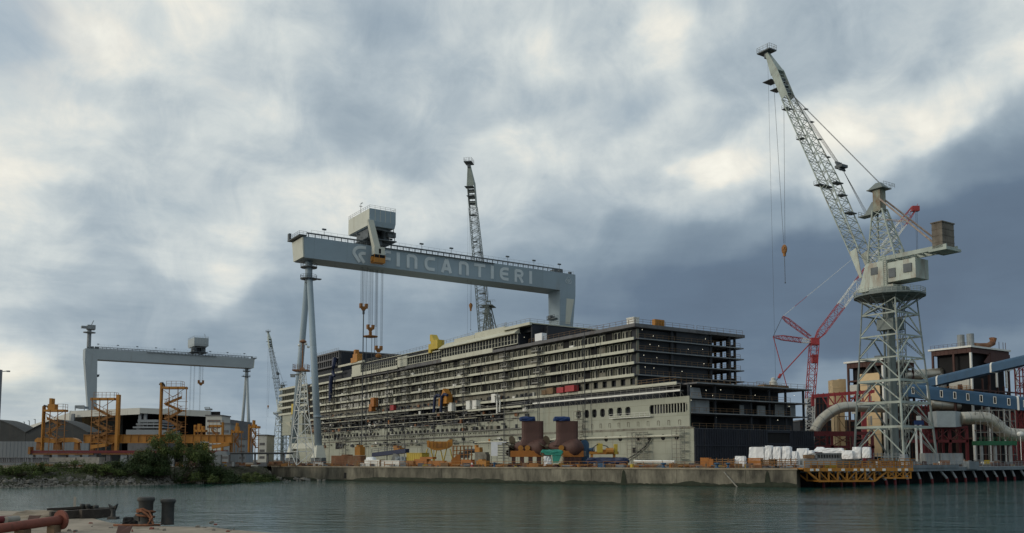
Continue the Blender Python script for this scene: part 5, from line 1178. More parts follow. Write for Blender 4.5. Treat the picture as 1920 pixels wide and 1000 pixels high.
# ================================================================ light mast by the gantry's near foot
def light_mast():
    c = qat(566, 868, 3.0); t = thing('light_mast', 'white lattice light mast with a rusty lookout and floodlights on top', 'light mast', Vector((c.x, c.y, QZ)))
    D = c.y; P = lambda x, y: at(x, y, D)
    b0, b1, b2 = P(566, 868), P(565.5, 770), P(568, 697)
    base = Vector((c.x, c.y, QZ)); m1 = Vector((b1.x, D, b1.z)); m2 = Vector((b2.x, D, b2.z))
    ex = Vector((.8, .6, 0)).normalized()
    g = MB(); g.truss(base + UP * .2, m1, 4.9, 4.9, 2.6, 2.6, 4, .13, .085, up=ex); g.build('lower_lattice', M_white, t)
    g = MB(); g.truss(m1, m2, 2.6, 2.6, 1.0, 1.0, 5, .12, .075, up=ex); g.build('upper_lattice', M_white, t)
    g = MB(); a = P(567, 695); g.box(a.x - 2.2, a.x + 1.6, D - 1.6, D + 1.6, a.z - .2, a.z + .15); g.frustum((a.x - .6, a.x + .6, D - .6, D + .6, a.z + .15), (a.x - .15, a.x + .15, D - .15, D + .15, a.z + 1.0)); q = P(567.5, 640); g.tube((a.x, D, a.z), (a.x, D, q.z), .17, 8); g.lathe((a.x, D, q.z), [(.3, -.5), (.9, -.25), (.9, 0), (.2, .45)], 10); g.build('lookout', M_rust, t)
    g = MB(); g.rail([(a.x - 2.1, D - 1.5, a.z + .15), (a.x + 1.5, D - 1.5, a.z + .15), (a.x + 1.5, D + 1.5, a.z + .15), (a.x - 2.1, D + 1.5, a.z + .15), (a.x - 2.1, D - 1.5, a.z + .15)], 1.3, .6, .035); g.build('lookout_railing', M_rust, t)
    for x, y, d in ((562, 648, -.5), (573.5, 645, 0), (577, 650, .6)):
        g = MB(); p = P(x, y); g.ball(p + Vector((0, d, 0)), .42, 8, (1, .8, .8)); g.tube(p + Vector((0, d, .1)), (a.x, D, q.z - .2), .05, 4); g.build('floodlight', M_white, t)
    g = MB(); p = P(548, 703); g.box(p.x - .8, p.x + 2.4, D + 1, D + 1.5, p.z, p.z + .3); g.box(p.x - .7, p.x + .4, D + .9, D + 1.6, p.z - .5, p.z); g.build('side_lamp', M_tint, t)
light_mast()

# ================================================================ goods and gear on the quay
rq = random.Random(17)
def quay_rail():
    t = thing('quay_railing', 'low rusty orange railing along the edge of the concrete quay', 'railing', Q0 + QD * 50 + QN * 1.2 + UP * QZ)
    ln = (Q1 - Q0).length; s = .6
    while s < ln - 2:
        l = rq.choice((5.2, 6.5, 8.)); g = MB(Q0, QD, QN); y = 1.1 + rq.uniform(-.06, .06); g.rail([(s, y, QZ + .02), (min(s + l, ln), y, QZ + .02)], 1.15 + rq.uniform(-.05, .05), 2.2, .05); g.build('rail_section', M_ord if rq.random() < .7 else M_rust, t); s += l + (.2 if rq.random() < .85 else 1.4)
quay_rail()
# two podded propellers on cradles
def pod(x0, label, inl=13.):
    sc_ = .1215; c = qat(x0, 866, inl); D = c.y; P = lambda x, y, d=0.: at(x, y, D + d)
    t = thing('propeller_pod', label, 'propeller pod', Vector((c.x, D, QZ + 1.6)), 'propeller pods on cradles')
    dx = x0 - 998
    X = lambda x: x + dx
    n = 18; prof = []
    a, b = P(X(978), 790), P(X(1019), 832); w = b.x - a.x; cx = (a.x + b.x) / 2
    g = MB(); rows = []
    for k, y in enumerate((790, 800, 812, 822, 830, 836)):
        z = P(X(998), y).z; sx = (w / 2) * (1 if y < 824 else 1 + (y - 824) * .03); sy = 1.15 if y < 815 else 1.15 + (y - 815) * .02
        rows.append([Vector((cx + sx * math.copysign(abs(math.cos(q)) ** .3, math.cos(q)), D + sy * math.copysign(abs(math.sin(q)) ** .6, math.sin(q)), z)) for q in [2 * math.pi * i / n for i in range(n)]])
    vs = [v for r in rows for v in r]; fs = [(k * n + i, k * n + (i + 1) % n, (k + 1) * n + (i + 1) % n, (k + 1) * n + i) for k in range(len(rows) - 1) for i in range(n)]; fs += [tuple(range(n))[::-1]]
    g.raw(vs, fs); g.build('strut', M_pod, t)
    e0, e1 = P(X(964), 838.5, 1.5), P(X(1030), 838.5, -2.4)
    g = MB(); pr = [(0, .25), (.03, .75), (.10, 1.15), (.22, 1.4), (.4, 1.5), (.58, 1.62), (.7, 1.95), (.8, 2.02), (.88, 1.7), (.95, 1.0), (.99, .4), (1, .12)]
    g.sweep([e0.lerp(e1, k) - UP * (.0 + .25 * k) for k, r in pr], [r for k, r in pr], 20); g.build('motor_body', M_pod, t, True)
    g = MB(); tp = P(X(988), 790); u = MB(); u = lump((cx - 1.15, D, tp.z + .02), (3.9, 3.0, .95), random.Random(int(x0)), None, .9, .03, 5); u.build('blue_cover', M_blueb, t)
    # propeller at the far end of the body
    g = MB(); ax = (e0 - e1).normalized(); a_ = ax.cross(UP).normalized(); b_ = a_.cross(ax); hub = e0 + ax * .3
    for k in range(5):
        th = 2 * math.pi * k / 5 + .5; rd = a_ * math.cos(th) + b_ * math.sin(th); tg = ax.cross(rd) * .5 + ax * .85; tg.normalize(); pts = []
        for u_, wd in ((.4, .4), (.8, .9), (1.4, 1.25), (2.0, 1.2), (2.4, .7), (2.55, .25)): pts.append((hub + rd * u_, tg * wd))
        poly = [p - q for p, q in pts] + [p + q for p, q in reversed(pts)]; g.prism(poly, ax * .12)
    g.sweep([hub - ax * .5, hub + ax * .2, hub + ax * .9, hub + ax * 1.2], [.75, .7, .4, .08], 12); g.build('propeller', M_bronze, t)
    # cradle stands apart
    q = thing('pod_cradle', label.replace('propeller pod', 'cradle').replace('dark red brown', 'orange'), 'cradle', Vector((c.x, D, QZ)), 'orange cradles under the pods'); return t, q, D, X
def cradle(q, D, X, x0, x1, hooks):
    g = MB(); PB(g, X(x0), 845.5, X(x1), 857, D - 2.6, 1.2); PB(g, X(x0), 845.5, X(x1), 857, D + 1.6, 1.2); PB(g, X(x0) + 4, 849, X(x0) + 9, 856, D - 1.4, 3.2); PB(g, X(x1) - 9, 849, X(x1) - 4, 856, D - 1.4, 3.2); g.build('beam', M_brick, q)
    for k in range(4):
        x = X(x0) + 6 + k * (x1 - x0 - 14) / 3; g = MB(); a = at(x, 857, D - 2.4); g.box(a.x - .45, a.x + .45, D - 2.5, D + 2.6, QZ, a.z + .05); g.box(a.x - .8, a.x + .8, D - 2.7, D + 2.8, QZ, QZ + .3); g.build('support', M_brown, q)
    for x in hooks:
        g = MB(); a = at(x, 846, D - 2.0); g.tube(a + Vector((0, 0, -1.1)), a + Vector((.15, 0, .6)), .28, 8); g.tube(a + Vector((0, -.35, .7)), a + Vector((0, .35, .7)), .6, 10); g.box(a.x - .5, a.x + .7, D - 2.3, D - 1.7, a.z - .3, a.z + .2); g.build('hook', M_or, q)
t, q, D, X = pod(998, 'dark red brown propeller pod nearest the white scaffold sheet'); cradle(q, D, X, 957, 1019, (976, 989)); q['label'] = 'orange cradle with two big hooks under the pod nearest the white scaffold sheet'
t, q, D, X = pod(1062.5, 'dark red brown propeller pod beside the blue cylinder machine'); cradle(q, D, X, 991.5, 1030, (990 + 64 - 1.5,)); q['label'] = 'orange cradle under the pod beside the blue cylinder machine'
# sea green hopper wrapped in sheet
def hopper():
    a = qat(1035, 868, 5.); D = a.y; t = thing('covered_hopper', 'sea green tarpaulin hopper standing in front of the pods', 'hopper', Vector((a.x, D, QZ)))
    P = lambda x, y, d=0.: at(x, y, D + d)
    g = MB(); top = [P(1016, 846), P(1056, 847.5), P(1056, 847.5, 3.5), P(1016, 846, 3.5)]; bot = [P(1022, 853), P(1052, 854), P(1052, 854, 3.), P(1022, 853, 3.)]; g.hexa(bot + top); lo = [P(1037, 868), P(1047, 868), P(1047, 868, 2), P(1037, 868, 2)]; mid = [P(1035, 853.6, .15), P(1053, 853.8, .15), P(1053, 853.8, 2.8), P(1035, 853.6, 2.8)]; g.hexa(lo + mid)
    g.build('green_sheet', M_green, t)
    u = lump(Vector((P(1027, 868).x, D + 1, QZ)), (1.7, 1.6, 2.3), random.Random(3), None, .9, .05); u.build('pale_sheet', M_tarp, t)
    u = lump(P(1035, 847.5, 1.7) - UP * .2, (4.9, 3.8, .6), random.Random(9), None, .9, .03); u.build('green_lid', M_green, t)
    g = MB()
    for x in (1018, 1054): p = P(x, 850, .3); g.tube((p.x, p.y, QZ), p, .07, 5)
    g.build('leg', M_ord, t)
hopper()
# lifting beam on trestles
def lifting_beam():
    a = qat(823, 866, 15.); D = a.y; t = thing('spreader_beam', 'deep orange spreader beam with two horns, resting on yellow trestles', 'spreader beam', Vector((a.x, D, QZ)))
    P = lambda x, y: at(x, y, D)
    g = MB(); g.prism([P(x, y) for x, y in ((800, 827), (803, 826), (807, 828), (838, 828), (841, 825), (848, 824), (848, 836), (840, 841), (822, 845), (812, 844), (801, 838))], (0, 1.6, 0)); g.build('web', M_or, t)
    g = MB()
    for x in (805, 812, 818, 828, 834, 841): p = P(x, 829); r_ = P(x, 840); g.box(p.x - .08, p.x + .08, D - .2, D, r_.z, p.z)
    p = P(823, 836); g.box(p.x - .4, p.x + .4, D - .08, D, p.z - .5, p.z + .5); g.build('stiffener', M_ord, t)
    for x in (804, 822, 840):
        g = MB(); p = P(x, 844)
        for s in (-1.4, 1.4):
            for d in (0, 1.6): g.tube((p.x + s, D + d, QZ), (p.x + s * .3, D + d * .7 + .3, p.z + .3), .1, 5)
        g.tube((p.x - 1.1, D, QZ + .9), (p.x + 1.1, D, QZ + .9), .08, 4); g.build('trestle', M_yel, t)
lifting_beam()
def boxes(name, lab, cat, m, rects, inl, dep=1.6, group=None, extra=None):
    g = MB()
    for r in rects: QB(g, *r, inl, dep)
    if extra: extra(g)
    return solo(g, name, m, lab, cat, group)
def container(x0, y0, x1, y1, inl, m, lab, name='container', side=3.0):
    c = qat((x0 + x1) / 2, 866, inl); t = thing(name, lab, 'container', Vector((c.x, c.y, QZ)))
    g = MB(); QB(g, x0, y0, x1, None, inl, side); g.build('body', m, t)
    g = MB(); n = max(3, int((x1 - x0) / 3.2))
    for k in range(n): x = x0 + .8 + k * (x1 - x0 - 1.6) / (n - 1); QB(g, x - .25, y0 + .6, x + .25, None, inl - .06, .06)
    g.build('rib', m, t)
    g = MB(); QB(g, x0 - .3, y0 - .7, x1 + .3, y0, inl - .1, side + .2); g.build('roof', M_roof if m is not M_yel else M_yel, t)
container(762, 850, 791, 862, 8., M_yel, 'plain yellow container left of the orange spreader beam')
boxes('steel_box', 'stack of two flat orange steel boxes in front of the spreader beam', 'steel box', M_brick, [(776, 861.2, 800, None), (787, 857, 811, 861)], 4.)
boxes('steel_box', 'long low orange steel frame lying on the quay edge under the spreader beam', 'steel box', M_brick, [(800, 867, 846, None), (804, 864, 832, 866.8)], 4.2, 1.2)
boxes('steel_box', 'orange steel box at the left end of the row by the yellow container', 'steel box', M_ord, [(761, 864, 775, None)], 3.6)
boxes('steel_box', 'plain orange steel box right of the orange wedge', 'steel box', M_brick, [(864, 862, 883, None)], 4.5)
boxes('steel_box', 'low orange steel bracket beside the red and white cone', 'steel box', M_or, [(893, 864, 911, None), (897, 861.5, 904, 864)], 4.4)
def wedge(g):
    pass
g = MB(); c = qat(854, 866, 4.); D = c.y; P = lambda x, y: at(x, y, D); g.prism([Vector((P(846, 870).x, D, QZ)), Vector((P(863, 870).x, D, QZ)), P(862.5, 853.5), P(857, 853), P(846, 863)], (0, 1.8, 0)); g.box(P(846, 870).x - .2, P(863, 870).x + .2, D - .15, D + 1.9, QZ, QZ + .25); solo(g, 'wedge_bracket', M_brick, 'bright orange wedge shaped bracket on the quay', 'bracket')
def orange_frame():
    c = qat(867, 866, 9.); D = c.y; t = thing('pipe_rack', 'open orange pipe rack right of the spreader beam', 'rack', Vector((c.x, D, QZ)))
    for k in range(6):
        g = MB(); p = at(849 + k * 7, 836.5, D); g.tube((p.x, D, QZ), p, .1, 5); g.tube((p.x, D + 2, QZ), p + Vector((0, 2, 0)), .1, 5); g.build('upright', M_ord, t)
    g = MB()
    for y in (836.5, 845, 853): a, b = at(848, y, D), at(886, y, D); g.tube(a, b, .1, 5); g.tube(a + Vector((0, 2, 0)), b + Vector((0, 2, 0)), .1, 5)
    g.build('bar', M_ord, t)
    g = MB(); a = at(872, 846, D + .4); g.tube(a, a + Vector((4, 1, .1)), .5, 10); g.box(a.x - 1.5, a.x + 1, D + .3, D + 1.6, a.z - 1.6, a.z - .3); g.build('load', M_roof, t)
orange_frame()
boxes('machine_box', 'grey brown machine box topped by an orange block, left of the white sheet', 'machine', [M_mott], [(890, 848, 910, None), (905, 852, 912, None)], 9.)
g = MB(); QB(g, 890, 839, 899, 847.8, 9.2, 1.4); QB(g, 889.5, 834.5, 893, 839, 9.4, 1.0); solo(g, 'orange_block', M_or, 'orange block with a dark lid on top of the grey brown machine box', 'block')
def white_sheet():
    c = qat(938, 866, 9.5); D = c.y; t = thing('scaffold_rack', 'grey scaffold rack with a white sheet hung over its left side', 'scaffold rack', Vector((c.x, D, QZ)))
    g = MB()
    for x in (921, 932, 943, 954): p = at(x, 829, D); g.tube((p.x, D, QZ), p, .07, 4); g.tube((p.x, D + 2, QZ), p + Vector((0, 2, 0)), .07, 4)
    for y in (829, 834, 839, 844, 849, 854, 859): a, b = at(921, y, D), at(954, y, D); g.tube(a, b, .06, 4); g.box(at(934, y, D).x, b.x, D, D + 1.8, a.z - .12, a.z)
    g.build('tube_frame', M_steel, t)
    g = MB(); PB(g, 920.5, 829, 933, 855, D - .25, .12); PB(g, 933, 828.6, 949, 830.4, D - .3, 2.2); PB(g, 933, 830.4, 941, 834, D - .2, .1); u = g.build('white_sheet', M_tarp, t)
white_sheet()
g = MB(); c = qat(885, 869, 2.6); g.m = 0; g.lathe(Vector((c.x, c.y, QZ)), [(.55, 0), (.55, .06), (.34, .08), (.26, .45)], 12); g.m = 1; g.lathe(Vector((c.x, c.y, QZ + .45)), [(.26, 0), (.17, .45)], 12); g.m = 0; g.lathe(Vector((c.x, c.y, QZ + .9)), [(.17, 0), (.06, .5)], 12); solo(g, 'traffic_cone', [M_red, M_white], 'red and white cone near the orange wedge', 'cone')
# white goods at the left of the quay
def wrapped(x0, y0, x1, inl, lab, dep=2.4, tap=.93, zb=None, peak=False):
    a, b = qat(x0, 866, inl), qat(x1, 866, inl); m = qat((x0 + x1) / 2, y0, inl); z = QZ if zb is None else qat((x0 + x1) / 2, zb, inl).z
    c = (a + b) / 2; c = Vector((c.x, c.y, z)) + QN * dep / 2
    u = lump(c, ((b - a).length, dep, m.z - z), rq, -QD, tap, .02, 6); return solo(u, 'wrapped_package', M_tarp, lab, 'package', 'white wrapped packages on the quay', c)
def pallet(x0, y0, x1, inl, lab, m=None, zb=None, dep=2.2, name='stacked_panels'):
    g = MB(); n = 5; a = qat((x0 + x1) / 2, y0, inl); zt = a.z; z0 = QZ if zb is None else qat((x0 + x1) / 2, zb, inl).z
    for k in range(n):
        za = z0 + (zt - z0) * k / n; zb_ = z0 + (zt - z0) * (k + .86) / n; p, q = qat(x0 + rq.uniform(-.4, .4), 866, inl), qat(x1 + rq.uniform(-.4, .4), 866, inl); e = QN * dep
        g.hexa([(v.x, v.y, za) for v in (p, q, q + e, p + e)] + [(v.x, v.y, zb_) for v in (p, q, q + e, p + e)])
    return solo(g, name, m or M_white, lab, 'stack', 'stacks of panels on the quay')
wrapped(680, 857.5, 700, 4., 'white wrapped package with a peaked sheet, left of the white panels', 2.4, .6)
pallet(683, 862, 711, 3., 'tall white stack of panels on the left part of the quay'); pallet(713, 863.5, 748, 3., 'long white stack of panels right of the taller white stack'); pallet(668, 868.5, 682, 2.6, 'low white stack of panels at the left end', None); 
g = MB(); QB(g, 711.5, 862, 713, None, 2.8, 2); solo(g, 'panel_divider', M_wood, 'thin timber upright between the two white panel stacks', 'timber')
boxes('hopper_wall', 'rusty brown low steel wall behind the white panels', 'steel wall', M_rust, [(621, 854.5, 676, None), (640, 852.5, 652, 854.5)], 12., 2.)
boxes('yellow_machine', 'small dark yellow machine on the rusty brown wall', 'machine', M_or, [(665, 838, 675, 854), (668, 834.5, 672, 838)], 13., 2.)
boxes('yellow_machine', 'small orange machine behind the blue gangway', 'machine', M_or, [(738, 840, 749, 851), (737, 836, 744, 840)], 14., 2.)
def gangway():
    a, b = qat(697, 853, 12.), qat(760, 845.5, 12.); t = thing('gangway', 'dark blue gangway lying at a slant behind the yellow container', 'gangway', Vector((a.x, a.y, QZ)))
    g = MB(); d = b - a; n = Vector((0, 0, .5)); g.prism([a - n, a + n, b + n, b - n], QN * 1.6); g.build('deck', M_bluet, t)
    g = MB(); g.rail([a + n, b + n], .9, 2.2, .06); g.build('handrail', M_bluet, t)
    g = MB(); c = a.lerp(b, .72); g.frustum((c.x - 1.5, c.x + 1.5, c.y - .3, c.y + 2, QZ), (c.x - .6, c.x + .6, c.y, c.y + 1.6, c.z - .4)); g.build('trestle', M_steel, t)
gangway()
u = lump(qat(752, 866, 8.).xy.to_3d() + UP * QZ, (3.6, 2.4, 2.2), rq, None, .7, .05); solo(u, 'covered_heap', M_bldg, 'grey blue covered heap left of the yellow container', 'heap', None, qat(752, 866, 8.).xy.to_3d() + UP * QZ)
# right of the pods
def cylinder_machine():
    c = qat(1096, 866, 15.); D = c.y; t = thing('blue_machine', 'upright blue machine with a rounded top, right of the pods', 'machine', Vector((c.x, D, QZ)))
    g = MB(); P = lambda x, y: at(x, y, D); zs = P(1096, 833).z; pts = [Vector((P(1088, 866).x, D, QZ)), Vector((P(1104.5, 866).x, D, QZ))]
    top = [Vector((P(1096, 833).x + (P(1104.5, 833).x - P(1096, 833).x) * math.cos(R(a)), D, zs + .95 * math.sin(R(a)))) for a in range(0, 181, 20)]
    g.prism(pts + top, (0, 2.6, 0)); g.build('casing', M_blue, t)
    g = MB(); PB(g, 1095, 846, 1099, 856, D - .1, .1); g.build('door', M_tint, t)
    g = MB(); a = P(1104, 845); g.tube(a, a + Vector((1.2, .2, .2)), .5, 10); g.build('outlet', M_blue, t)
cylinder_machine()
def blue_heap():
    a, b = qat(1099, 866, 8.), qat(1180, 866, 8.); c = (a + b) / 2; c.z = QZ
    t = thing('covered_timber', 'long heap under a dark blue tarpaulin on trestles', 'covered heap', c)
    u = lump(c + UP * .8, ((b - a).length, 2.6, 1.2), rq, -QD, .93, .012, 8); u.build('tarpaulin', M_bluet, t)
    for k in range(9):
        p = a.lerp(b, .05 + .9 * k / 8); g = MB(); g.box(p.x - .15, p.x + .15, p.y - .2, p.y + 2.2, QZ, QZ + .95); g.build('trestle', M_black, t)
blue_heap()
def winch():
    c = qat(1132, 866, 13.); D = c.y; t = thing('yellow_winch', 'low yellow machine with hoses between two yellow posts', 'machine', Vector((c.x, D, QZ)))
    g = MB(); PB(g, 1120, 832, 1130, 849, D, 1.6); PB(g, 1122.5, 830.5, 1124, 832, D + .3, .6); PB(g, 1152, 833, 1158, 852, D, 1.4); g.build('post', M_yel, t)
    g = MB(); PB(g, 1106, 847, 1160, 852, D + .2, 1.6); PB(g, 1130, 843, 1150, 847, D + .3, 1.4); a = at(1136, 846, D + .2); g.tube(a, a + Vector((1.6, 0, 0)), .7, 10); PB(g, 1108, 852, 1112, 866, D + .4, 1); PB(g, 1150, 852, 1154, 866, D + .4, 1); g.build('bed', M_or, t)
    g = MB(); PT(g, [(1113, 846), (1115, 837), (1121, 833)], D, .1, 5); PT(g, [(1130, 835), (1138, 837), (1144, 844)], D, .1, 5); PT(g, [(1107, 849), (1111, 840), (1118, 835)], D + .5, .09, 5); g.build('hose', M_cable, t)
winch()
boxes('blue_box', 'small bright blue box on the quay edge below the dark blue tarpaulin', 'box', M_blue, [(1121, 869, 1133, None)], 1.8, .8)
g = MB()
for (x0, x1, y) in ((1189, 1204, 865.5), (1205, 1242, 865.8), (1243, 1265, 866.2)): g.tube(qat(x0, y, 5.), qat(x1, y + .3, 5.), .3, 10)
for v in g.v: v.z = max(v.z, QZ)
solo(g, 'white_pipe', M_white, 'white pipe lying along the quay below the black hose', 'pipe')
def qbollard(x, y, lab, s=1.):
    c = qat(x, y, .55); g = MB(); g.lathe(Vector((c.x, c.y, QZ)), [(.42 * s, 0), (.42 * s, .12), (.26 * s, .2), (.24 * s, .6), (.5 * s, .72), (.52 * s, .9), (.3 * s, 1.0)], 12); solo(g, 'mooring_bollard', M_blue, lab, 'bollard', 'blue mooring bollards')
qbollard(1244, 868, 'blue mooring bollard in front of the white pipe'); qbollard(1344, 872, 'broad blue mooring bollard right of the dark streak on the wall', 1.15); qbollard(1365, 873, 'small blue mooring bollard right of the broad one', .85); qbollard(927, 873, 'small blue mooring bollard below the white scaffold sheet', .8)
boxes('orange_crate', 'bright orange crate heap by the dark stern bulkhead', 'crate', M_brick, [(1313, 858.5, 1329, None), (1328, 861, 1337, None)], 6.)
def rack(x0, x1, lab, inl=6.5):
    c = qat((x0 + x1) / 2, 866, inl); t = thing('timber_rack', lab, 'rack', Vector((c.x, c.y, QZ)), 'low racks of timber on the quay'); g = MB()
    for y in (861, 864.5, 868): QB(g, x0, y, x1, y + 1.4, inl, 2)
    g.build('timber', M_wood, t); g = MB(); n = int((x1 - x0) / 9)
    for k in range(n + 1): x = x0 + (x1 - x0) * k / n; QB(g, x - .4, 859, x + .4, None, inl - .15, .15)
    g.build('post', M_ord, t)
rack(1333, 1376, 'low timber rack between the orange crates and the small white package'); rack(1442, 1492, 'low timber rack in front of the row of white packages', 4.5)
wrapped(1376, 855.5, 1396, 7., 'small white package standing alone left of the larger ones', 2.)
pallet(1402, 858.5, 1426, 4.5, 'bright orange stack of steel plates under the biggest white package', M_brick); pallet(1426, 862, 1452, 5., 'brown stack of timber right of the orange plates', M_wood)
PK = [(1402, 838.5, 1434, 9., 'biggest white wrapped package, above the orange plates'), (1433.5, 836, 1447, 8.8, 'white wrapped package with a bluish side leaning on the biggest one'), (1448, 838, 1464.5, 8.6, 'square white wrapped package, first of two equal ones'), (1465.5, 837.5, 1482, 8.6, 'square white wrapped package with a notched top'),
      (1484, 846.5, 1495, 8., 'low white wrapped package left of the sagging one'), (1492, 841, 1515, 8.5, 'rounded white wrapped package at the quay corner')]
for p in PK: wrapped(*p)
# ================================================================ yellow truss jetty and what stands on it
def jetty():
    JO = Vector((52.2, 160.2, 0)); JX = Vector((.983, .186, 0)).normalized(); JY = Vector((-JX.y, JX.x, 0)); f = lambda: MB(JO, JX, JY)
    t = thing('truss_jetty', 'orange yellow steel truss jetty spanning the water beyond the quay corner', 'jetty', JO + JX * 10)
    g = f(); g.box(-.5, 21.2, -.1, 4.6, QZ - .15, QZ + .05); g.box(-.3, 21.2, -.25, -.1, QZ - .5, QZ + .12); g.box(-.3, 21.2, 4.6, 4.75, QZ - .5, QZ + .12); g.build('deck', M_or, t)
    zb, zt = 1.15, QZ - .5
    g = f()
    for y in (0, 4.4):
        g.box(2.6, 13.6, y - .14, y + .14, zb - .14, zb + .14); g.prism([(.2, y - .14, zt), (.6, y - .14, zt), (2.9, y - .14, zb), (2.5, y - .14, zb)], (0, .28, 0)); g.prism([(15.9, y - .14, zt), (16.3, y - .14, zt), (13.8, y - .14, zb), (13.4, y - .14, zb)], (0, .28, 0)); g.box(15.6, 20.9, y - .12, y + .12, 1.55, 1.8)
    g.build('chord', M_or, t)
    g = f(); n = 6; xs = [2.7 + k * 1.8 for k in range(n + 1)]
    for y in (0, 4.4):
        g = f()
        for k, x in enumerate(xs):
            g.box(x - .13, x + .13, y - .12, y + .12, zb + .14, zt)
            if k < n:
                a, b = ((x, zt), (xs[k + 1], zb)) if k < n / 2 else ((x, zb), (xs[k + 1], zt)); g.tube((a[0], y, a[1]), (b[0], y, b[1]), .11, 4)
        for x in (16.2, 17.8, 19.3, 20.8):
            g.box(x - .1, x + .1, y - .1, y + .1, 1.8, zt)
            if x < 20: g.tube((x, y, 1.8), (x + 1.5, y, zt), .09, 4); g.tube((x + 1.5, y, 1.8), (x, y, zt), .09, 4)
        g.build('web_member', M_or, t)
    g = f()
    for x in xs: g.tube((x, 0, zb), (x, 4.4, zb), .1, 4)
    g.build('cross_tie', M_or, t)
    g = f(); g.rail([(-.2, -.15, QZ + .05), (21.1, -.15, QZ + .05)], 1.25, 1.25, .075, 3); g.rail([(21.1, -.1, QZ + .05), (21.1, 4.6, QZ + .05), (14, 4.6, QZ + .05)], 1.25, 1.25, .07, 3); g.rail([(14.6, .3, QZ + .05), (21, .3, QZ + .05)], 1.7, 1.1, .07, 3); g.build('railing', M_or, t)
    for x in (.8, 1.9, 4.3, 6.9, 9.3, 10.6, 11.7, 12.9, 15.0, 18.1, 19.5):
        g = f(); g.box(x, x + .62, -.31, -.25, QZ - .42, QZ - .02); g.build('white_plate', M_white, t)
    return f
jf = jetty()
def jpack(x, y, sx, sy, z0, h, lab, tap=.92):
    f = jf(); c = f._p((x, y, z0)); u = lump(c, (sx, sy, h), rq, f.ex, tap, .02, 6); solo(u, 'wrapped_package', M_tarp, lab, 'package', 'white wrapped packages on the quay', c)
def jpack2(x0, y0, x1, inl, yb, lab, dep=2., tap=.9):
    wrapped(x0, y0, x1, inl, lab, dep, tap, yb)
jpack2(1515, 845, 1525, 7.5, 852, 'small low white package between the rounded one and the tent shaped one'); jpack2(1522, 838.5, 1551, 9., 848, 'white package under a tent shaped sheet', 2.4, .45); jpack2(1540, 841, 1583, 8., 850, 'longest white package, flat and beam like'); jpack2(1577, 845, 1600, 7.2, 861, 'white package with a torn grey side', 2.); jpack2(1597, 838.5, 1614.5, 8., 860, 'tall white package, left one of the pair at the end of the row', 2.2, .95); jpack2(1616, 838.5, 1632, 8., 859, 'tall white package, right one of the pair at the end of the row', 2.2, .95)
def skid_machine():
    c = qat(1545, 866, 6.2); D = c.y; t = thing('skid_machinery', 'grey machinery skid under the white packages behind the yellow railing', 'machinery', Vector((c.x, D, QZ)))
    g = MB(); PB(g, 1508, 860, 1600, 872, D, 2.4); PB(g, 1529, 850, 1532, 862, D, 2); PB(g, 1577, 850, 1580, 862, D, 2); g.build('frame', M_tint, t)
    g = MB()
    for k in range(9): p = at(1535 + k * 5, 855, D + .2); g.tube(p, p + Vector((0, 1.6, 0)), .55, 8); g.tube(p + Vector((.3, -.1, -.9)), p + Vector((.3, -.1, .5)), .12, 5)
    PB(g, 1530, 851, 1578, 853, D, 2.2); PB(g, 1570, 862, 1612, 871, D - .3, 1); g.build('pipework', M_gand, t)
    g = MB(); PB(g, 1510, 853, 1527, 859.8, D - .2, 1.4); g.build('timber_case', M_wood, t)
skid_machine()
g = MB(); QB(g, 1636, 851, 1690, 852.2, 10., 1.2)
for k in range(8): QB(g, 1638 + k * 7, 849, 1639 + k * 7, 862, 9.8, .2)
QB(g, 1636, 856, 1690, 857, 9.9, 1.); solo(g, 'pipe_rack', M_tint, 'grey pipe rack behind the yellow jetty end', 'rack', None, Vector((qat(1663, 866, 10.).x, qat(1663, 866, 10.).y, QZ)))
for k, (x0, x1, lab) in enumerate(((1735, 1761, 'silver grey flat tank near the tower foot'), (1764, 1806, 'silver grey long flat tank right of the shorter one'))):
    g = MB(); D = 210.; PB(g, x0, 850, x1, 871, D, 3)
    for j in range(4): x = x0 + 2 + j * (x1 - x0 - 4) / 3; PB(g, x - .3, 850.5, x + .3, 871, D - .1, .1)
    solo(g, 'flat_tank', M_tint, lab, 'tank', 'silver grey flat tanks')

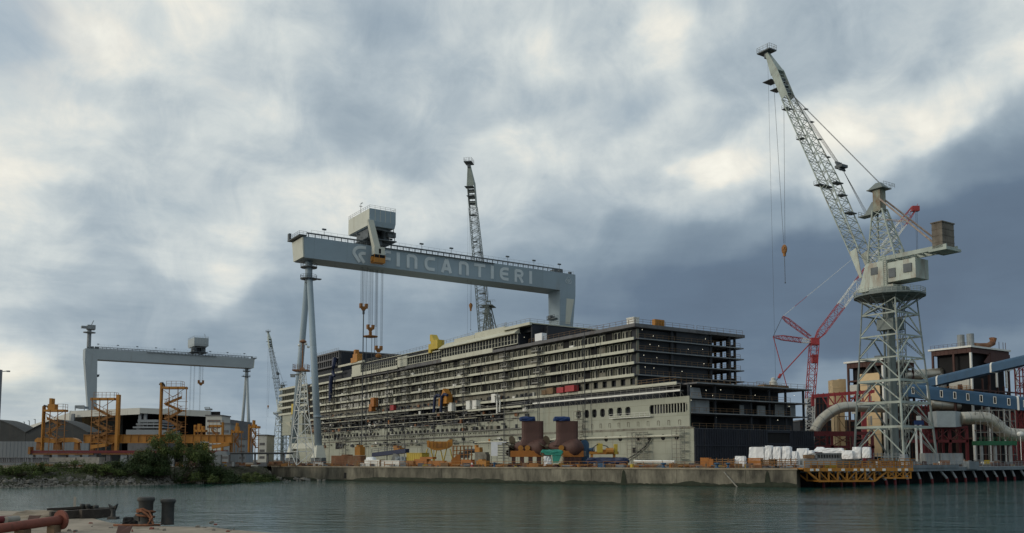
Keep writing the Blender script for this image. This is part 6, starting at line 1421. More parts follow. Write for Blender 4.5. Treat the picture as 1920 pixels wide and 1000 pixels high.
# offcuts, hoses and small gear strewn over the quay and the pier: too much to count
def debris():
    rr = random.Random(77); ms = (M_ord, M_brown, M_wood, M_tint, M_roof, M_rust, M_yel, M_white); gs = [MB() for _ in ms]
    for k in range(620):
        x = rr.uniform(505, 1490); inl = rr.uniform(2.6, 20) if rr.random() < .8 else rr.uniform(1.6, 4); p = qat(x, 866, inl); g = gs[rr.choices(range(8), (3, 3, 3, 2, 2, 2, .7, .5))[0]]
        l, h, a = rr.uniform(.3, 2.4), rr.uniform(.12, .9), rr.uniform(-.5, .5); d = Vector((math.cos(a), math.sin(a), 0)); z = QZ + .01
        if rr.random() < .35: c = Vector((p.x, p.y, z + h * .5)); g.tube(c, c + d * l, rr.uniform(.06, .22), 6)
        else:
            n = Vector((-d.y, d.x, 0)) * rr.uniform(.2, .9); c = Vector((p.x, p.y, z)); g.hexa([c, c + d * l, c + d * l + n, c + n] + [v + UP * h for v in (c, c + d * l, c + d * l + n, c + n)])
    for k in range(240):
        p = Q0 + PD * rr.uniform(12, 110) + PN * rr.uniform(1.2, 26); g = gs[rr.choices(range(8), (2, 3, 1, 4, 3, 2, .8, 1))[0]]; l, h = rr.uniform(.3, 2.2), rr.uniform(.15, 1.5); g.box(p.x, p.x + l, p.y, p.y + rr.uniform(.3, 1), QZ + .01, QZ + h)
    for k in range(130):
        p = at(rr.uniform(60, 540), 866, rr.uniform(208, 232)); g = gs[rr.choices(range(8), (3, 3, 2, 2, 3, 3, .3, .4))[0]]; l, h = rr.uniform(.3, 2.6), rr.uniform(.15, 1.3); g.box(p.x, p.x + l, p.y, p.y + rr.uniform(.3, 1), QZ + .01, QZ + h)
    for g, m in zip(gs, ms): tag(g.build('debris', m), kind='stuff')
debris()

# ================================================================ the plant on the right
def frame_house(px, D, ytop, b, c, label, floors, extra):
    cr = at(px, ytop, D); o = Vector((cr.x, cr.y, 0)); zt = cr.z; t = thing('plant_building', label, 'building', Vector((cr.x, cr.y, QZ)), 'brown framed plant buildings')
    f = lambda: MB(o, A, C)
    g = f(); g.box(-.5, b + .8, -.6, c + .4, zt - .55, zt); g.build('roof', M_white, t)
    g = f(); g.box(.0, b, .0, c, zt - 2.2, zt - .56); 
    for k in range(9): g.box(-.05 + k * b / 9, .1 + k * b / 9, -.08, 0, zt - 2.2, zt - .6)
    g.build('fascia', M_brown, t)
    for x, y in ((0, 0), (b * .42, 0), (b - .6, 0), (0, c * .45), (0, c - .6), (b - .6, c - .6)):
        g = f(); g.box(x, x + .6, y, y + .6, QZ, zt - 2.2); g.build('column', M_brown if (x, y) != (0, 0) else M_white, t)
    g = f()
    for z in floors: g.box(0.02, b, .02, c, z - .5, z)
    g.build('floor', M_brown, t)
    g = f(); g.box(1.6, b - .7, 2.2, c - .7, QZ, zt - 2.25); g.box(2.5, b * .5, 4, c - 2, QZ, floors[-1] + 2.6); g.build('inner_block', M_black, t)  # black fill: shade of the interior is put into its colour
    extra(f, t, zt); return t
def ex1(f, t, zt):
    g = f(); g.box(1.2, 8.3, -.4, -.1, 21, zt - 4.5); g.box(1.2, 8.3, -.5, -.1, 6, 20.6); g.build('beige_panel', M_beige, t)
    g = f(); 
    for z in (13, 18, 23.5, 29): g.box(1.2, 8.3, -.56, -.5, z, z + .1)
    for y in (22.5, 27.5, 16): g.box(4.2, 4.9, -.55, -.4, y, y + 3); g.box(5.2, 5.5, -.55, -.4, y, y + 3)
    g.build('panel_louvre', M_tint, t)
    g = f(); g.box(-.1, -.02, .6, 6, 18, zt - 6); g.box(-.1, -.02, 6, 9, 24, zt - 7); g.build('grey_panel', M_tint, t)
    g = f(); g.box(9, 12.4, -.15, -.02, 26, 29.5); g.box(10.4, 12, -.15, -.02, 20, 23.5); g.build('pale_panel', M_bldgl, t)
    g = f(); g.box(4, 6.4, 5, 8, zt, zt + 1.7); g.box(8.5, 10, 2, 3.5, zt, zt + .9); g.tube((7, 2, zt), (7, 2, zt + 2.6), .08, 4); g.tube((.5, 12, zt), (.5, 12, zt + 1.4), .5, 6); g.build('roof_unit', M_gand, t)
def ex2(f, t, zt):
    g = f(); g.box(.8, 7.6, -.3, -.05, 27.4, 32.6); 
    for k in range(9): g.box(.9 + k * .8, .98 + k * .8, -.36, -.3, 27.4, 32.6)
    g.build('pale_panel', M_bldgl, t)
    g = f(); g.box(3.2, 4.6, -.42, -.3, 27.4, 29.2); g.build('panel_door', M_brown, t)
    g = f(); g.rail([(0, -1.2, 27.4), (14, -1.2, 27.4)], 1.2, 1.3, .08); g.box(-.2, 14.4, -1.6, .4, 26.7, 27.35); g.build('balcony', M_ord, t)
    g = f(); g.tube((9.6, -.6, 27.4), (9.6, -.6, 31.5), 1.3, 12); g.tube((9.6, -.6, 31.5), (9.6, -.6, 33), .6, 10); g.build('vessel', M_tint, t)
    for x in (6.4, 9.6):
        g = f(); g.tube((x - 3, 6, zt), (x - 3, 6, zt + 4.6), 1.15, 12); g.build('chimney', M_tint, t)
    g = f(); g.sweep([(3, 6.5, zt + .9), (2.2, 9, zt + .8), (1, 12, zt + .9), (.5, 14, zt + 1.8), (.5, 14.4, zt + 3.4)], [.85, .85, .9, 1.0, 1.2], 10); g.build('roof_duct', M_rust, t)
    g = f(); g.box(-.3, -.05, 11, 23, zt - 5.5, zt - 1.6); g.prism([(-.2, 7, zt - 5), (-.2, 11, zt - 1.8), (-.2, 11, zt - 5.5)], (.15, 0, 0)); g.build('weathered_panel', M_brown, t)
    g = f()
    for k, (y, w_) in enumerate(((5, .5), (8.5, .5), (12.2, .5), (14, .35), (17.5, .6), (20, .35))): g.box(-.7, -.2, y, y + w_, QZ, 31 - k % 3 * 2)
    for z in (10, 14, 18.5, 22.5, 27): g.box(-.6, -.1, 0, 30, z, z + .45)
    for k in range(5): g.box(-1.2, -.6, 24 + k * 1.4, 24.3 + k * 1.4, QZ, 26)
    g.build('frame_column', M_brown, t)
    g = f()
    for y in (6.5, 15.5, 19): g.tube((-1.4, y, QZ), (-1.4, y, 26), .3, 6)
    for y0, y1 in ((4.5, 12.4), (15, 18.4), (20, 24.4)): g.sweep([(-1.2, y0, zt - 6.4 - y0 * .03), (-1.2, y1 - 1.2, zt - 6.2), (-1.2, y1 - .3, zt - 6.7), (-1.2, y1, zt - 8), (-1.2, y1, zt - 13)], .38, 8)
    g.build('white_pipe', M_white, t)
    g = f(); g.rail([(0, -.4, zt), (13.5, -.4, zt)], 1.1, 1.5, .05); 
    for y in (17, 19.5, 21): g.tube((0, y, zt), (0, y, zt + 2.4), .09, 4)
    g.build('roof_railing', M_brown, t)
frame_house(1655, 285, 672, 13.4, 17, 'brown framed plant building with tall beige panels, seen through the crane tower', (12, 18, 25.5, 31), ex1)
frame_house(1820, 285, 648, 13.5, 23, 'brown framed plant building with two chimneys and a bent duct on its roof', (12, 18, 26.6), ex2)
def gallery(p0, p1, w, h, label, rings, wins, m=M_blue):
    p0, p1 = Vector(p0), Vector(p1); d = (p1 - p0).normalized(); s = d.cross(UP).normalized(); u = s.cross(d)
    if s.y > 0: s = -s
    u = UP
    t = thing('conveyor_gallery', label, 'conveyor', p0, 'blue enclosed conveyor galleries')
    prof = [(-.5, -.5), (.5, -.5), (.5, .22), (.44, .38), (.3, .48), (0, .52), (-.3, .48), (-.44, .38), (-.5, .22)]
    def sec(c, k=1.): return [c + s * (x * w * k) + u * (y * h * k) for x, y in prof]
    g = MB(); g.prism(sec(p0), p1 - p0); g.build('casing', m, t)
    g = MB(); L = (p1 - p0).length; n = int(L / 3.2)
    for k in range(1, n): g.prism(sec(p0.lerp(p1, k / n), 1.012), d * .16)
    g.build('casing_seam', m, t)
    for k in rings: g = MB(); g.prism(sec(p0.lerp(p1, k), 1.05), d * .55); g.build('white_band', M_white, t)
    for k in wins:
        c = p0.lerp(p1, k) + s * (w * .5); g = MB()
        def q(x, z): return c + d * x + u * z
        g.m = 0
        for (xa, xb, za, zb) in ((-.42, -.27, -1.1, 1.1), (.27, .42, -1.1, 1.1), (-.27, .27, -1.1, -.92), (-.27, .27, .92, 1.1)): g.prism([q(xa, za), q(xb, za), q(xb, zb), q(xa, zb)], s * .1)
        g.m = 1; g.prism([q(-.27, -.92), q(.27, -.92), q(.27, .92), q(-.27, .92)], s * .04); g.build('window', [M_white, M_dark_pane], t)
    return t
ga, gb = at(1692, 731, 283), at(1945, 761, 272)
gallery(ga, gb, 3.6, 4.2, 'lower blue conveyor gallery with narrow white framed windows', (.18, .845), [.06 + 0 * k for k in range(0)] + [.075, .29, .39, .487, .585, .684, .785, .90])
gallery(at(1700, 728, 292), at(1950, 669, 252), 3.0, 2.9, 'upper blue conveyor gallery climbing in front of the two chimneys', (.27, .68), [])
def lattice_leg(x, y0, D, w, label):
    a = at(x, y0, D); base = Vector((a.x, D, QZ)); g = MB(); g.truss(base, a, w, w, w, w, max(4, int((a.z - QZ) / 2.6)), .2, .1, up=(0, 1, 0)); solo(g, 'support_tower', M_red2, label, 'support tower', 'red lattice towers under the conveyors', base)
lattice_leg(1731, 751, 284, 2.2, 'red lattice tower under the left end of the lower conveyor'); lattice_leg(1908, 770, 274, 2.4, 'red lattice tower under the right end of the lower conveyor'); lattice_leg(1914, 690, 285, 2.6, 'tall red lattice tower under the upper conveyor'); lattice_leg(1857, 706, 300, 2.4, 'red lattice tower behind the crossing of the conveyors')
# ducts
def duct(pts, D, r, label, dd=None, rings=()):
    P = [at(x, y, D + (dd[i] if dd else 0)) for i, (x, y) in enumerate(pts)]; Q = []
    for i in range(len(P) - 1):
        a = P[max(0, i - 1)]; b = P[i]; c = P[i + 1]; e = P[min(len(P) - 1, i + 2)]
        for k in range(4):
            t_ = k / 4; Q.append(.5 * ((2 * b) + (c - a) * t_ + (2 * a - 5 * b + 4 * c - e) * t_ ** 2 + (3 * b - a - 3 * c + e) * t_ ** 3))
    Q.append(P[-1]); c = sum(Q, Vector()) / len(Q); t = thing('flue_duct', label, 'duct', Vector((c.x, c.y, min(q.z for q in Q) - r)), 'big metal flue ducts')
    g = MB(); g.sweep(Q, r, 18); g.build('casing', M_silver, t, True)
    g = MB()
    for i in range(2, len(Q) - 1, 3): d = (Q[i + 1] - Q[i]).normalized() * .12; g.sweep([Q[i], Q[i] + d], r * 1.025, 18)
    g.build('seam_band', M_tint, t)
duct([(1526, 812), (1537, 792), (1556, 775), (1576, 765), (1600, 763), (1640, 764), (1672, 765)], 262, 1.5, 'bent metal flue duct left of the crane tower, coming down behind the ship')
duct([(1742, 759), (1790, 762), (1852, 768)], 292, 1.6, 'straight pale flue duct right under the lower conveyor')
duct([(1800, 785), (1832, 784), (1852, 786), (1868, 797), (1884, 811), (1905, 816), (1935, 816)], 250, 1.8, 'shiny bent flue duct behind the green platform')
duct([(1690, 705), (1725, 703), (1765, 700)], 296, 1.8, 'grey flue duct with a ribbed collar between the two brown buildings')
g = MB(); PB(g, 1757, 771, 1791, 801, 246, 5); a = at(1791, 771, 246); b = at(1803, 773, 250); c = at(1803, 800, 250); e = at(1791, 801, 246); g.prism([a, b, c, e], (0, 3, 0)); solo(g, 'wrapped_duct_box', M_quilt, 'silver wrapped box at the end of the shiny bent duct', 'box')
# red steel
def red_bridge():
    D = 275.; t = thing('pipe_bridge', 'bright red steel pipe bridge left of the crane tower', 'bridge', at(1575, 765, D))
    P = lambda x, y, d=0: at(x, y, D + d)
    g = MB(); 
    for d in (0, 3): g.prism([P(1522, 740, d), P(1640, 731, d), P(1640, 737, d), P(1522, 746, d)], (0, .4, 0)); g.prism([P(1553, 760, d), P(1640, 752, d), P(1640, 757.5, d), P(1553, 766, d)], (0, .4, 0))
    g.build('chord', M_red, t); g = MB()
    for d in (0, 3):
        for k in range(7):
            x = 1553 + k * 13; g.tube(P(x, 743 - k * .9, d + .2), P(x, 762 - k * .8, d + .2), .25, 4)
            if k < 6: g.tube(P(x + (13 if k % 2 else 0), 743 - k, d + .2), P(x + (0 if k % 2 else 13), 761 - k, d + .2), .2, 4)
    for k in range(12): x = 1524 + k * 10; p = P(x, 742 - k * .7, -.1); g.box(p.x - .12, p.x + .12, p.y, p.y + .1, p.z - .7, p.z + .6)
    g.tube(P(1540, 742), P(1553, 763), .2, 4); g.build('web', M_red, t)
    g = MB(); PB(g, 1619, 757, 1624, 864, D + .5, .8); PB(g, 1522, 744, 1527, 762, D + .5, .8); g.build('post', M_red, t)
red_bridge()
def red_frames(x0, x1, y0, cols, D, label):
    t = thing('steel_portal', label, 'steelwork', Vector((at((x0 + x1) / 2, 860, D).x, D, QZ)), 'dark red steel frames'); g = MB()
    for y in (y0, y0 + 26): 
        a, b = at(x0, y, D), at(x1, y, D); g.box(a.x, b.x, D, D + .7, a.z - .45, a.z + .35); g.box(a.x, b.x, D + 4, D + 4.6, a.z - .45, a.z + .35)
    g.build('beam', M_red2, t)
    for x in cols:
        g = MB(); a = at(x, y0, D); g.box(a.x - .35, a.x + .35, D, D + .7, QZ, a.z - .3); g.box(a.x - .3, a.x + .3, D + 4, D + 4.6, QZ, a.z); g.build('column', M_red2, t)
    g = MB()
    for xa, xb in zip(cols, cols[1:]): g.tube(at(xa, y0 + 2, D + .3), at(xb, y0 + 25, D + .3), .14, 4); g.tube(at(xb, y0 + 2, D + .3), at(xa, y0 + 25, D + .3), .14, 4)
    g.build('brace', M_red2, t)
red_frames(1712, 1815, 801, (1731, 1755, 1781, 1813), 250, 'dark red steel frame under the silver wrapped box'); red_frames(1515, 1640, 812, (1520, 1560, 1600, 1636), 255, 'dark red steel frame under the bent duct left of the crane tower')
g = MB(); PB(g, 1526, 809, 1600, 818, 252, .6); 
for k in range(16): p = at(1528 + k * 4.7, 809, 251.9); q = at(1528 + k * 4.7, 818, 251.9); g.box(p.x - .1, p.x + .1, p.y, p.y + .1, q.z, p.z)
solo(g, 'plate_girder', M_red2, 'long dark red plate girder below the bent duct', 'girder')
def scaff(x0, x1, y0, D, nx, ny, label, m=M_steel, diag=True):
    g = MB(); a, b = at(x0, y0, D), at(x1, y0, D)
    for d in (0, 2.4):
        for k in range(nx + 1): x = a.x + (b.x - a.x) * k / nx; g.tube((x, D + d, QZ), (x, D + d, a.z), .1, 4)
        for k in range(1, ny + 1): z = QZ + (a.z - QZ) * k / ny; g.tube((a.x, D + d, z), (b.x, D + d, z), .09, 4)
    if diag:
        for k in range(nx): xa, xb = a.x + (b.x - a.x) * k / nx, a.x + (b.x - a.x) * (k + 1) / nx; g.tube((xa, D, a.z), (xb, D, QZ + (a.z - QZ) * .6), .08, 4)
    solo(g, 'scaffold', m, label, 'scaffold', 'scaffolds in the plant', Vector(((a.x + b.x) / 2, D, QZ)))
scaff(1837, 1903, 769, 246, 3, 5, 'pale scaffold in front of the shiny bent duct'); scaff(1570, 1593, 781, 254, 1, 2, 'square pale scaffold frame left of the crane tower', M_wood)
def green_platform():
    D = 240.; t = thing('green_platform', 'dark green steel platform on posts at the foot of the shiny duct', 'platform', Vector((at(1870, 860, D).x, D, QZ)))
    g = MB(); PB(g, 1837, 827, 1907, 835, D, 4); g.build('deck', M_greend, t); g = MB(); a, b = at(1837, 827, D), at(1907, 827, D); g.rail([(a.x, D, a.z), (b.x, D, a.z)], 1.0, 1.3, .07, 2); g.build('railing', M_greend, t)
    for x in (1842, 1868, 1896): g = MB(); p = at(x, 835, D); g.box(p.x - .3, p.x + .3, D + .3, D + .9, QZ, p.z); g.build('post', M_tint, t)
green_platform()
def backhouse(x0, x1, y0, D, dep, lab, m, n):
    t = thing('boiler_house', lab, 'building', Vector((at((x0 + x1) / 2, 860, D).x, D, QZ))); a, b = at(x0, y0, D), at(x1, y0, D)
    g = MB(); g.box(a.x, b.x, D, D + dep, QZ, a.z); g.build('wall', m, t); g = MB(); g.box(a.x - .3, b.x + .3, D - .3, D + dep, a.z + .003, a.z + .5); g.build('roof', M_roof, t)
    g = MB()
    for k in range(n): x = a.x + (b.x - a.x) * (k + .5) / n; g.box(x - .2, x + .2, D - .25, D, QZ, a.z)
    z = QZ + 4
    while z < a.z: g.box(a.x, b.x, D - .3, D - .25, z, z + .35); z += 4.5
    g.build('frame', M_brown, t)
backhouse(1500, 1700, 790, 318, 20, 'low dark boiler house behind the red frame left of the crane tower', M_dark, 14); backhouse(1700, 1990, 764, 318, 20, 'dark boiler house with a grid of frames at the right edge', M_dark, 22)
backhouse(1526, 1553, 746, 330, 8, 'small dark building with windows under the bright red pipe bridge', M_navy, 4)
for k, (x0, x1, y0, y1) in enumerate(((1562, 1573, 712.5, 762), (1574.5, 1586, 711, 762))):
    g = MB(); PB(g, x0, y0, x1, y1, 300, 4); PB(g, x0 - .3, (y0 + y1) / 2 - 10, x1 + .3, (y0 + y1) / 2 - 9, 299.9, 4.2); a = at(x0, y1, 300); b = at(x1, y1, 300); g.box(a.x + .3, b.x - .3, 300.3, 303, QZ, a.z); solo(g, 'beige_silo', M_beige, ('narrow beige box tower, left one of two behind the red bridge', 'beige box tower beside the brown building, right one of two')[k], 'box tower', 'beige box towers')
def clutter():
    rr = random.Random(31); made = {}
    for k in range(26):
        x = rr.uniform(1530, 1905); D = rr.uniform(236, 246); h = rr.uniform(.8, 2.2); w_ = rr.uniform(.8, 2.4); p = at(x, 860, D); g = MB(); kind = rr.choice(('crate', 'drum', 'frame'))
        if any(abs(x - q) < 8 for q in (1731, 1908)): continue
        if kind == 'crate': 
            g.box(p.x, p.x + w_, D, D + 1.4, QZ, QZ + h); 
            for j in range(3): g.box(p.x - .04, p.x + w_ + .04, D - .05, D, QZ + h * (j + .2) / 3, QZ + h * (j + .5) / 3)
        elif kind == 'drum': g.lathe((p.x, D, QZ), [(w_ * .4, 0), (w_ * .42, h * .3), (w_ * .4, h * .5), (w_ * .42, h * .8), (w_ * .4, h), (w_ * .2, h + .1)], 10)
        else:
            for s in (0, w_): g.box(p.x + s, p.x + s + .15, D, D + .15, QZ, QZ + h + .5)
            g.box(p.x, p.x + w_ + .15, D - .05, D + .2, QZ + h * .6, QZ + h * .75); g.box(p.x, p.x + w_ + .15, D - .05, D + .2, QZ + h + .35, QZ + h + .5)
        made.setdefault(kind, []).append((x, D, g, rr.choice((M_ord, M_or, M_tint, M_roof, M_rust))))
    word = {'crate': ('crate', 'small site crate', 'site crates below the plant'), 'drum': ('drum', 'small round drum', 'drums below the plant'), 'frame': ('steel_stand', 'small steel stand', 'steel stands below the plant')}
    nth = ('first', 'second', 'third', 'fourth', 'fifth', 'sixth', 'seventh', 'eighth', 'ninth', 'tenth', 'eleventh', 'twelfth', 'thirteenth', 'fourteenth')
    for kind, l in made.items():
        for k, (x, D, g, m) in enumerate(sorted(l, key=lambda q: q[0])[:14]):
            hue = {M_ord: 'dull orange', M_or: 'orange', M_tint: 'grey', M_roof: 'dark grey', M_rust: 'rusty'}[m]
            solo(g, word[kind][0], m, '%s %s below the plant, %s of its kind counted from the ship' % (hue, word[kind][1], nth[k]), word[kind][0].split('_')[-1], word[kind][2])
clutter()
g = MB(); g.m = 0; PB(g, 1714.5, 788.5, 1732, 797, 212, .25); g.m = 1; PB(g, 1719, 780, 1727, 788, 212, .2); 
for y in (782, 784, 786): PB(g, 1720.5, y, 1725.5, y + .6, 211.97, .03)
PB(g, 1718, 797, 1719, 870, 212.05, .15); PB(g, 1727, 797, 1728, 870, 212.05, .15)
g.m = 2
solo(g, 'notice_board', [M_blueb, M_white, M_black], 'blue notice board with a small white notice above it at the crane tower foot', 'sign')
g = MB(); p = at(1913, 814, 236); g.ball(p, .75, 10, (1.2, .8, .9)); g.tube((p.x, p.y, QZ), p, .1, 6); solo(g, 'globe_lamp', M_white, 'white globe lamp on a post at the right edge', 'lamp')
# small things carried by the ship
def ship_box(name, label, cat, m, parts, group=None):
    g = SH()
    for p in parts: g.box(*p)
    return solo(g, name, m, label, cat, group)
g = SH(); g.box(116.8, 121.5, -.9, 1.8, 42.2, 45.2); g.box(121.5, 123.2, -.9, 1.2, 41.2, 44.2); g.prism([(119.2, -.9, 45.2), (122.2, -.9, 45.2), (122.2, -.9, 47.4), (121.2, -.9, 47.4)], (0, 2.2, 0)); solo(g, 'chute_hopper', M_yel, 'yellow rubbish chute hopper standing on the roof edge amidships', 'hopper')
g = SH(); g.box(184, 188.2, -.6, 1.6, 43.8, 47.2); g.box(186.4, 188, -.3, 1.3, 47.2, 49); g.box(188.2, 190.2, -.6, 1, 43.8, 45.8); solo(g, 'chute_hopper', M_or, 'orange chute hopper on the ship where the forward block steps up', 'hopper')
g = SH(); g.box(107.6, 111.4, -2.4, -.2, 23.2, 26.2); g.prism([(108, -2.3, 26.2), (111.2, -2.3, 26.2), (110.2, -2.3, 28.2)], (0, 2, 0)); g.box(111.4, 113.4, -2.2, -.4, 22.5, 25.2); solo(g, 'lift_cage', M_or, 'orange lift cage with dark hoses hanging on the middle of the ship side', 'lift cage')
g = SH(); 
for s in (109.5, 114.2): g.sweep([(s - 2.2, -2.2, 25.8), (s - .6, -2.6, 26.2), (s + .6, -2.8, 25.4), (s + 1.0, -2.8, 22.5), (s + 1.2, -2.8, 20.5)], .5, 8)
solo(g, 'rubber_chute', M_bluet, 'pair of dark blue rubber chutes below the orange lift cage', 'chute')
g = SH(); g.sweep([(205.5, -1.2, 47.5), (205.8, -1.6, 44), (206.2, -1.6, 41), (204.5, -1.6, 39.5)], [1.0, .9, .8, .6], 8); g.sweep([(207.8, -1.6, 40), (208.6, -1.6, 36), (208.8, -1.6, 32), (209, -1.6, 29)], [1.0, .9, .8, .5], 8); solo(g, 'rubber_chute', M_bluet, 'dark blue rubber chute hanging from the tall forward block', 'chute')
g = SH(); g.box(164.5, 167.5, -2.0, -.3, 25.0, 28.4); g.box(166.5, 169, -2, -.3, 23.3, 26); solo(g, 'lift_cage', M_brick, 'small orange lift cage under the pale wrapped windows', 'lift cage')
g = SH(); g.box(252.5, 255.5, -1.8, -.2, 25.8, 30.6); solo(g, 'lift_cage', M_yel, 'yellow lift cage seen left of the gantry leg', 'lift cage')
g = SH(); g.box(41.2, 45.2, -1.2, .4, 23.0, 24.6); solo(g, 'red_skip', M_red, 'larger red skip on the long deck edge', 'skip', 'red skips'); g = SH(); g.box(46.2, 49.2, -1.0, .4, 22.95, 24.4); g.box(46.2, 49.2, -1.05, -1.0, 23.4, 23.6); solo(g, 'red_skip', M_red, 'smaller red skip left of the larger one', 'skip', 'red skips')
g = SH(); g.box(51.5, 54.5, -.6, .4, 22.95, 24.6); g.box(55, 57, -.5, .4, 22.95, 24.2); solo(g, 'timber_case', M_wood, 'brown timber case beside the red skips', 'case')
g = SH(); g.box(150.5, 153.5, -.6, .6, 23.0, 24.9); solo(g, 'red_skip', M_red, 'faded red skip far along the promenade deck', 'skip', 'red skips')
for s, lab in ((106, 'pale locker on the recess deck, nearest the orange lift cage'), (94.5, 'pale locker left one of the close pair'), (90.6, 'pale locker right one of the close pair')):
    g = SH(); g.box(s, s + 2.4, -1.4, .3, 20.65, 23.2); g.box(s + .3, s + 1.0, -1.45, -1.4, 21, 23.0); g.box(s - .1, s + 2.5, -1.5, .4, 23.2, 23.35); solo(g, 'deck_locker', M_white, lab, 'locker', 'pale lockers on the recess deck')
g = SH(); g.sweep([(79.6, -1.6, 24.0), (78.4, -1.8, 24.2), (78, -1.8, 22), (78, -1.8, 18.6)], .28, 8); g.sweep([(77.4, -1.6, 23.6), (76.6, -1.8, 23.9), (76.3, -1.8, 22), (76.6, -1.8, 19)], .25, 8); g.box(79.5, 81.6, -1.6, -.2, 22.0, 24.6); solo(g, 'vent_pipe', M_white, 'white bent vent pipes hanging at the end of the lifeboat recess', 'pipe')
g = SH(); g.box(18.8, 21.4, .2, 2.0, 38.25, 39.7); g.box(18.7, 21.5, .1, 2.1, 39.7, 39.85); solo(g, 'roof_cabin', M_white, 'small white and red cabin on the aft roof corner', 'cabin')
g = SH(); g.box(18.8, 19.9, 7.2, 10.4, 38.25, 39.9); 
for k in range(4): g.box(18.72, 18.8, 7.3 + k * .8, 7.8 + k * .8, 38.4, 39.7)
solo(g, 'timber_case', M_or, 'orange timber case on the aft roof', 'case')
g = SH(); g.box(57, 60.4, -.3, 1.4, 38.3, 40.4); solo(g, 'roof_cabin', M_tarp, 'white wrapped box on the grey roof edge below the raised roof', 'cabin')
g = SH(); g.lathe((2, 30.5, 22.56), [(.9, 0), (.9, 1.6), (.5, 1.9), (.5, 2.4), (.2, 2.6)], 12); solo(g, 'vent_cowl', M_bldgl, 'pale vent cowl on the lower stern roof', 'vent')
g = SH(); g.box(1.0, 3.0, 26, 35, 22.56, 23.2); g.box(.9, 1.0, 26, 35, 22.7, 22.85); solo(g, 'timber_stack', M_wood, 'timber stack beside the vent cowl on the lower stern roof', 'timber')

# ================================================================ bank vegetation and rocks
def bank_z(p):                                        # height of the bank surface at a point
    best = None
    for a, b in zip(shore, shore[1:]):
        d = b - a; k = max(0, min(1, (p - a).dot(d) / d.length_squared)); q = a + d * k; v = p - q; l = math.hypot(v.x, v.y)
        sgn = 1 if v.dot(IN) > 0 else -1
        if best is None or l < best[0]: best = (l, sgn * l)
    t = max(0, min(1, (best[1] + .8) / 9.5)); return -.6 + (QZ + .55) * t ** .8
def bush(x, y, D, w, h, dep, n, label, m=M_leaf, seed=1, leaf=.42, name='bush', lift=0.):
    rr = random.Random(seed); c = at(x, y, D); z = bank_z(Vector((c.x, c.y, 0))) + lift; t = thing(name, label, 'bush', Vector((c.x, c.y, z)), 'bushes along the bank')
    clumps = []
    for k in range(int(12 + w * 2.6)):
        u = rr.uniform(-1, 1); env = (1 - abs(u) ** 3.2); hh = (rr.uniform(.03, 1.0) ** .62) * env
        clumps.append((Vector((u * w / 2, rr.uniform(-.5, .5) * dep, max(.25, hh * h * .86))), rr.uniform(.5, 1.0) * min(h * .30, 1.4) + .25))
    vs = []; fs = []
    for k in range(n):
        cc, r = rr.choices(clumps, [q[1] ** 2 for q in clumps])[0]
        d = Vector((rr.gauss(0, 1), rr.gauss(0, 1), rr.gauss(0, 1))).normalized(); p = cc + d * r * rr.uniform(.45, 1.12)
        if p.z < 0: p.z = rr.uniform(0, .3)
        a = Vector((rr.gauss(0, 1), rr.gauss(0, 1), rr.gauss(0, 1))).normalized(); b = a.cross(d + a * .1).normalized(); s = leaf * rr.uniform(.5, 1.25)
        i = len(vs); vs += [p - a * s * .5, p + b * s * .22, p + a * s * .5, p - b * s * .22]; fs.append((i, i + 1, i + 2, i + 3))
    g = MB((c.x, c.y, z)); g.raw(vs, fs)
    me = g.build('foliage', m, t)
    g = MB((c.x, c.y, z))
    for cc, r in clumps[:14]: g.sweep([(cc.x * .25, cc.y * .3, -.2), (cc.x * .6, cc.y * .6, cc.z * .55), tuple(cc)], [.11, .07, .03], 5)
    g.build('branch', M_bark, t)
bush(326, 886, 186, 18, 11.0, 6, 22000, 'tallest bush on the bank, in front of the long lifting beam', M_leaf, 1)
bush(385, 888, 188, 11, 5.4, 5, 8000, 'rounded dark bush right of the tallest bush', M_leaf2, 2)
bush(268, 888, 183, 10, 4.8, 5, 7500, 'dark bush left of the tallest bush', M_leaf2, 3)
bush(232, 889, 180, 11, 2.5, 4, 4500, 'low wide bush over the rocks, below the second concrete block', M_leaf2, 4)
bush(190, 888, 177, 8, 2.0, 3.5, 2600, 'small low bush at the left end of the row of bushes', M_leaf, 5)
bush(420, 888, 194, 8, 3.2, 4, 3400, 'low bush between the tallest bushes and the pale rocks', M_leaf2, 6)
bush(470, 882, 201, 8, 2.6, 4, 3000, 'brownish low bush above the pale rocks', M_leaf, 7)
bush(508, 880, 210, 5, 2.2, 3, 1800, 'low bush at the end of the concrete quay wall', M_leaf2, 8)
bush(70, 886, 171, 9, 1.7, 3.4, 3600, 'spreading green ground bush at the left, right one of two', M_leaf, 9, .3)
bush(18, 888, 166, 10, 1.8, 3.4, 4200, 'spreading green ground bush at the left edge of the photo', M_leaf, 10, .3)
bush(140, 882, 178, 8, 1.5, 3, 2400, 'sparse dry ground bush below the concrete blocks', M_leaf, 11, .28)
def grass():
    rr = random.Random(12); vs = []; fs = []
    for k in range(9000):
        s = rr.uniform(.8, len(shore) - 1.01); i = int(s); p = shore[i].lerp(shore[i + 1], s - i) + IN * rr.uniform(3.4, 9.2)
        z = bank_z(p) - .05; h = rr.uniform(.2, .6); a = rr.uniform(0, 6.28); d = Vector((math.cos(a), math.sin(a), 0)) * .09; l = Vector((rr.uniform(-.2, .2), rr.uniform(-.2, .2), 0)); n = len(vs)
        p = Vector((p.x, p.y, z)); vs += [p - d, p + d, p + l + UP * h]; fs.append((n, n + 1, n + 2))
    g = MB(); g.raw(vs, fs); tag(g.build('grass', M_leaf), kind='stuff')
grass()
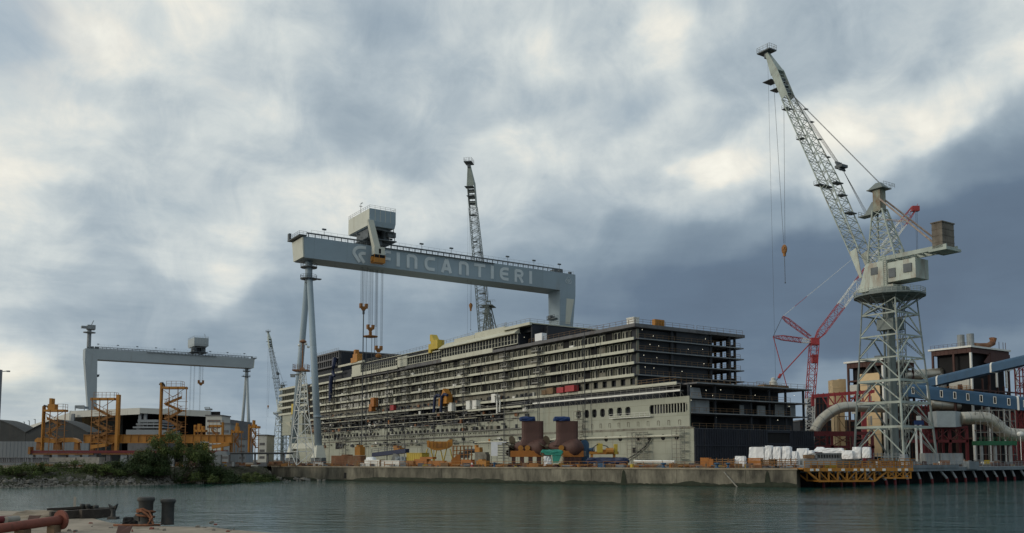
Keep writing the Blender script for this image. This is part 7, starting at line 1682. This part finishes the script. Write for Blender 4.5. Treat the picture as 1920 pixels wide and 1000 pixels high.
def rocks():
    rr = random.Random(5); protos = []
    for k in range(7):
        u = lump(Vector((0, 0, 0)), (1.3 + .3 * (k % 3), 1.0, .8), rr, None, .75, .11, 3); me = u.build('rock', M_rock).data; protos.append(me)
    for o in [o for o in col.objects if o.name.startswith('rock')]: bpy.data.objects.remove(o)
    lens = []
    n = 0
    while n < 290:
        s = rr.uniform(1.6, len(shore) - 1.001); i = int(s); f = s - i
        base = shore[i].lerp(shore[i + 1], f); d = rr.choice((rr.uniform(-.8, 1.2), rr.uniform(.2, 3.2), rr.uniform(.2, 2.2)))
        if 7.2 < s: d = rr.uniform(-.8, 5.0)
        p = base + IN * d; z = bank_z(p) - .1
        if n > 262: p = Vector((rr.uniform(-59, -44), rr.uniform(212, 217), 0)) + Vector((0, 0, 0)); p.y = min(p.y, 225 + (-60 - p.x) * .573 - 1.2 - rr.random() * 3); z = rr.uniform(-.3, .35)
        o = bpy.data.objects.new('rock', rr.choice(protos)); col.objects.link(o); o.location = (p.x, p.y, max(z, -.25)); sc_ = rr.uniform(.3, .8) * (1.4 if rr.random() < .1 else 1)
        o.scale = (sc_, sc_ * rr.uniform(.7, 1.1), sc_ * rr.uniform(.6, 1.)); o.rotation_euler = (rr.uniform(-.3, .3), rr.uniform(-.3, .3), rr.uniform(0, 6.28))
        tag(o, 'pale broken rock in the heap along the waterline', 'rock', 'broken rocks along the waterline'); n += 1
rocks()
def shingle():
    rr = random.Random(15); g = MB()
    for k in range(3800):
        s = rr.uniform(1.2, len(shore) - 1.001); i = int(s); p = shore[i].lerp(shore[i + 1], s - i) + IN * (rr.uniform(-.9, 3.6) if rr.random() < .8 else rr.uniform(0, 6)); r = rr.uniform(.09, .30); c = Vector((p.x, p.y, max(-.05, bank_z(p)) + r * .2))
        a = [c + Vector((rr.uniform(.6, 1.2) * r * x, rr.uniform(.6, 1.1) * r * y, rr.uniform(.4, .9) * r * z)) for x, y, z in ((1, 0, 0), (0, 1, 0), (-1, 0, 0), (0, -1, 0), (0, 0, 1), (0, 0, -1))]
        g.raw(a, [(0, 1, 4), (1, 2, 4), (2, 3, 4), (3, 0, 4), (1, 0, 5), (2, 1, 5), (3, 2, 5), (0, 3, 5)])
    tag(g.build('gravel', M_rock), kind='stuff')
shingle()

# ================================================================ near quay: bollards, rope, pipe and scrap
def near_bollard(x, yb, yt, r, label):
    c = ground(x, yb, QZ); h = (yb - yt) / F * c.y + .02; g = MB(); g.lathe(c, [(r * 1.02, 0), (r, .03), (r * .97, h * .5), (r, h * .82), (r * 1.16, h * .86), (r * 1.2, h * .9), (r * 1.18, h * .96), (r * 1.06, h), (r * .6, h * 1.0)], 26); o = solo(g, 'bollard', M_boll, label, 'bollard', 'pair of cast iron bollards', c, True); return c, h
bA, hA = near_bollard(272.5, 985, 934.5, .172, 'dark iron bollard wound with orange rope on the near quay')
bB, hB = near_bollard(314, 984, 938, .152, 'bare dark iron bollard without rope on the near quay')
def rope():
    g = MB(); r = .028; pts = []
    for k in range(34):
        a = -2.6 + k * .32; rad = .172 + r + .012 * math.sin(k * 1.7); z = .38 - k * .0062; pts.append(bA + Vector((rad * math.cos(a), rad * math.sin(a), z)))
    end = pts[-1]; pts += [bA + Vector((.22, -.24, .14)), bA + Vector((.34, -.34, .03)), bA + Vector((.2, -.42, .025)), bA + Vector((-.1, -.38, .025)), bA + Vector((-.35, -.42, .03)), bA + Vector((-.62, -.34, .025))]
    g.sweep(pts, r, 7)
    g.sweep([bA + Vector((-.18, -.1, .33)), bA + Vector((.0, -.23, .36)), bA + Vector((.12, -.2, .27)), bA + Vector((.24, -.22, .16)), bA + Vector((.3, -.25, .03)), bA + Vector((.45, -.2, .022))], r, 7)
    g.sweep([bA + Vector((-.19, -.06, .37)), bA + Vector((.02, -.22, .41)), bA + Vector((.15, -.17, .33)), bA + Vector((.26, -.24, .2)), bA + Vector((.2, -.36, .04)), bA + Vector((.0, -.42, .022))], r * .9, 7)
    solo(g, 'mooring_rope', M_rope, 'orange brown rope looped round the left bollard and trailing on the quay', 'rope', None, bA, True)
rope()
g = MB(bA); g.prism([(-.26, -.12, .2), (-.14, -.16, .3), (-.1, -.16, .22), (-.1, -.16, .1), (-.22, -.14, .14)], (0, .06, 0)); g.build  # rusty cleat on the bollard's side
solo(g, 'cleat', M_boll, 'flat iron cleat leaning on the left bollard below the rope', 'cleat')
c = ground(245, 983.5, QZ); u = lump(c, (.36, .26, .17), random.Random(8), None, .85, .05, 5); solo(u, 'canvas_bag', M_black, 'small black canvas bag beside the roped bollard', 'bag', None, c)
def flange_pipe():
    D0, D1 = 18.3, 20.0; a, b = at(-40, 994, D0), at(113, 977.5, D1); r = .102; t = thing('flanged_pipe', 'rusty red flanged steel pipe lying at the corner of the near quay', 'pipe', Vector((b.x, b.y, QZ)))
    for v in (a, b): v.z = max(v.z, QZ + r + .06)
    a.z = QZ + .15; b.z = QZ + .27
    d = (b - a).normalized(); g = MB(); g.sweep([a, a.lerp(b, .5), b - d * .1, b], [r, r, r, r * 1.04], 24, True); g.build('tube', M_pipe, t, True)
    g = MB(); g.sweep([b - d * .005, b + d * .045], [.215, .215], 30); g.build('flange', M_pipe, t)
    g = MB()
    e = d.cross(UP).normalized(); f = e.cross(d)
    for k in range(10): q = b + (e * math.cos(k * .628) + f * math.sin(k * .628)) * .175; g.tube(q + d * .03, q + d * .06, .016, 6)
    g.build('bolt', M_black, t)
    g = MB(); p = b - d * .9; g.box(p.x - .1, p.x + .1, p.y - .15, p.y + .15, QZ, p.z - r + .01); p = b - d * .15; g.box(p.x - .08, p.x + .08, p.y - .15, p.y + .15, QZ, p.z - r + .01); g.build('chock', M_wood, t)
flange_pipe()
def scrap_plate(x, y, w, h, lean, label, m, seed):
    c = ground(x, y, QZ); rr = random.Random(seed); g = MB(c); pts = [(-w / 2, 0, 0), (w / 2, 0, 0), (w / 2 + lean, .1, h), (w * .1 + lean, .1, h * rr.uniform(.8, .95)), (-w / 2 + lean * .2, .1, h * rr.uniform(.85, 1.))]; g.prism(pts, (0, .02, 0)); g.box(-w / 2, w / 2, -.05, .2, 0, .02); solo(g, 'scrap_plate', m, label, 'scrap plate', 'rusty scrap plates', c)
scrap_plate(229, 1003, .28, .20, .04, 'dark rusty scrap plate standing at the bottom edge of the photo', M_pod, 1)
scrap_plate(57, 982, .22, .20, .10, 'rusty scrap bracket standing behind the flanged pipe', M_pod, 2)
g = MB(); a, b = at(-30, 986, 22.5), at(20, 981, 23.); a.z = b.z = QZ + .09; g.sweep([a, b], .09, 16); solo(g, 'short_pipe', M_red2, 'short dull purple pipe lying at the left edge behind the flanged pipe', 'pipe')
g = MB(); a, b = at(10, 984, 22.8), at(33, 983, 23.2); a.z = b.z = QZ + .085; g.sweep([a, b], .085, 16); solo(g, 'short_pipe', M_concl, 'short grey pipe lying beside the purple one', 'pipe')
# low heap of concrete lip, timbers and old frames on the quay corner
c = ground(84, 972, QZ); u = lump(c + Vector((0, .6, -.05)), (2.6, 1.5, .22), random.Random(6), None, .7, .012, 7); solo(u, 'concrete_slab', M_nq, 'low broken concrete slab under the dark timbers', 'slab', None, c + Vector((0, .6, -.05)))
def timber(x0, y0, x1, y1, D, r, label, m=M_wood):
    a, b = at(x0, y0, D), at(x1, y1, D + .6); a.z = max(a.z, QZ + r); b.z = max(b.z, QZ + r); d = (b - a).normalized(); s = d.cross(UP).normalized() * r; u_ = UP * r; g = MB(); g.prism([a - s - u_, a + s - u_, a + s + u_, a - s + u_], b - a); solo(g, 'old_timber', m, label, 'timber', 'dark timbers on the near quay')
M_oldw = mat('wet dark timber', (.045, .036, .03), .8, var=.4, scale=6., dirt=(.12, .10, .08), damt=.3, dscale=8., stretch=1., bump=.4, bscale=30.)
timber(88, 955.5, 185, 949.5, 25.0, .03, 'long thin dark timber on top of the heap, rising to the right', M_oldw)
timber(100, 957, 212, 955, 25.2, .05, 'longest dark timber, lying level in the heap', M_oldw)
timber(94, 969, 165, 962, 24.3, .10, 'thick dark timber at the front of the heap', M_oldw)
timber(150, 966, 205, 964, 24.6, .12, 'short thick dark timber at the right end of the heap', M_oldw)
timber(165, 960, 214, 962, 24.8, .08, 'short dark timber lying across the right end of the heap', M_oldw)
def old_frame():
    c = ground(205, 974, QZ); t = thing('rusty_fitting', 'dark rusty cast fitting with a forked head at the end of the timbers', 'fitting', c); D = c.y; P = lambda x, y: at(x, y, D)
    g = MB(); a = P(212, 972); g.box(a.x - .12, a.x + .12, D - .1, D + .12, QZ, QZ + .07); g.lathe((a.x, D, QZ + .07), [(.07, 0), (.055, .1), (.06, .2), (.09, .24)], 12); g.build('stem', M_boll, t)
    g = MB(); b = P(207, 950); z = QZ + .31; g.prism([(a.x - .13, D - .05, z + .1), (a.x - .06, D - .05, z - .08), (a.x + .05, D - .05, z - .08), (a.x + .11, D - .05, z + .1), (a.x, D - .05, z + .02)], (0, .1, 0)); g.build('forked_head', M_boll, t)
old_frame()
for x, y, lab in ((155, 948, 'rusty round knob on the timber heap, left one'), (165, 948.5, 'rusty round knob on the timber heap, middle one'), (180, 950.5, 'small rusty round knob near the forked fitting')):
    p = at(x, y, 25.4); g = MB(); g.lathe(p - UP * .06, [(.05, -.2), (.045, 0), (.07, .03), (.075, .08), (.04, .11)], 12); solo(g, 'knob', M_boll, lab, 'knob', 'rusty knobs on the timber heap', None, True)
p0 = ground(139, 968, QZ); p1 = at(139, 931.5, p0.y); g = MB(); g.box(p0.x - .035, p0.x + .035, p0.y, p0.y + .02, QZ, p1.z); g.box(p0.x - .08, p0.x + .08, p0.y - .06, p0.y + .08, QZ, QZ + .02)
solo(g, 'marker_post', M_concl, 'thin grey metal post standing in the timber heap', 'post')
def pebbles():
    rr = random.Random(40)
    for k in range(26):
        x, y = rr.uniform(60, 470), rr.uniform(978, 1000); c = ground(x, y, QZ)
        if c.x > -5.5: continue
        u = lump(c, (rr.uniform(.03, .12), rr.uniform(.03, .08), rr.uniform(.015, .05)), rr, None, .7, .08, 3); solo(u, 'rubble_piece', M_rock if rr.random() < .6 else M_pipe, 'small chip of rubble lying on the near quay', 'rubble', 'chips of rubble on the near quay', c)
pebbles()

# ================================================================ pieces of one kind become parts of their own; parts that sit on parts go one level down
def split_parts(names):
    for o in [o for o in col.objects if o.type == 'MESH' and o.parent is not None and o.name.split('.')[0] in names and not o.get('kind')]:
        me = o.data; n = len(me.vertices); par = list(range(n))
        def find(i):
            while par[i] != i: par[i] = par[par[i]]; i = par[i]
            return i
        for p in me.polygons:
            r = find(p.vertices[0])
            for v in p.vertices[1:]: par[find(v)] = r
        isl = {}
        for p in me.polygons: isl.setdefault(find(p.vertices[0]), []).append(p)
        if len(isl) < 2: continue
        nm = o.name.split('.')[0]; parent = o.parent; lab = o.get('label')
        for polys in isl.values():
            idx = {}; vs = []; fs = []; mi = []
            for p in polys:
                f = []
                for v in p.vertices:
                    if v not in idx: idx[v] = len(vs); vs.append(me.vertices[v].co.copy())
                    f.append(idx[v])
                fs.append(f); mi.append(p.material_index)
            m2 = bpy.data.meshes.new(nm); m2.from_pydata(vs, [], fs)
            for m in me.materials: m2.materials.append(m)
            m2.polygons.foreach_set('material_index', mi); m2.update()
            q = bpy.data.objects.new(nm, m2); col.objects.link(q); q.parent = parent
            if lab: q['label'] = lab
        bpy.data.objects.remove(o)
split_parts({'hoist_pole', 'pale_roof_edge', 'aft_dark_wall', 'pale_stern_panel', 'hawse_hole', 'wrapped_window', 'stern_pillar', 'white_panel', 'parapet_box', 'slanted_window', 'panel_doorway', 'louvre', 'toe_board', 'hull_pipe', 'rub_rail', 'overhang', 'deck_lip', 'balcony_stub', 'stern_inner_wall', 'top_locker', 'tower_beam', 'backstay', 'stiffener', 'recess_bracket', 'window_strip', 'post', 'knuckle', 'beige_panel', 'white_pipe', 'panel_louvre', 'chock', 'cross_tie', 'drain_streak'})
SUB = {'unfinished_cruise_ship': {'opening_shade_plate': 'stern_bulkhead', 'panel_doorway': 'pale_stern_panel', 'knuckle': 'lower_hull', 'hawse_hole': 'lower_hull', 'side_port': 'lower_hull', 'shell_door': 'lower_hull', 'rub_rail': 'lower_hull', 'blanked_scuttle': 'aft_shell', 'big_window': 'aft_shell', 'band_window_mullions': 'aft_shell', 'scuttle': 'upper_hull', 'slanted_window': 'upper_hull', 'deck_lip': 'stern_deck', 'recess_deck_edge': 'recess_deck', 'recess_bracket': 'recess_deck'},
       'gantry_crane': {'lit_end_face': 'girder', 'letter': 'girder', 'emblem': 'girder', 'knot_emblem': 'girder', 'floodlight': 'girder', 'trolley_rail': 'girder', 'top_railing': 'girder', 'top_locker': 'girder', 'end_platform': 'girder', 'leg_platform': 'rigid_leg', 'repainted_patch': 'rigid_leg', 'hinge_platform': 'hinge_column', 'house_ribs_lit_side': 'trolley_house', 'house_railing': 'trolley_house', 'cab_arm': 'trolley_house'},
       'jib_crane': {'louvre': 'machinery_house', 'mast_head': 'mast', 'mast_cap': 'mast', 'jib_platform': 'jib_lattice', 'jib_bracket': 'jib_lattice', 'head_platform': 'jib_head', 'jib_foot': 'jib_lattice', 'sheave': 'jib_head', 'tip_railing': 'jib_head', 'platform_railing': 'slewing_platform', 'counterweight': 'rear_arm'},
       'plant_building': {'chimney': 'roof', 'roof_duct': 'roof', 'roof_railing': 'roof', 'roof_unit': 'roof', 'panel_louvre': 'beige_panel', 'panel_door': 'pale_panel'}, 'conveyor_gallery': {'window': 'casing', 'white_band': 'casing', 'casing_seam': 'casing'},
       'lifting_tower': {'railing': 'top_platform', 'jack_head': 'top_platform', 'handrail': 'stair'}, 'light_mast': {'lookout_railing': 'lookout', 'floodlight': 'lookout'}, 'lifting_beam': {'stiffener': 'girder'}, 'spreader_beam': {'stiffener': 'web'}, 'blue_machine': {'door': 'casing', 'outlet': 'casing'}, 'flanged_pipe': {'flange': 'tube', 'bolt': 'tube'}, 'gangway': {'handrail': 'deck'}, 'truss_jetty': {'railing': 'deck', 'white_plate': 'deck'}, 'piled_pier': {'railing': 'deck', 'side_panel': 'deck'}}
def go_down():
    for t in [o for o in col.objects if o.parent is None and o.name.split('.')[0] in SUB]:
        rule = SUB[t.name.split('.')[0]]; kids = [c for c in t.children]; first = {}
        for c in kids: first.setdefault(c.name.split('.')[0], c)
        for c in kids:
            p = first.get(rule.get(c.name.split('.')[0], ''))
            if p is not None and p is not c and c.name.split('.')[0] not in rule.values(): c.parent = p
go_down()
